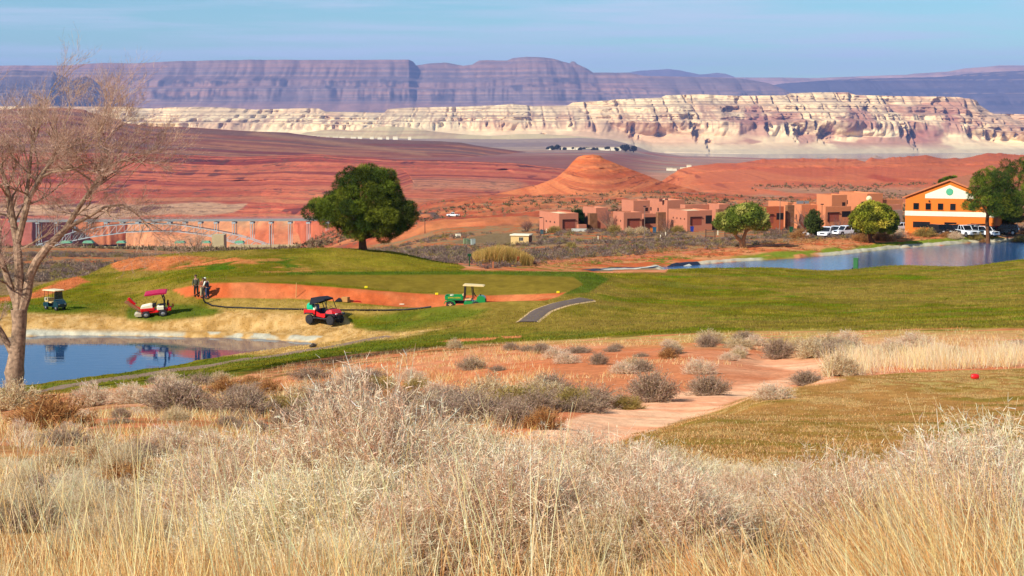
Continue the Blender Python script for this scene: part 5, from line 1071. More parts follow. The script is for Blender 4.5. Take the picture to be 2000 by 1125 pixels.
for x0, x1, z0, z1 in [(1.35, 2.3, 4.0, 5.1), (3.4, 4.3, 4.0, 5.1), (5.45, 6.35, 4.0, 5.1), (7.5, 8.4, 4.0, 5.1), (10.7, 11.6, 4.0, 5.1), (1.35, 4.2, .95, 1.95), (6.6, 8.6, .95, 1.95)]:
    f = MB(); f.box(x0 - .07, x0, -.05, .12, z0, z1); f.box(x1, x1 + .07, -.05, .12, z0, z1); f.box(x0 - .07, x1 + .07, -.055, .12, z1, z1 + .07); f.box(x0 - .09, x1 + .09, -.1, .12, z0 - .08, z0)
    o = f.build('window', orm, root); MB().box(x0, x1, -.015, .1, z0, z1).build('pane', m_glass, o)
MB().box(3.9, 4.1, -.2, 0, 5.35, 5.6).build('wall_lamp', m_dark, root)
# ---- tan shed on the plain
b = onray(1015, 478, 260); root = empty('shed', b, R(-14)); tag(root, 'small cream shed with a flat white roof behind the yellow reeds', 'shed'); s_ = b.y / FPX
w_ = 36 * s_; h_ = 17.5 * s_
MB().box(-w_ / 2, w_ / 2, 0, 2.6, -.6, h_).build('wall', mat('cream_siding', A(240, 208, 156), .8), root)
MB().box(-w_ / 2 - .15, w_ / 2 + .15, -.2, 2.8, h_ + .002, h_ + .22, .03).build('roof', wht, root)
o = MB().box(-.15, .65, -.05, .1, h_ * .45, h_ * .85).build('window', mat('window_frame', A(190, 190, 190)), root); MB().box(-.08, .2, -.07, .02, h_ * .48, h_ * .82).build('pane', m_glass, o); MB().box(.3, .58, -.07, .02, h_ * .48, h_ * .82).build('pane', m_glass, o)
MB().box(w_ / 2 + .002, w_ / 2 + .06, .1, 2.5, -.2, h_ - .1).build('side_panel', mat('brown_shade_panel', A(120, 66, 54)), root)  # dark brown sheet puts the right side's shade into colour
# ---- arch bridge over the canyon
DB = 1500.0; b = V(300, 500, DB); root = empty('arch_bridge', b); tag(root, 'steel arch bridge with tall twin columns spanning the red canyon', 'bridge')
stl = mat('pale_blue_grey_steel', A(196, 202, 224, .8), .5, spec=.4); dkm = mat('bridge_deck_edge', A(156, 154, 166, .8), .7)
Q = lambda a, c, dy=0: V(a, c, DB) - b + Vector((0, dy, 0)); sB = DB / FPX
dk = MB()
for a0, a1 in zip([20, 180, 340, 500, 640], [180, 340, 500, 640, 716]):
    p0, p1 = Q(a0, 430 - (a0 - 300) * .0045), Q(a1, 430 - (a1 - 300) * .0045); dk.add([(p0.x, -6, p0.z - .9), (p1.x, -6, p1.z - .9), (p1.x, 6, p1.z - .9), (p0.x, 6, p0.z - .9), (p0.x, -6, p0.z + .5), (p1.x, -6, p1.z + .5), (p1.x, 6, p1.z + .5), (p0.x, 6, p0.z + .5)], [(0, 1, 2, 3), (4, 5, 6, 7), (0, 1, 5, 4), (2, 3, 7, 6), (0, 3, 7, 4), (1, 2, 6, 5)])
dk.build('deck', dkm, root)
rl = MB()
for y in (-5.8, 5.8):
    for hh in (1.0, 1.8): rl.tube([Q(20, 431) + Vector((0, y, hh + .3)), Q(716, 428) + Vector((0, y, hh + .3))], .1, 4)
for a in range(24, 716, 6): p = Q(a, 430 - (a - 300) * .0045); rl.tube([p + Vector((0, -5.8, .4)), p + Vector((0, -5.8, 2.1))], .07, 4)
rl.build('railing', dkm, root)
up = PL([(50, 490), (80, 476), (112, 464), (147, 452), (205, 441), (250, 437), (300, 436), (332, 437), (362, 440), (392, 445), (423, 450), (458, 457), (493, 467), (530, 480), (552, 490)])
lo = PL([(50, 500), (90, 484), (112, 478), (147, 469), (177, 463), (250, 453), (300, 451), (350, 452), (392, 457), (423, 463), (458, 473), (493, 484), (520, 493), (552, 505)])
for dy in (-5, 5):
    ar = MB(); xs = list(range(50, 551, 10))
    ar.tube([Q(x, float(up(x)), dy) for x in xs], .42, 4); ar.tube([Q(x, float(lo(x)), dy) for x in xs], .42, 4)
    for i in range(50, 540, 15): ar.tube([Q(i, float(up(i)), dy), Q(i, float(lo(i)), dy)], .18, 4); ar.tube([Q(i, float(lo(i)), dy), Q(i + 15, float(up(i + 15)), dy)], .18, 4)
    ar.build('arch', stl, root)
for a in (76, 112, 147, 178, 209, 240, 270, 301, 332, 362, 392, 423, 458, 493, 530, 567, 603, 640):
    yb_ = float(up(a)) if 60 < a < 545 else 500; cm = MB()
    if yb_ - 430 < 5: yb_ = 436
    for dx in (-.9, .9):
        for dy in (-5, 5): cm.tube([Q(a, 431, dy) + Vector((dx, 0, 0)), Q(a, yb_, dy) + Vector((dx, 0, 0))], .25, 4)
    p = Q(a, 431); cm.box(p.x - 1.6, p.x + 1.6, -5.6, 5.6, p.z - 2.2, p.z - .95); cm.build('column', stl, root)
# concrete pier, walls and teal shelters on the canyon rim
DR = 850.0; conc = mat('pale_concrete', A(206, 192, 164), .9, noise=.1, nscale=.3); brd = mat('brown_wall', A(120, 96, 88), .9)
def rimbox(name, a0, a1, y0, y1, D, dep, m, label, cat, group=None):
    p, q = V(a0, y1, D), V(a1, y0, D); bb = Vector(((p.x + q.x) / 2, D, p.z)); o = MB().box(-(q.x - p.x) / 2, (q.x - p.x) / 2, 0, dep, -1.5, q.z - p.z, .06).build(name, m); o.location = bb; return tag(o, label, cat, group)
rimbox('concrete_pier', 414, 437, 459, 494, 820, 8, conc, 'square concrete pier in front of the arch bridge', 'pier')
rimbox('retaining_wall', 60, 414, 481.5, 486, DR, 1.5, conc, 'long pale wall along the canyon rim left of the pier', 'wall')
rimbox('retaining_wall', 448, 640, 478, 483, DR, 1.5, conc, 'pale wall along the canyon rim right of the pier', 'wall')
rimbox('retaining_wall', 230, 640, 483.5, 489, DR - 15, 1.0, brd, 'long dark brown wall below the pale rim wall', 'wall')
tealm = mat('teal_roof', A(130, 206, 186), .7)
def shelter(px_, w, label):
    bb = V(px_, 481, DR + 6); rr = empty('shelter', bb, 0); tag(rr, label, 'shelter', 'teal shelters on the canyon rim'); ww = w * (DR / FPX); 
    MB().prism([(-ww / 2, 1.6), (ww / 2, 1.6), (ww / 2 - .8, 2.6), (-ww / 2 + .8, 2.6)], -2, 2).build('roof', tealm, rr)
    for x in (-ww / 2 + .4, ww / 2 - .4): MB().box(x - .15, x + .15, -.15, .15, -1, 1.6).build('post', conc, rr)
for a, w, lb in [(130, 22, 'leftmost teal roofed shelter seen through the bare tree'), (173, 22, 'second teal roofed shelter from the left on the canyon rim'), (237, 18, 'third teal roofed shelter from the left on the canyon rim'), (352, 22, 'teal roofed shelter left of the small leafless tree'), (402, 20, 'teal roofed shelter between the small leafless tree and the concrete pier'), (468, 20, 'teal roofed shelter right of the concrete pier below the arch')]: shelter(a, w, lb)
# ---- road, paths
asph = mat('grey_asphalt', A(122, 104, 104), .9, noise=.15, nscale=2); patm = mat('pale_path_paving', A(158, 130, 118), .9, noise=.15, nscale=1.5); edm = mat('pale_gravel_edge', A(226, 190, 150), .9, noise=.2, nscale=4)
def rp(pts, d0): return [onray(a, c, d0) for a, c in pts]
ribbon('path', rp([(-60, 780), (0, 775), (45, 770), (110, 760), (160, 751), (225, 740), (300, 730), (375, 720), (440, 710), (500, 700), (560, 692), (630, 680), (700, 668), (760, 658)], 90), 1.9, patm, .05, 'pale cart path curving along the near bank of the pond')
cpl = [(1030, 630), (1040, 622), (1057, 609), (1085, 598), (1118, 590), (1146, 585)]
ribbon('path', rp(cpl, 130), 2.1, edm, .04, 'pale gravel verge of the dark cart path'); ribbon('path', rp(cpl, 130), 1.85, asph, .075, 'dark asphalt cart path climbing the slope')
ribbon('road', [atD(a, d) for a, d in [(1180, 338), (1260, 336), (1340, 334), (1430, 336), (1520, 340), (1620, 344), (1700, 346)]], 5, asph, .06, 'grey asphalt road across the sagebrush plain')
ribbon('road', [atD(a, d) for a, d in [(1560, 322), (1620, 318), (1700, 318)]], 12, asph, .08, 'asphalt parking area of the white cars')
ribbon('road', [atD(a, d) for a, d in [(1800, 300), (1880, 299), (1990, 301)]], 7, asph, .08, 'asphalt parking area before the orange building')
ribbon('path', [atD(a, d) for a, d in [(860, 221), (940, 229), (1040, 243), (1150, 254), (1300, 264), (1450, 272), (1560, 277)]], 3.2, mat('red_dirt_track', A(216, 124, 88), .95, noise=.2, nscale=1), .04, 'red dirt track along the top of the far pond bank')
ribbon('pond_liner', rp([(1146, 527.6), (1180, 526.4), (1230, 524), (1280, 521.2), (1330, 518.6), (1368, 516.8)], 225), 2.2, mat('black_liner', (.012, .014, .03), .5), .05, 'black pond liner exposed along the bank left of the far pond')
ribbon('pond_liner', rp([(1175, 527.2), (1230, 525.3), (1290, 522.3), (1350, 519.0)], 225), 1.0, mat('white_crust', A(226, 226, 232), .8), .09, 'white mineral crust lying on the black pond liner')
# ---- far town, ridge houses and marina
def farbox(px_, py_, D, w, h, m, label, group, name='town_building', cat='building'):
    p = V(px_, py_, D); mb = MB(); mb.box(-w / 2, w / 2, 0, w * .6, -4, h * .8); o = MB.build(mb, name, m); MB().prism([(-w / 2 - .5, h * .8), (w / 2 + .5, h * .8), (w / 2 - 1, h), (-w / 2 + 1, h)], -.5, w * .6 + .5).build('roof', m_roof, o); o.location = p; return tag(o, label, cat, group)
random.seed(9); wallf = mat('far_white_wall', A(240, 232, 226, .9), .8); wallg = mat('far_grey_wall', A(150, 140, 160), .8)
for a, w in [(1072, 14), (1086, 20), (1100, 12), (1115, 26), (1128, 14), (1150, 40), (1172, 30), (1186, 16), (1203, 34), (1222, 12), (1232, 10)]:
    farbox(a, 292.5 + random.uniform(-1, 1.5), 5900, w, random.uniform(5, 8), random.choice([wallf, wallg, wallf]), 'tiny pale building of the far town beyond the butte', 'buildings of the far town')
for a in (585, 598, 614, 622, 640, 655, 668, 690, 703, 726, 742, 757, 772, 800):
    farbox(a, 268.6 + (a - 585) * .01, 5900, random.uniform(9, 18), random.uniform(4, 8), random.choice([wallf, wallg]), 'tiny building in the row below the cream cliffs', 'row of buildings below the cream cliffs')
for a, c, w in [(1308, 332, 12), (1318, 333, 8), (1336, 331, 14), (1346, 326, 9), (1342, 333, 10)]: farbox(a, c, 3600, w, 4, wallf, 'tiny white marina building between butte and red hills', 'white marina buildings')
cm_ = crown_mesh('crown', [(random.gauss(0, 1.6), random.gauss(0, 1.6), 4 + random.gauss(0, 1.4)) for _ in range(14)], [2.2] * 14, 60, 2.2, [A(84, 92, 84), A(66, 76, 76)], asp=1.6)
cm_.materials.append(vgreen); trm = MB().tube([(0, 0, -2), (0, 0, 4)], [.5, .3], 6).build('trunk', barkd); trm_me = trm.data; bpy.data.objects.remove(trm)
for k in range(34):
    a = random.uniform(1058, 1242); p = V(a, 293 + random.uniform(-2, 3), 5900 + random.uniform(-60, 60)); o = empty('town_tree', p, random.uniform(0, 6), s=random.uniform(.7, 1.3) * (1.7 if a > 1215 or 1080 < a < 1090 else 1)); tag(o, 'tiny dark tree among the far town buildings', 'tree', 'trees of the far town')
    for nm, me_ in (('crown', cm_), ('trunk', trm_me)): c = bpy.data.objects.new(nm, me_); col.objects.link(c); c.parent = o
# ---- poles, signs, boxes and bins
gal = mat('galvanised_pole', A(150, 130, 130), .5); brn = mat('brown_pole', A(104, 64, 54), .6)
def lamppost(px_, y0, y1, D, m, label, arm=0, name='lamp_post', r=.08):
    p = V(px_, y1, D); zg_ = float(gz(p.x, p.y)) if D < 475 else p.z; h = V(px_, y0, D).z - zg_; rr = empty(name, (p.x, p.y, zg_)); tag(rr, label, 'lamp post')
    MB().tube([(0, 0, -.5), (0, 0, h)], [r, r * .6], 8).build('pole', m, rr)
    if arm: MB().tube([(0, 0, h - .05), (arm * .6, 0, h + .05), (arm, 0, h - .02)], r * .5, 6).build('arm', m, rr)
    MB().box(arm - .3, arm + .3, -.15, .15, h - .08, h + .1, .03).build('lamp', m_dark, rr)
lamppost(152, 455, 482, 700, brn, 'dark pole among the teal shelters seen through the bare tree', r=.2)
lamppost(529, 441, 488, 700, brn, 'tall dark pole between the bridge columns', r=.2)
lamppost(830, 427, 467, 470, brn, 'dark pole standing alone right of the big pine', r=.12)
lamppost(1062, 425, 452, 372, brn, 'short brown lamp post left of the first adobe house', -.6)
lamppost(1259, 403, 452, 350, gal, 'thin grey street lamp before the two storey pink house', 0)
lamppost(1523, 388, 446, 345, gal, 'thin grey street lamp right of the willow', 0)
lamppost(1605, 399, 446, 345, brn, 'brown lamp post behind the white pickups', 0)
def post(px_, py_, h, m, label, name='post', cat='post', w=.07, D=None):
    p = atD(px_, D) if D else onray(px_, py_, 200); o = MB().box(-w, w, -w, w, -.2, h, .01).build(name, m); o.location = p; return tag(o, label, cat)
for a, c, lb in [(1168, 470, 'white marker post in the sagebrush below the first house'), (1176, 470, 'dark marker post beside the white marker post'), (1300, 462, 'white post by the road below the middle house'), (1067, 455, 'white bollard near the leftmost lamp post'), (1290, 468, 'pale stake in the sagebrush near the road bend'), (1402, 459, 'white post left of the willow crown')]:
    post(a, c, .9, m_dark if 'dark' in lb else wht, lb)
p = atD(917, 203); rr = empty('tee_sign', p); tag(rr, 'dark green sign on a tall thin post beyond the putting green', 'sign'); gsg = mat('dark_green_paint', A(30, 84, 50), .5)
hh = V(917, 498, 203).z - p.z; MB().box(-.06, .06, -.06, .06, -.3, hh - .15).build('post', gsg, rr); MB().box(-.21, .21, -.09, .05, hh - .16, hh + .14, .02).build('board', gsg, rr)
p = onray(1012, 518, 205); rr = empty('ball_washer', p); tag(rr, 'red ball washer on a post with a pale base beside the dirt track', 'post'); rdp = mat('red_paint', A(200, 30, 36, .8), .4)
MB().box(-.06, .06, -.06, .06, 0, .8).build('post', rdp, rr); MB().box(-.16, .16, -.14, .14, .55, 1.15, .05).build('washer', rdp, rr); MB().box(-.16, .16, -.16, .16, -.1, .22, .03).build('base', conc, rr)
post(963, 527, 1.0, mat('weathered_wood', A(190, 120, 90), .9), 'short wooden post near the putting green back edge', cat='post', w=.1)
p = atD(1670, 200); rr = empty('utility_cabinet', p, R(-18)); tag(rr, 'green utility cabinet standing on the fairway crest before the far pond', 'cabinet'); h_ = V(1670, 503.5, 200).z - p.z
gcm = mat('utility_green', A(60, 128, 84), .5); MB().box(-.26, .26, -.2, .2, -.3, h_ - .1, .02).build('body', gcm, rr); MB().box(-.3, .3, -.24, .24, h_ - .1, h_, .04).build('lid', gcm, rr); MB().box(-.2, .2, -.225, -.2, .1, h_ - .2).build('door', gcm, rr)
MB().box(-.42, -.3, -.2, .1, -.1, .15, .02).build('valve', m_dark, rr)
def bin_(px_, py_, D, rgb, h, label):
    p = atD(px_, D); rr = empty('wheelie_bin', p); tag(rr, label, 'bin', None); m = mat('bin_%d_%d' % (px_, rgb[2]), A(*rgb), .5)
    MB().prism([(-.28, 0), (.28, 0), (.36, h), (-.36, h)], -.3, .3).build('body', m, rr); MB().box(-.4, .4, -.36, .36, h + .002, h + .08, .03).build('lid', m, rr); MB().lathe([(-.36, .1), (.36, .1)], 'y', (-.25, 0, .1), 10).build('wheel', m_dark, rr)
bin_(1350, 437, 379, (30, 60, 180), 1.05, 'blue wheelie bin by the garage of the middle pink house'); bin_(1277, 445, 376, (20, 100, 150), 1.2, 'blue bin under the porch of the two storey pink house'); bin_(1272, 445, 377, (230, 130, 40), .9, 'orange bin beside the blue bin'); bin_(1058, 447, 376, (70, 100, 120), .9, 'grey blue bin left of the first adobe house')
bin_(1543, 440, 368, (20, 90, 60), 1.2, 'dark green bin before the orange adobe house')
def crate(px_, py_, w, h, d, m, label, name='utility_box', cat='box', rz=.3, D=None):
    p = atD(px_, D) if D else onray(px_, py_, 205); mb = MB().box(-w / 2, w / 2, -d / 2, d / 2, -.1, h, .03); mb.box(-w / 2 - .03, w / 2 + .03, -d / 2 - .03, d / 2 + .03, h + .002, h + .06, .02); o = mb.build(name, m); o.location = p; o.rotation_euler.z = rz; return tag(o, label, cat)
crate(910, 476, .9, .9, .6, mat('pale_green_box', A(140, 160, 130)), 'pale green utility box left of the grey boxes on the plain'); crate(917, 477, 1.1, .8, .6, mat('mid_green_box', A(120, 140, 120)), 'middle green utility box on the plain'); crate(924, 478, .8, 1.0, .6, mat('grey_blue_box', A(180, 196, 210)), 'pale blue grey utility box right of the green boxes')
crate(895, 464, 1.0, .7, .8, wht, 'small white box at the foot of the red slope'); crate(1131, 452, 3.2, .55, .5, mat('white_blue_sign', A(220, 226, 240)), 'long low white sign slab before the first adobe house', 'sign_slab', 'sign', 0)
def roundsign():
    p = atD(1592, 324); rr = empty('road_sign', p); tag(rr, 'round pale road sign seen from behind by the white cars', 'sign'); MB().tube([(0, 0, -.2), (0, 0, 2.6)], .05, 6).build('post', gal, rr); MB().lathe([(-.03, .42), (.03, .42)], 'y', (0, -.08, 2.5), 8).build('plate', mat('sign_back', A(190, 196, 200)), rr)
roundsign()
# gates and fence by the road
wdm = mat('weathered_brown_fence', A(112, 84, 76), .8)
def gate(px_, D, w, h, label):
    p = atD(px_, D); rr = empty('gate', p); tag(rr, label, 'gate'); f = MB()
    for z in (.25, .6, .95, 1.3): f.box(-w / 2, w / 2, -.04, .04, z * h / 1.4, z * h / 1.4 + .12)
    f.build('rails', wdm, rr)
    for x in (-w / 2 - .1, w / 2 + .1): MB().box(x - .1, x + .1, -.1, .1, -.3, h + .15).build('post', wdm, rr)
gate(1386, 346, 1.6, 1.5, 'brown barred gate before the middle pink house'); gate(1515, 344, 2.0, 1.4, 'brown gate with stone posts right of the willow'); gate(1426, 347, 2.2, 1.0, 'low rail gate behind the willow trunk')
# reeds
q0, q1 = atD(925, 232), atD(1040, 240); n = 9000; t_ = rng.uniform(0, 1, n); x = q0.x + (q1.x - q0.x) * t_; y = q0.y + (q1.y - q0.y) * t_ + rng.normal(size=n) * 1.3
hh = (1.0 + 1.4 * np.sin(np.clip(t_, 0, 1) * np.pi * .9 + .25)) * rng.uniform(.65, 1.05, n); Pn = np.stack([x, y, gz(x, y)], 1)
grass('reeds', Pn, hh, .035, (0, 0), [A(196, 158, 92), A(170, 138, 74), A(222, 190, 124), A(150, 140, 70)], 'tall yellow reed thicket before the cream shed', sp=.16)
# named shrubs round the houses and cars
for a, D, s_, k, lb in [(1083, 380, 2.4, 3, 'dark bush against the first adobe garage'), (1200, 378, 3.0, 3, 'olive bush left of the second adobe garage'), (1228, 377, 2.0, 5, 'small bush before the second adobe garage door'), (1252, 376, 2.2, 5, 'grey bush right of the small garage bush'), (1323, 376, 2.8, 3, 'olive bush before the side wall of the middle house'), (1682, 286, 3.2, 4, 'brown thicket left of the round green tree trunk'), (1722, 288, 3.4, 4, 'brown thicket right of the round green tree trunk'), (1745, 292, 3.0, 2, 'pale brown thicket at the corner of the orange building'), (1803, 296, 2.6, 3, 'grey green bush below the wide window of the orange building'), (1845, 294, 1.7, 4, 'round brown bush before the black parked cars'), (1863, 293, 1.8, 2, 'pale round bush between parked cars'), (1902, 294, 1.9, 3, 'yellow olive round bush before the white parked car'), (1917, 293, 1.3, 4, 'small brown bush right of the olive round bush'), (1995, 295, 2.6, 3, 'grey green bush at the right edge above the far pond'), (1560, 316, 2.6, 4, 'low brown bush left of the slender green tree'), (1115, 300, 1.8, 3, 'lone green bush on the open plain')]:
    bush(medi[k], atD(a, D), s_, lb, 'shrubs round the houses')
# ------------------------------------------------------------------ VEHICLES
tyre_m = mat('tyre_rubber', (.022, .02, .022), .85); rim_d = mat('dark_rim', (.05, .05, .055), .4, metal=.5); rim_l = mat('light_rim', (.4, .4, .42), .35, metal=.6)
blk_m = mat('black_plastic', (.014, .014, .016), .5); blkf = mat('black_fabric', (.012, .013, .02), .9); red_m = mat('glossy_red', (.56, .006, .006), .42, coat=.12, spec=.35)
def wheel(parent, x, y, r, w, rimm=rim_d, rr=.55):
    t = MB(); t.lathe([(-w / 2, r * .72), (-w / 2 + .01, r * .9), (-w * .35, r), (w * .35, r), (w / 2 - .01, r * .9), (w / 2, r * .72), (w / 2 - .03, r * rr)], 'y', (0, 0, 0), 22)
    for k in range(14):
        a = 2 * math.pi * k / 14; M = Matrix.Rotation(a, 4, 'Y'); t.box(-.02, .02, -w * .42, w * .42, r * .985, r * 1.03, M=M)
    o = t.build('wheel', tyre_m, parent, smooth=True); o.location = (x, y, r)
    m = MB(); m.lathe([(-w * .52, r * .1), (-w * .5, r * rr * .3), (-w * .42, r * rr), (w * .42, r * rr), (w * .5, r * rr * .3), (w * .52, r * .1)], 'y', (0, 0, 0), 16)
    for k in range(5): m.box(-.025, .025, -w * .54, -w * .44, r * .1, r * rr, M=Matrix.Rotation(2 * math.pi * k / 5, 4, 'Y'))
    m.build('rim', rimm, o, smooth=True); return o
def seat(parent, x, y, z, m, w=.5, back=.55):
    s = MB(); s.box(x - .24, x + .24, y - w / 2, y + w / 2, z, z + .13, .04); s.box(x - .32, x - .2, y - w / 2, y + w / 2, z + .10, z + back, .04, M=Matrix.Rotation(-.12, 4, 'Y')); return s.build('seat', m, parent)
def steer(parent, x, y, z, r=.17):
    s = MB(); c = Vector((x, y, z)); pts = [c + Vector((-.35 * r * math.sin(a), r * math.cos(a), r * math.sin(a))) for a in [2 * math.pi * k / 14 for k in range(15)]]; s.tube(pts, .018, 6); s.tube([c, c + Vector((.28, 0, -.32))], .02, 6); s.tube([pts[0], c], .012, 5); s.tube([pts[7], c], .012, 5); return s.build('steering_wheel', blk_m, parent)
def root_at(name, p, rz, label, cat, s=1, tilt=True, group=None):
    e = .8; zx = float(gz(p.x + e, p.y) - gz(p.x - e, p.y)) / (2 * e); zy = float(gz(p.x, p.y + e) - gz(p.x, p.y - e)) / (2 * e)
    nrm = Vector((-zx, -zy, 1)).normalized() if tilt else Vector((0, 0, 1)); q = Vector((0, 0, 1)).rotation_difference(nrm) @ Matrix.Rotation(rz, 3, 'Z').to_quaternion()
    o = empty(name, p); o.scale = (s, s, s) if not isinstance(s, tuple) else s; o.rotation_mode = 'QUATERNION'; o.rotation_quaternion = q; return tag(o, label, cat, group)
# red side-by-side ----------------------------------------------------
p = onray(634, 632, 136); U = root_at('utility_vehicle', p, R(-27), 'red four seat off road utility vehicle with a black soft top by the pond', 'utility vehicle', (1.0, 1.0, 1.1), tilt=False); U.location.z -= .03
for x in (-.98, 1.0):
    for y in (-.68, .68): wheel(U, x, y, .35, .27)
f = MB(); f.box(-1.3, 1.25, -.5, .5, .38, .52, .03); f.box(-.7, .75, -.74, .74, .40, .50, .03); f.tube([(-1.0, -.5, .42), (-.6, -.72, .55), (-.2, -.76, .45), (.6, -.76, .42)], .035, 6); f.tube([(-1.0, .5, .42), (-.6, .72, .55), (.6, .76, .42)], .035, 6); f.build('chassis', blk_m, U)
h = MB(); h.add([(.62, -.55, 1.12), (1.05, -.58, 1.08), (1.42, -.42, .86), (1.42, .42, .86), (1.05, .58, 1.08), (.62, .55, 1.12), (.55, -.74, .86), (1.2, -.74, .82), (1.42, -.5, .70), (1.42, .5, .70), (1.2, .74, .82), (.55, .74, .86)], [(0, 1, 4, 5), (1, 2, 3, 4), (0, 6, 7, 1), (1, 7, 8, 2), (5, 4, 10, 11), (4, 3, 9, 10), (2, 8, 9, 3), (6, 11, 10, 7), (7, 10, 9, 8), (0, 5, 11, 6)]); h.build('hood', red_m, U)
MB().prism([(-.28, .96), (-.28, .62), (.45, .52), (.55, .60), (.55, .84), (.1, .82)], -.78, -.70).build('door', red_m, U); MB().prism([(-.28, .96), (-.28, .62), (.45, .52), (.55, .60), (.55, .84), (.1, .82)], .70, .78).build('door', red_m, U)
bd = MB(); bd.box(-1.5, -.42, -.74, .74, .74, .80); bd.box(-1.5, -.42, -.76, -.70, .802, 1.06, .015); bd.box(-1.5, -.42, .70, .76, .802, 1.06, .015); bd.box(-1.53, -1.47, -.69, .69, .802, 1.06, .015); bd.box(-.46, -.40, -.69, .69, .802, 1.10, .015); bd.build('cargo_bed', red_m, U)
c = MB()
for y in (-.66, .66): c.tube([(.72, y, 1.08), (.38, y * .93, 1.86), (-.2, y * .93, 1.93), (-.75, y * .93, 1.86), (-.42, y, 1.0)], .033, 6); c.tube([(-.15, y * .93, 1.92), (-.3, y, .95)], .03, 6)
c.tube([(.38, -.61, 1.86), (.38, .61, 1.86)], .03, 6); c.tube([(-.75, -.61, 1.86), (-.75, .61, 1.86)], .03, 6); c.build('roll_cage', blk_m, U)
rf = MB(); rf.add([(.42, -.68, 1.88), (.42, .68, 1.88), (-.15, .70, 2.0), (-.15, -.70, 2.0), (-.85, -.66, 1.93), (-.85, .66, 1.93), (-1.0, -.70, 1.42), (-1.0, .70, 1.42), (.38, -.72, 1.78), (-.2, -.76, 1.62), (-.9, -.76, 1.38), (.38, .72, 1.78), (-.2, .76, 1.62), (-.9, .76, 1.38)], [(0, 1, 2, 3), (3, 2, 5, 4), (4, 5, 7, 6), (0, 3, 9, 8), (3, 4, 10, 9), (4, 6, 10), (1, 11, 12, 2), (2, 12, 13, 5), (5, 13, 7)])
rf.build('soft_top', blkf, U)
g = MB(); g.box(1.3, 1.5, -.46, .46, .48, .72, .04); g.tube([(1.35, -.5, .45), (1.58, -.42, .5), (1.58, .42, .5), (1.35, .5, .45)], .035, 6); g.tube([(1.56, -.3, .5), (1.54, -.3, .85), (1.54, .3, .85), (1.56, .3, .5)], .03, 6); g.build('front_bumper', blk_m, U)
fd = MB()
for x in (-.98, 1.0):
    for y in (-.7, .7): fd.prism([(x - .46, .70), (x - .34, .84), (x + .34, .84), (x + .46, .68), (x + .36, .72), (x, .78), (x - .36, .72)], y - .14, y + .14)
fd.build('fenders', blk_m, U)
for y in (-.42, .42): MB().box(1.38, 1.46, y - .14, y + .14, .78, .86, .02).build('headlight', mat('lamp_glass', (.7, .7, .7), .1), U)
seat(U, .05, -.35, .62, mat('navy_seat', (.02, .03, .07), .8)); seat(U, .05, .35, .62, mat('navy_seat', (.02, .03, .07), .8)); steer(U, .42, .35, 1.12)
MB().box(.48, .56, -.68, .68, .9, 1.14, .03).build('dashboard', blk_m, U)
# load in its bed: a green hose reel, blue drum and white sack are things of their own
def onveh(root, loc, name, label, cat):
    M = Matrix.LocRotScale(root.location, root.rotation_quaternion, root.scale); e = empty(name, M @ Vector(loc)); e.scale = root.scale; e.rotation_mode = 'QUATERNION'; e.rotation_quaternion = root.rotation_quaternion; return tag(e, label, cat)
e = onveh(U, (-1.12, -.28, .81), 'hose_reel', 'bright green hose reel standing in the bed of the red utility vehicle', 'hose reel'); grn = mat('bright_green_plastic', (.01, .42, .20), .4)
MB().lathe([(-.14, .30), (-.11, .34), (-.09, .30), (-.08, .16), (.08, .16), (.09, .30), (.11, .34), (.14, .30)], 'y', (0, 0, .40), 22).build('reel', grn, e, smooth=True); MB().box(-.26, .26, -.16, .16, 0, .08, .02).build('base', grn, e); MB().lathe([(-.07, .27), (.07, .27)], 'y', (0, 0, .40), 18).build('hose_coil', mat('teal_hose', (.02, .25, .2), .6), e)
e = onveh(U, (-.85, .12, .81), 'drum', 'blue drum behind the green hose reel', 'drum'); MB().lathe([(0, .2), (.02, .24), (.26, .235), (.3, .25), (.34, .235), (.55, .24), (.58, .2)], 'z', (0, 0, 0), 20).build('barrel', mat('blue_drum', (.01, .07, .35), .4), e, smooth=True); MB().lathe([(.582, .05), (.62, .05)], 'z', (.1, 0, 0), 10).build('cap', blk_m, e)
e = onveh(U, (-.62, -.35, .81), 'sack', 'white sack behind the seats of the red utility vehicle', 'sack'); MB().box(-.16, .16, -.2, .2, 0, .42, .12).build('bag', wht, e, smooth=True); MB().tube([(0, 0, .40), (.02, 0, .52)], [.06, .09], 8).build('neck', wht, e)
# red trencher with canopy ---------------------------------------------
p = onray(304, 617, 140); T_ = root_at('trencher', p, R(186), 'red and white ride on trencher with a raised boom and pink red canopy', 'trencher', (1.08, .95, .86))
for x in (-.62, .66):
    for y in (-.48, .48): wheel(T_, x, y, .31, .26, rim_l, .5)
b_ = MB(); b_.box(-.95, 1.0, -.32, .32, .34, .62, .04); b_.box(.0, 1.05, -.38, .38, .55, .88, .06); b_.box(-.25, .1, -.5, .5, .42, .52, .02); b_.build('body', red_m, T_)
MB().prism([(.12, .885), (1.05, .885), (.95, 1.06), (.3, 1.18), (.15, 1.12)], -.34, .34).build('hood', wht, T_, smooth=False)
MB().box(-.75, -.2, -.46, .46, .62, 1.0, .05).build('side_panel', wht, T_); seat(T_, -.62, 0, .95, blkf); steer(T_, -.22, 0, 1.38)
r_ = MB()
for y in (-.42, .42): r_.tube([(-.72, y, .6), (-.80, y, 1.5), (-.68, y, 2.18)], .045, 6)
r_.tube([(-.76, -.42, 1.9), (-.76, .42, 1.9)], .04, 6); r_.build('roll_bar', blk_m, T_)
MB().prism([(-1.05, 2.22), (.55, 2.16), (.62, 2.22), (.5, 2.30), (-.4, 2.38), (-.98, 2.36), (-1.08, 2.28)], -.6, .6).build('canopy', mat('crimson_canopy', (.42, .008, .05), .5, coat=.1), T_)
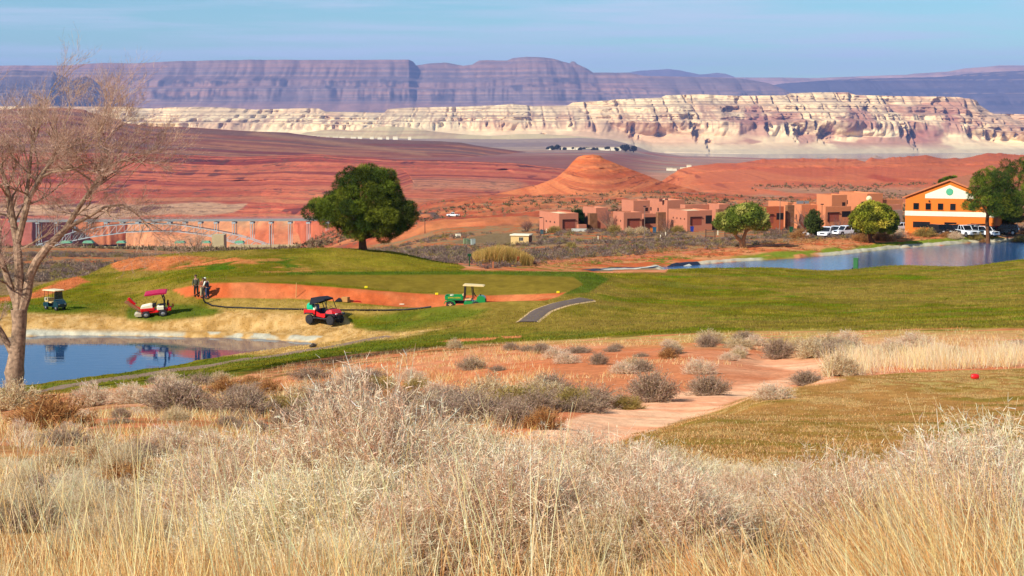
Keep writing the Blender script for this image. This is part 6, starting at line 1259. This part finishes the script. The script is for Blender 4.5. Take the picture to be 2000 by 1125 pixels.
bm_ = MB(); bm_.tube([(1.05, -.1, .72), (1.45, -.1, 1.05), (1.85, -.1, 1.75), (2.0, -.1, 1.7)], [.1, .09, .08, .05], 6); bm_.prism([(1.5, 1.25), (1.95, 1.9), (1.78, 1.98), (1.35, 1.3)], -.2, -.02); bm_.build('boom', red_m, T_)
ch = MB(); ch.prism([(1.08, .55), (2.05, 1.55), (2.12, 1.5), (2.2, 1.62), (2.02, 1.78), (1.9, 1.66), (1.0, .68)], .04, .16)
for k in range(9): t = k / 8; x, z = 1.1 + .95 * t, .5 + 1.0 * t; ch.box(x - .03, x + .03, .0, .2, z - .06, z + .02)
ch.build('digging_chain', mat('rusty_chain', A(176, 122, 96), .8), T_)
MB().prism([(1.02, .14), (1.45, .16), (1.55, .36), (1.3, .48), (1.02, .46)], -.42, .42).build('blade', mat('worn_white_steel', A(214, 204, 196), .5), T_)
rr_ = MB(); rr_.box(-1.25, -.95, -.3, .3, .42, .72, .04); rr_.tube([(-1.05, .15, .6), (-1.12, .15, 1.15)], .05, 6); rr_.tube([(-1.1, -.2, .55), (-1.4, -.2, .75), (-1.35, -.2, .95)], .06, 6); rr_.build('rear_attachment', red_m, T_)
lv = MB()
for k in range(3): lv.tube([(-.02 + .07 * k, -.2 + .1 * k, .95), (-.05 + .08 * k, -.2 + .1 * k, 1.4)], .02, 5)
lv.box(-.15, .1, -.15, .15, .9, 1.22, .03); lv.build('control_levers', blk_m, T_)
# golf cart --------------------------------------------------------------
p = onray(107, 605, 140); Gc = root_at('golf_cart', p, R(-38), 'dark teal golf cart with a cream roof and beige seats near the left edge', 'golf cart', (.84, .84, .95)); tl = mat('dark_teal_paint', (.004, .035, .05), .3, coat=.5); bei = mat('beige_vinyl', A(236, 206, 160), .6)
for x in (-.75, .85):
    for y in (-.46, .46): wheel(Gc, x, y, .23, .2, rim_l, .5)
q = MB(); q.prism([(-1.1, .3), (-1.15, .62), (-.35, .66), (-.3, .34), (.45, .34), (.55, .78), (.95, .82), (1.2, .58), (1.2, .3)], -.56, .56); q.build('body', tl, Gc)
MB().prism([(.52, .785), (.93, .825), (.78, .92), (.56, .96)], -.55, .55).build('dash_cowl', tl, Gc); seat(Gc, -.1, 0, .62, bei, 1.0, .5)
MB().box(-.95, -.55, -.5, .5, .68, .82, .05).build('rear_seat', bei, Gc); bp_ = MB()
for x, y, x2 in ((-1.0, .5, -.9), (-1.0, -.5, -.9), (.75, .5, .55), (.75, -.5, .55), (-.3, .5, -.3), (-.3, -.5, -.3)): bp_.tube([(x, y, .62), (x2, y, 1.72)], .022, 6)
bp_.build('roof_posts', blk_m, Gc); MB().prism([(-1.15, 1.70), (.8, 1.72), (.85, 1.76), (.6, 1.82), (-.9, 1.80), (-1.15, 1.75)], -.6, .6).build('roof', mat('cream_roof', A(248, 236, 214, .8), .4), Gc)
MB().box(.64, .66, -.48, .48, .98, 1.68).build('windshield', mat('tinted_screen', (.10, .10, .12), .1, trans=.6), Gc); steer(Gc, .42, .25, 1.02)
MB().box(1.19, 1.24, -.45, -.3, .5, .6).build('headlight', rim_l, Gc); MB().box(1.19, 1.24, .3, .45, .5, .6).build('headlight', rim_l, Gc)
MB().box(-1.28, -1.12, -.3, .3, .72, 1.05, .05).build('bag_rack', wht, Gc)
# green utility truck ---------------------------------------------------
p = atD(907, 151.0); p.z += .0; J = root_at('utility_truck', p, R(-4), 'green turf utility truck with a flat cream roof half hidden by the slope', 'utility truck', (1.08, 1.05, .98), tilt=False); J.location.z = V(907, 601, 151).z; jg = mat('farm_green', (.004, .22, .05), .35, coat=.4)
for x in (-1.05, .95):
    for y in (-.55, .55): wheel(J, x, y, .32, .28, mat('cream_rim', A(240, 210, 160), .5), .5)
q = MB(); q.box(-1.45, -.05, -.66, .66, .72, .77); q.box(-1.45, -.05, -.68, -.63, .772, 1.1, .015); q.box(-1.45, -.05, .63, .68, .772, 1.1, .015); q.box(-1.48, -1.43, -.62, .62, .772, 1.1, .015); q.box(-.08, -.03, -.62, .62, .772, 1.12, .015); q.build('cargo_bed', jg, J)
MB().box(-1.4, 1.0, -.3, .3, .38, .62, .03).build('chassis', blk_m, J)
q = MB(); q.prism([(-1.55, .42), (-1.45, .64), (-1.05, .74), (-.7, .62), (-.6, .35), (-.68, .35), (-.8, .56), (-1.05, .66), (-1.4, .56), (-1.5, .4)], -.72, -.5); q.prism([(.0, .35), (.05, .62), (.5, .66), (.75, .60), (.95, .68), (1.3, .5), (1.35, .3), (1.2, .32), (.9, .5), (.6, .42), (.5, .3), (.1, .3)], -.66, .66); q.build('fenders', jg, J)
MB().prism([(1.0, .45), (1.02, .95), (1.15, 1.08), (1.5, 1.06), (1.66, .9), (1.7, .45)], -.5, .5).build('hood', jg, J); MB().box(1.25, 1.32, -.05, .05, 1.07, 1.2, .01).build('cap', blk_m, J)
MB().box(1.64, 1.72, -.34, .34, .5, .8, .02).build('grille', blk_m, J)
for y in (-.5, .5):
    MB().tube([(.02, y, .75), (.08, y, 1.95)], .045, 6).build('roof_post', blk_m, J); MB().tube([(.72, y, .75), (.62, y, 1.95)], .04, 6).build('roof_post', blk_m, J)
MB().prism([(-.05, 1.95), (1.55, 1.90), (1.6, 1.93), (1.5, 1.98), (.0, 2.06), (-.08, 2.0)], -.62, .62).build('roof', mat('tan_roof', A(246, 222, 176, .8), .5), J)
seat(J, .35, -.3, .7, bei); seat(J, .35, .3, .7, mat('orange_vinyl', A(226, 150, 70), .6)); steer(J, .8, .3, 1.12)
try:
    tx = bpy.data.curves.new('lettering', 'FONT'); tx.body = 'JOHN DEERE'; tx.size = .17; tx.align_x = 'CENTER'; tx.extrude = .004; o = bpy.data.objects.new('lettering', tx); col.objects.link(o); o.parent = J; o.location = (-.72, -.688, .885); o.rotation_euler = (math.pi / 2, 0, 0); tx.materials.append(mat('yellow_decal', A(240, 200, 40, .8), .5))
    bpy.context.view_layer.update(); mm = bpy.data.meshes.new_from_object(o); M0 = o.matrix_basis.copy(); bpy.data.objects.remove(o); o = bpy.data.objects.new('lettering', mm); col.objects.link(o); o.parent = J; o.matrix_basis = M0
except Exception: pass
e = empty('bucket', Matrix.LocRotScale(J.location, J.rotation_quaternion, J.scale) @ Vector((-.95, -.2, .775)), s=1.0); tag(e, 'white plastic bucket in the bed of the green utility truck', 'bucket'); MB().lathe([(0, .13), (.02, .14), (.32, .17), (.34, .18), (.36, .17)], 'z', (0, 0, 0), 18).build('pail', wht, e, smooth=True); MB().tube([(-.17, 0, .34), (-.1, -.12, .44), (.1, -.12, .44), (.17, 0, .34)], .01, 5).build('handle', rim_l, e)
# parked road vehicles ----------------------------------------------------
def car(kind, rgb, px_, D, rz, label, name=None, cat=None, z=None, group='parked vehicles'):
    p = atD(px_, D) if z is None else V(px_, z, D); p.z += .09
    o = empty({'pickup': 'pickup_truck', 'suv': 'suv', 'jeep': 'off_roader', 'car': 'car'}[kind], p, rz); tag(o, label, {'pickup': 'pickup', 'suv': 'car', 'jeep': 'car', 'car': 'car'}[kind], group)
    pm = mat('paint_%d_%d_%d' % rgb, tuple(lin(v) for v in rgb), .25, coat=.6, spec=.5)
    L, H = {'pickup': (2.75, 1.85), 'suv': (2.35, 1.75), 'jeep': (2.0, 1.85), 'car': (2.25, 1.45)}[kind]
    for x in (-L * .6, L * .62):
        for y in (-.8, .8): wheel(o, x, y, .38, .24, rim_l, .6)
    q = MB(); zb = .42; zm = {'pickup': 1.12, 'suv': 1.05, 'jeep': 1.15, 'car': .92}[kind]
    arch = lambda c: [(c + .47, zb), (c + .40, .68), (c + .2, .84), (c - .2, .84), (c - .40, .68), (c - .47, zb)]
    hood = zm - (.06 if kind in ('pickup', 'jeep') else .12)
    q.prism([(-L, zb + .1)] + arch(-L * .6)[::-1] + arch(L * .62)[::-1] + [(L, zb + .1), (L + .02, zm - .25), (L - .1, hood - .03), (L * .38, zm), (-L * .95 if kind != 'car' else -L * .8, zm), (-L, zm - .12)], -.92, .92); q.build('body', pm, o)
    c0, c1, t0, t1 = {'pickup': (-.55, 1.15, -.42, .62), 'suv': (-2.25, 1.1, -2.0, .55), 'jeep': (-1.9, .75, -1.8, .55), 'car': (-1.6, 1.0, -1.0, .3)}[kind]
    MB().prism([(c0, zm + .002), (c1, zm + .002), (t1, H - .06), (t0, H - .06)], -.80, .80).build('windows', m_glass, o)
    q = MB(); q.box(t0 - .04, t1 + .04, -.78, .78, H - .06 + .002, H + .02, .02)
    for a, b2 in ((c0, t0), (c1, t1), ((c0 + c1) / 2, (t0 + t1) / 2)):
        for y in (-.81, .81): q.tube([(a, y, zm), (b2, y * .98, H - .04)], .045, 5)
    q.build('roof', pm, o)
    if kind == 'pickup': MB().box(-L + .12, c0 - .05, -.8, .8, zm - .2, zm + .004).build('bed_well', blk_m, o)
    for y in (-.66, .66): MB().box(L - .06, L + .045, y - .2, y + .2, .74, .9, .02).build('headlight', mat('lamp_glass', (.7, .7, .7), .1), o)
    MB().box(L - .05, L + .05, -.42, .42, .66, .9, .02).build('grille', blk_m, o); MB().box(L - .02, L + .1, -.88, .88, .40, .58, .03).build('bumper', rim_l if kind == 'pickup' else pm, o)
car('jeep', (30, 30, 36), 1833, 297, R(-70), 'black boxy off roader leftmost before the orange building')
car('pickup', (20, 22, 30), 1858, 298, R(-60), 'black pickup between the boxy off roader and the silver pickup')
car('pickup', (222, 226, 230), 1879, 296, R(-66), 'silver white pickup with its nose toward the pond')
car('pickup', (84, 104, 118), 1896, 297.5, R(-70), 'slate blue pickup right of the silver white pickup')
car('suv', (16, 18, 26), 1911, 300, R(-60), 'black car half hidden behind the white car')
car('suv', (240, 242, 244), 1919, 296, R(-50), 'white car before the trunk of the tall pine')
car('car', (150, 20, 30), 1941, 300, R(10), 'dark red car right of the tall pine trunk')
car('suv', (18, 18, 24), 1958, 299, R(160), 'black sport utility car below the low pine')
car('pickup', (236, 238, 242), 1585, 322, R(-130), 'white vehicle mostly hidden by the slender green tree')
car('pickup', (240, 241, 244), 1614, 317, R(-120), 'white pickup nearest the slender green tree')
car('pickup', (232, 236, 242), 1632, 321, R(-125), 'middle white pickup of the three by the round green tree')
car('suv', (244, 244, 246), 1649, 316, R(-150), 'white sport utility car left of the round green tree')
car('car', (236, 238, 240), 1753, 330, R(-150), 'white car showing between the round green tree and the orange building')
car('pickup', (246, 246, 246), 885, 768, R(175), 'lone white pickup driving the road below the red slopes', z=423.5, group='vehicles on the far road')
# ------------------------------------------------------------------ SMALL THINGS
p0 = [onray(a, c, 140) for a, c in [(404, 594), (414, 599), (440, 601.5), (480, 603), (540, 605), (600, 606), (650, 607), (700, 607.5), (750, 607.5), (790, 606.5), (818, 604), (842, 601)]]
hpts = [V(399, 561, p0[0].y), V(396.5, 568, p0[0].y), V(396.5, 577, p0[0].y), V(398, 586, p0[0].y), V(401, 591, p0[0].y) ] + [q + Vector((0, 0, .07)) for q in p0]
o = MB().tube([Vector(q) for q in hpts], .068, 8).build('hose', mat('black_rubber_hose', (.008, .008, .009), .5), smooth=True); tag(o, 'long thick black hose lying across the grass to the workers', 'hose')
card = mat('cardboard', A(206, 150, 96), .85)
p = onray(675, 590, 140); o = MB().box(-.3, .3, -.22, .22, 0, .42, .01).build('cardboard_box', card); o.location = p; o.rotation_euler.z = R(-25); tag(o, 'brown cardboard box at the foot of the orange bunker', 'box'); t = MB().box(-.05, .05, -.225, .225, .421, .424).build('tape', mat('packing_tape', A(220, 180, 130)), o)
p = onray(661, 589.5, 140); o = MB().prism([(-.3, 0), (.3, 0), (.24, .22), (.02, .3), (-.2, .12)], -.2, .2).build('tool_bag', blkf); o.location = p; tag(o, 'black tool bag left of the cardboard box', 'bag')
p = onray(697, 591, 140); o = MB().tube([(-.3, 0, .05), (0, .05, .08), (.35, 0, .05)], [.05, .07, .04], 6).build('tool', mat('red_tool', (.4, .01, .01), .5)); o.location = p; tag(o, 'red handled tool lying right of the cardboard box', 'tool')
p = onray(785, 595, 140); o = MB().box(-.2, .2, -.1, .1, 0, .06, .02).build('white_packet', wht); o.location = p; tag(o, 'flat white packet on the sand below the bunker', 'packet')
yel = mat('yellow_marker_paint', A(250, 230, 40, .9), .5)
for a, c, lb in [(715, 563.5, 'yellow marker above the middle of the orange bunker'), (853, 577, 'yellow marker left of the green utility truck'), (1090, 573.5, 'yellow marker at the right tip of the orange bunker')]:
    p = onray(a, c, 149); rr = empty('yellow_marker', p, R(10)); tag(rr, lb, 'marker', 'yellow markers along the bunker'); MB().box(-.13, .13, -.04, .04, .02, .2, .02).build('plate', yel, rr); MB().box(-.02, .02, -.02, .02, -.1, .03).build('stake', gal, rr)
p = onray(578, 583, 148); o = MB().tube([(0, 0, -.1), (.01, .35, 1.25)], [.03, .025], 6).build('stake', mat('pale_wood', A(236, 190, 130), .8)); o.location = p; tag(o, 'thin pale pole leaning on the orange bunker face', 'pole')
p = onray(1904, 741, 30); o = MB().lathe([(-.115, .02), (-.11, .055), (-.07, .08), (0, .088), (.07, .08), (.11, .055), (.115, .02)], 'x', (0, 0, .08), 20).build('tee_marker', mat('red_marker_paint', (.62, .012, .01), .35, coat=.4), smooth=True); o.location = p; tag(o, 'rounded red tee marker on the grassy teeing ground', 'marker'); MB().tube([(0, 0, -.1), (0, 0, .03)], .015, 6).build('spike', gal, o)
o = MB().tube([(0, 0, 0), (.25, 0, .12), (.5, .05, .1)], [.1, .16, .08], 8).build('duck_log', mat('dark_wood', (.04, .03, .02), .8), smooth=True); o.name = 'log'; p = onray(605, 679, 120); o.location = p + Vector((0, 0, .05)); tag(o, 'dark log at the right tip of the near pond', 'log')
for a, c, w in [(250, 655, 3.4), (330, 657, 1.6), (540, 666, .9), (640, 671, .7)]: pass
# ------------------------------------------------------------------ PEOPLE
skin_m = mat('skin', (.45, .22, .14), .6)
def skel(name, nodes, edges, radii, m, parent, sub=2):
    me = bpy.data.meshes.new(name); me.from_pydata([tuple(v) for v in nodes], edges, []); o = link(name, me, m, parent)
    sk = o.modifiers.new('skin', 'SKIN'); 
    for i, r in enumerate(radii):
        d = me.skin_vertices[0].data[i]; d.radius = (r, r) if not isinstance(r, tuple) else r
    me.skin_vertices[0].data[0].use_root = True; sk.use_smooth_shade = True
    ss = o.modifiers.new('sub', 'SUBSURF'); ss.levels = sub; ss.render_levels = sub; return o
def person(px_, py_, rz, label, top, sleeve, trs, hairc, hat=None, bend=0.0, arms=None, s=1.0, D0=140, knee=.0):
    p = onray(px_, py_, D0); root = empty('person', p, rz, s=s); tag(root, label, 'person', 'three workers by the bunker')
    # facing +x ; z up ; joints
    b = bend; hip = Vector((0, 0, .93)); wst = Vector((.02 + b * .05, 0, 1.08)); ch = Vector((.03 + b * .22, 0, 1.34 - b * .03)); nk = Vector((.05 + b * .36, 0, 1.50 - b * .08)); hd = Vector((.09 + b * .50, 0, 1.64 - b * .14))
    A_ = arms or [((.02, .26, 1.12), (.10, .27, .88)), ((.02, -.26, 1.12), (.10, -.27, .88))]
    hl, hr = Vector(A_[0][1]), Vector(A_[1][1]); el, er = Vector(A_[0][0]), Vector(A_[1][0]); sl = ch + Vector((0, .19, .08)); sr = ch + Vector((0, -.19, .08))
    # body: one skinned surface from hips to head with arms and hands
    N = [hip, wst, ch, nk, hd, hd + Vector((.02, 0, .10)), sl, el, hl, sr, er, hr]; E = [(0, 1), (1, 2), (2, 3), (3, 4), (4, 5), (2, 6), (6, 7), (7, 8), (2, 9), (9, 10), (10, 11)]; Rr = [.12, .11, .13, .055, (.085, .10), (.07, .085), .06, .045, .03, .06, .045, .03]
    for hnd, elb, base in ((hl, el, 8), (hr, er, 11)):
        d = (hnd - elb).normalized(); sd_ = d.cross(Vector((0, 1, 0))).normalized(); pl = hnd + d * .08; N.append(pl); Rr.append((.018, .038)); E.append((base, len(N) - 1)); pi = len(N) - 1
        for k in range(4):
            f0 = pl + sd_ * (.03 - .02 * k); f1 = f0 + d * (.045 - .004 * abs(k - 1.3)); f2 = f1 + (d * .6 + Vector((.02, 0, -.02)) * 10 * .05).normalized() * .035
            N += [f1, f2]; Rr += [.0095, .008]; E += [(pi, len(N) - 2), (len(N) - 2, len(N) - 1)]
        th_ = hnd + d * .03 + sd_ * .045; N += [th_, th_ + d * .035]; Rr += [.012, .009]; E += [(base, len(N) - 2), (len(N) - 2, len(N) - 1)]
    for sy in (.1, -.1):
        N += [Vector((.0, sy, .9)), Vector((.03 + knee, sy * 1.15, .5)), Vector((0, sy * 1.3, .10))]; k = len(N); E += [(0, k - 3), (k - 3, k - 2), (k - 2, k - 1)]; Rr += [.085, .055, .04]
    skel('body', N, E, Rr, skin_m, root, 1)
    fc = MB(); hM = Matrix.Translation(hd + Vector((.02, 0, .03)))
    fc.prism([(.09, -.02), (.125, -.03), (.095, .03)], -.014, .014, M=hM); fc.box(.06, .09, -.1, -.085, -.03, .03, .01, M=hM); fc.box(-.02, .02, -.105, -.088, -.03, .03, .012, M=hM); fc.box(-.02, .02, .088, .105, -.03, .03, .012, M=hM); fc.build('face', skin_m, root)
    ey = MB()
    for y in (-.035, .035): ey.box(.09, .098, y - .012, y + .012, .018, .028, M=hM)
    ey.box(.088, .096, -.03, .03, -.062, -.054, M=hM); ey.build('eyes_and_mouth', mat('dark_features', (.03, .01, .01), .6), root)
    jn = [hip + Vector((0, 0, -.02)), wst, ch, nk + Vector((-.01, 0, -.03)), sl, el, el.lerp(hl, .9), sr, er, er.lerp(hr, .9)]
    skel('jacket', [jn[0], jn[1], jn[2], jn[3]], [(0, 1), (1, 2), (2, 3)], [(.19, .15), (.185, .15), (.21, .15), (.075, .075)], top, root)
    skel('sleeve', [ch.lerp(sl, .55), sl, el, jn[6]], [(0, 1), (1, 2), (2, 3)], [.09, .085, .068, .05], sleeve, root); skel('sleeve', [ch.lerp(sr, .55), sr, er, jn[9]], [(0, 1), (1, 2), (2, 3)], [.09, .085, .068, .05], sleeve, root)
    L = [hip, Vector((0, .1, .84)), Vector((.03 + knee, .12, .5)), Vector((.0, .135, .12)), Vector((0, -.1, .84)), Vector((.03 + knee, -.12, .5)), Vector((0, -.135, .12))]
    skel('trousers', L, [(0, 1), (1, 2), (2, 3), (0, 4), (4, 5), (5, 6)], [(.17, .14), .115, .088, .075, .115, .088, .075], trs, root)
    for y in (.135, -.135): MB().box(-.09, .19, y - .05, y + .05, 0, .10, .035).build('shoe', mat('dark_shoe', (.05, .04, .035), .7), root, smooth=True)
    hr_ = MB(); 
    if hat: hr_.lathe([(-.01, .112), (.03, .113), (.09, .09), (.12, .03)], 'z', tuple(hd + Vector((.005, 0, .05))), 16); hr_.box(hd.x + .07, hd.x + .2, -.07, .07, hd.z + .045, hd.z + .06, .01)
    else: hr_.lathe([(-.05, .095), (.02, .112), (.09, .09), (.125, .03)], 'z', tuple(hd + Vector((-.02, 0, .04))), 16)
    hr_.build('hat' if hat else 'hair', hat or hairc, root, smooth=True); return root
J1 = mat('grey_green_jacket', A(84, 86, 78), .85); TD = mat('dark_trousers', A(44, 40, 40), .9); HB = mat('brown_hair', (.06, .03, .02), .9); SR_ = mat('salmon_shirt', A(190, 116, 96), .9); LT = mat('light_trousers', A(206, 190, 166), .9); NV = mat('navy_vest', (.008, .012, .028), .85); WS = mat('white_sleeves', A(238, 240, 244, .8), .85); JN = mat('blue_jeans', A(56, 74, 120), .85)
person(383.5, 581.5, R(-100), 'person in a dark grey jacket and dark trousers standing left of the other two', J1, J1, TD, HB, s=1.03)
person(395.5, 583.5, R(-60), 'person in a salmon shirt and pale trousers partly hidden between the others', SR_, SR_, LT, HB, s=.98, bend=.35, arms=[((.12, .22, 1.12), (.30, .1, 1.0)), ((.12, -.24, 1.1), (.32, -.08, .98))])
person(405.5, 585, R(150), 'person in a navy vest with white sleeves and jeans holding the black hose', NV, WS, JN, HB, hat=WS, s=1.03, bend=.3, arms=[((.10, .30, 1.15), (.33, .16, 1.02)), ((.10, -.30, 1.15), (.33, -.14, 1.05))])
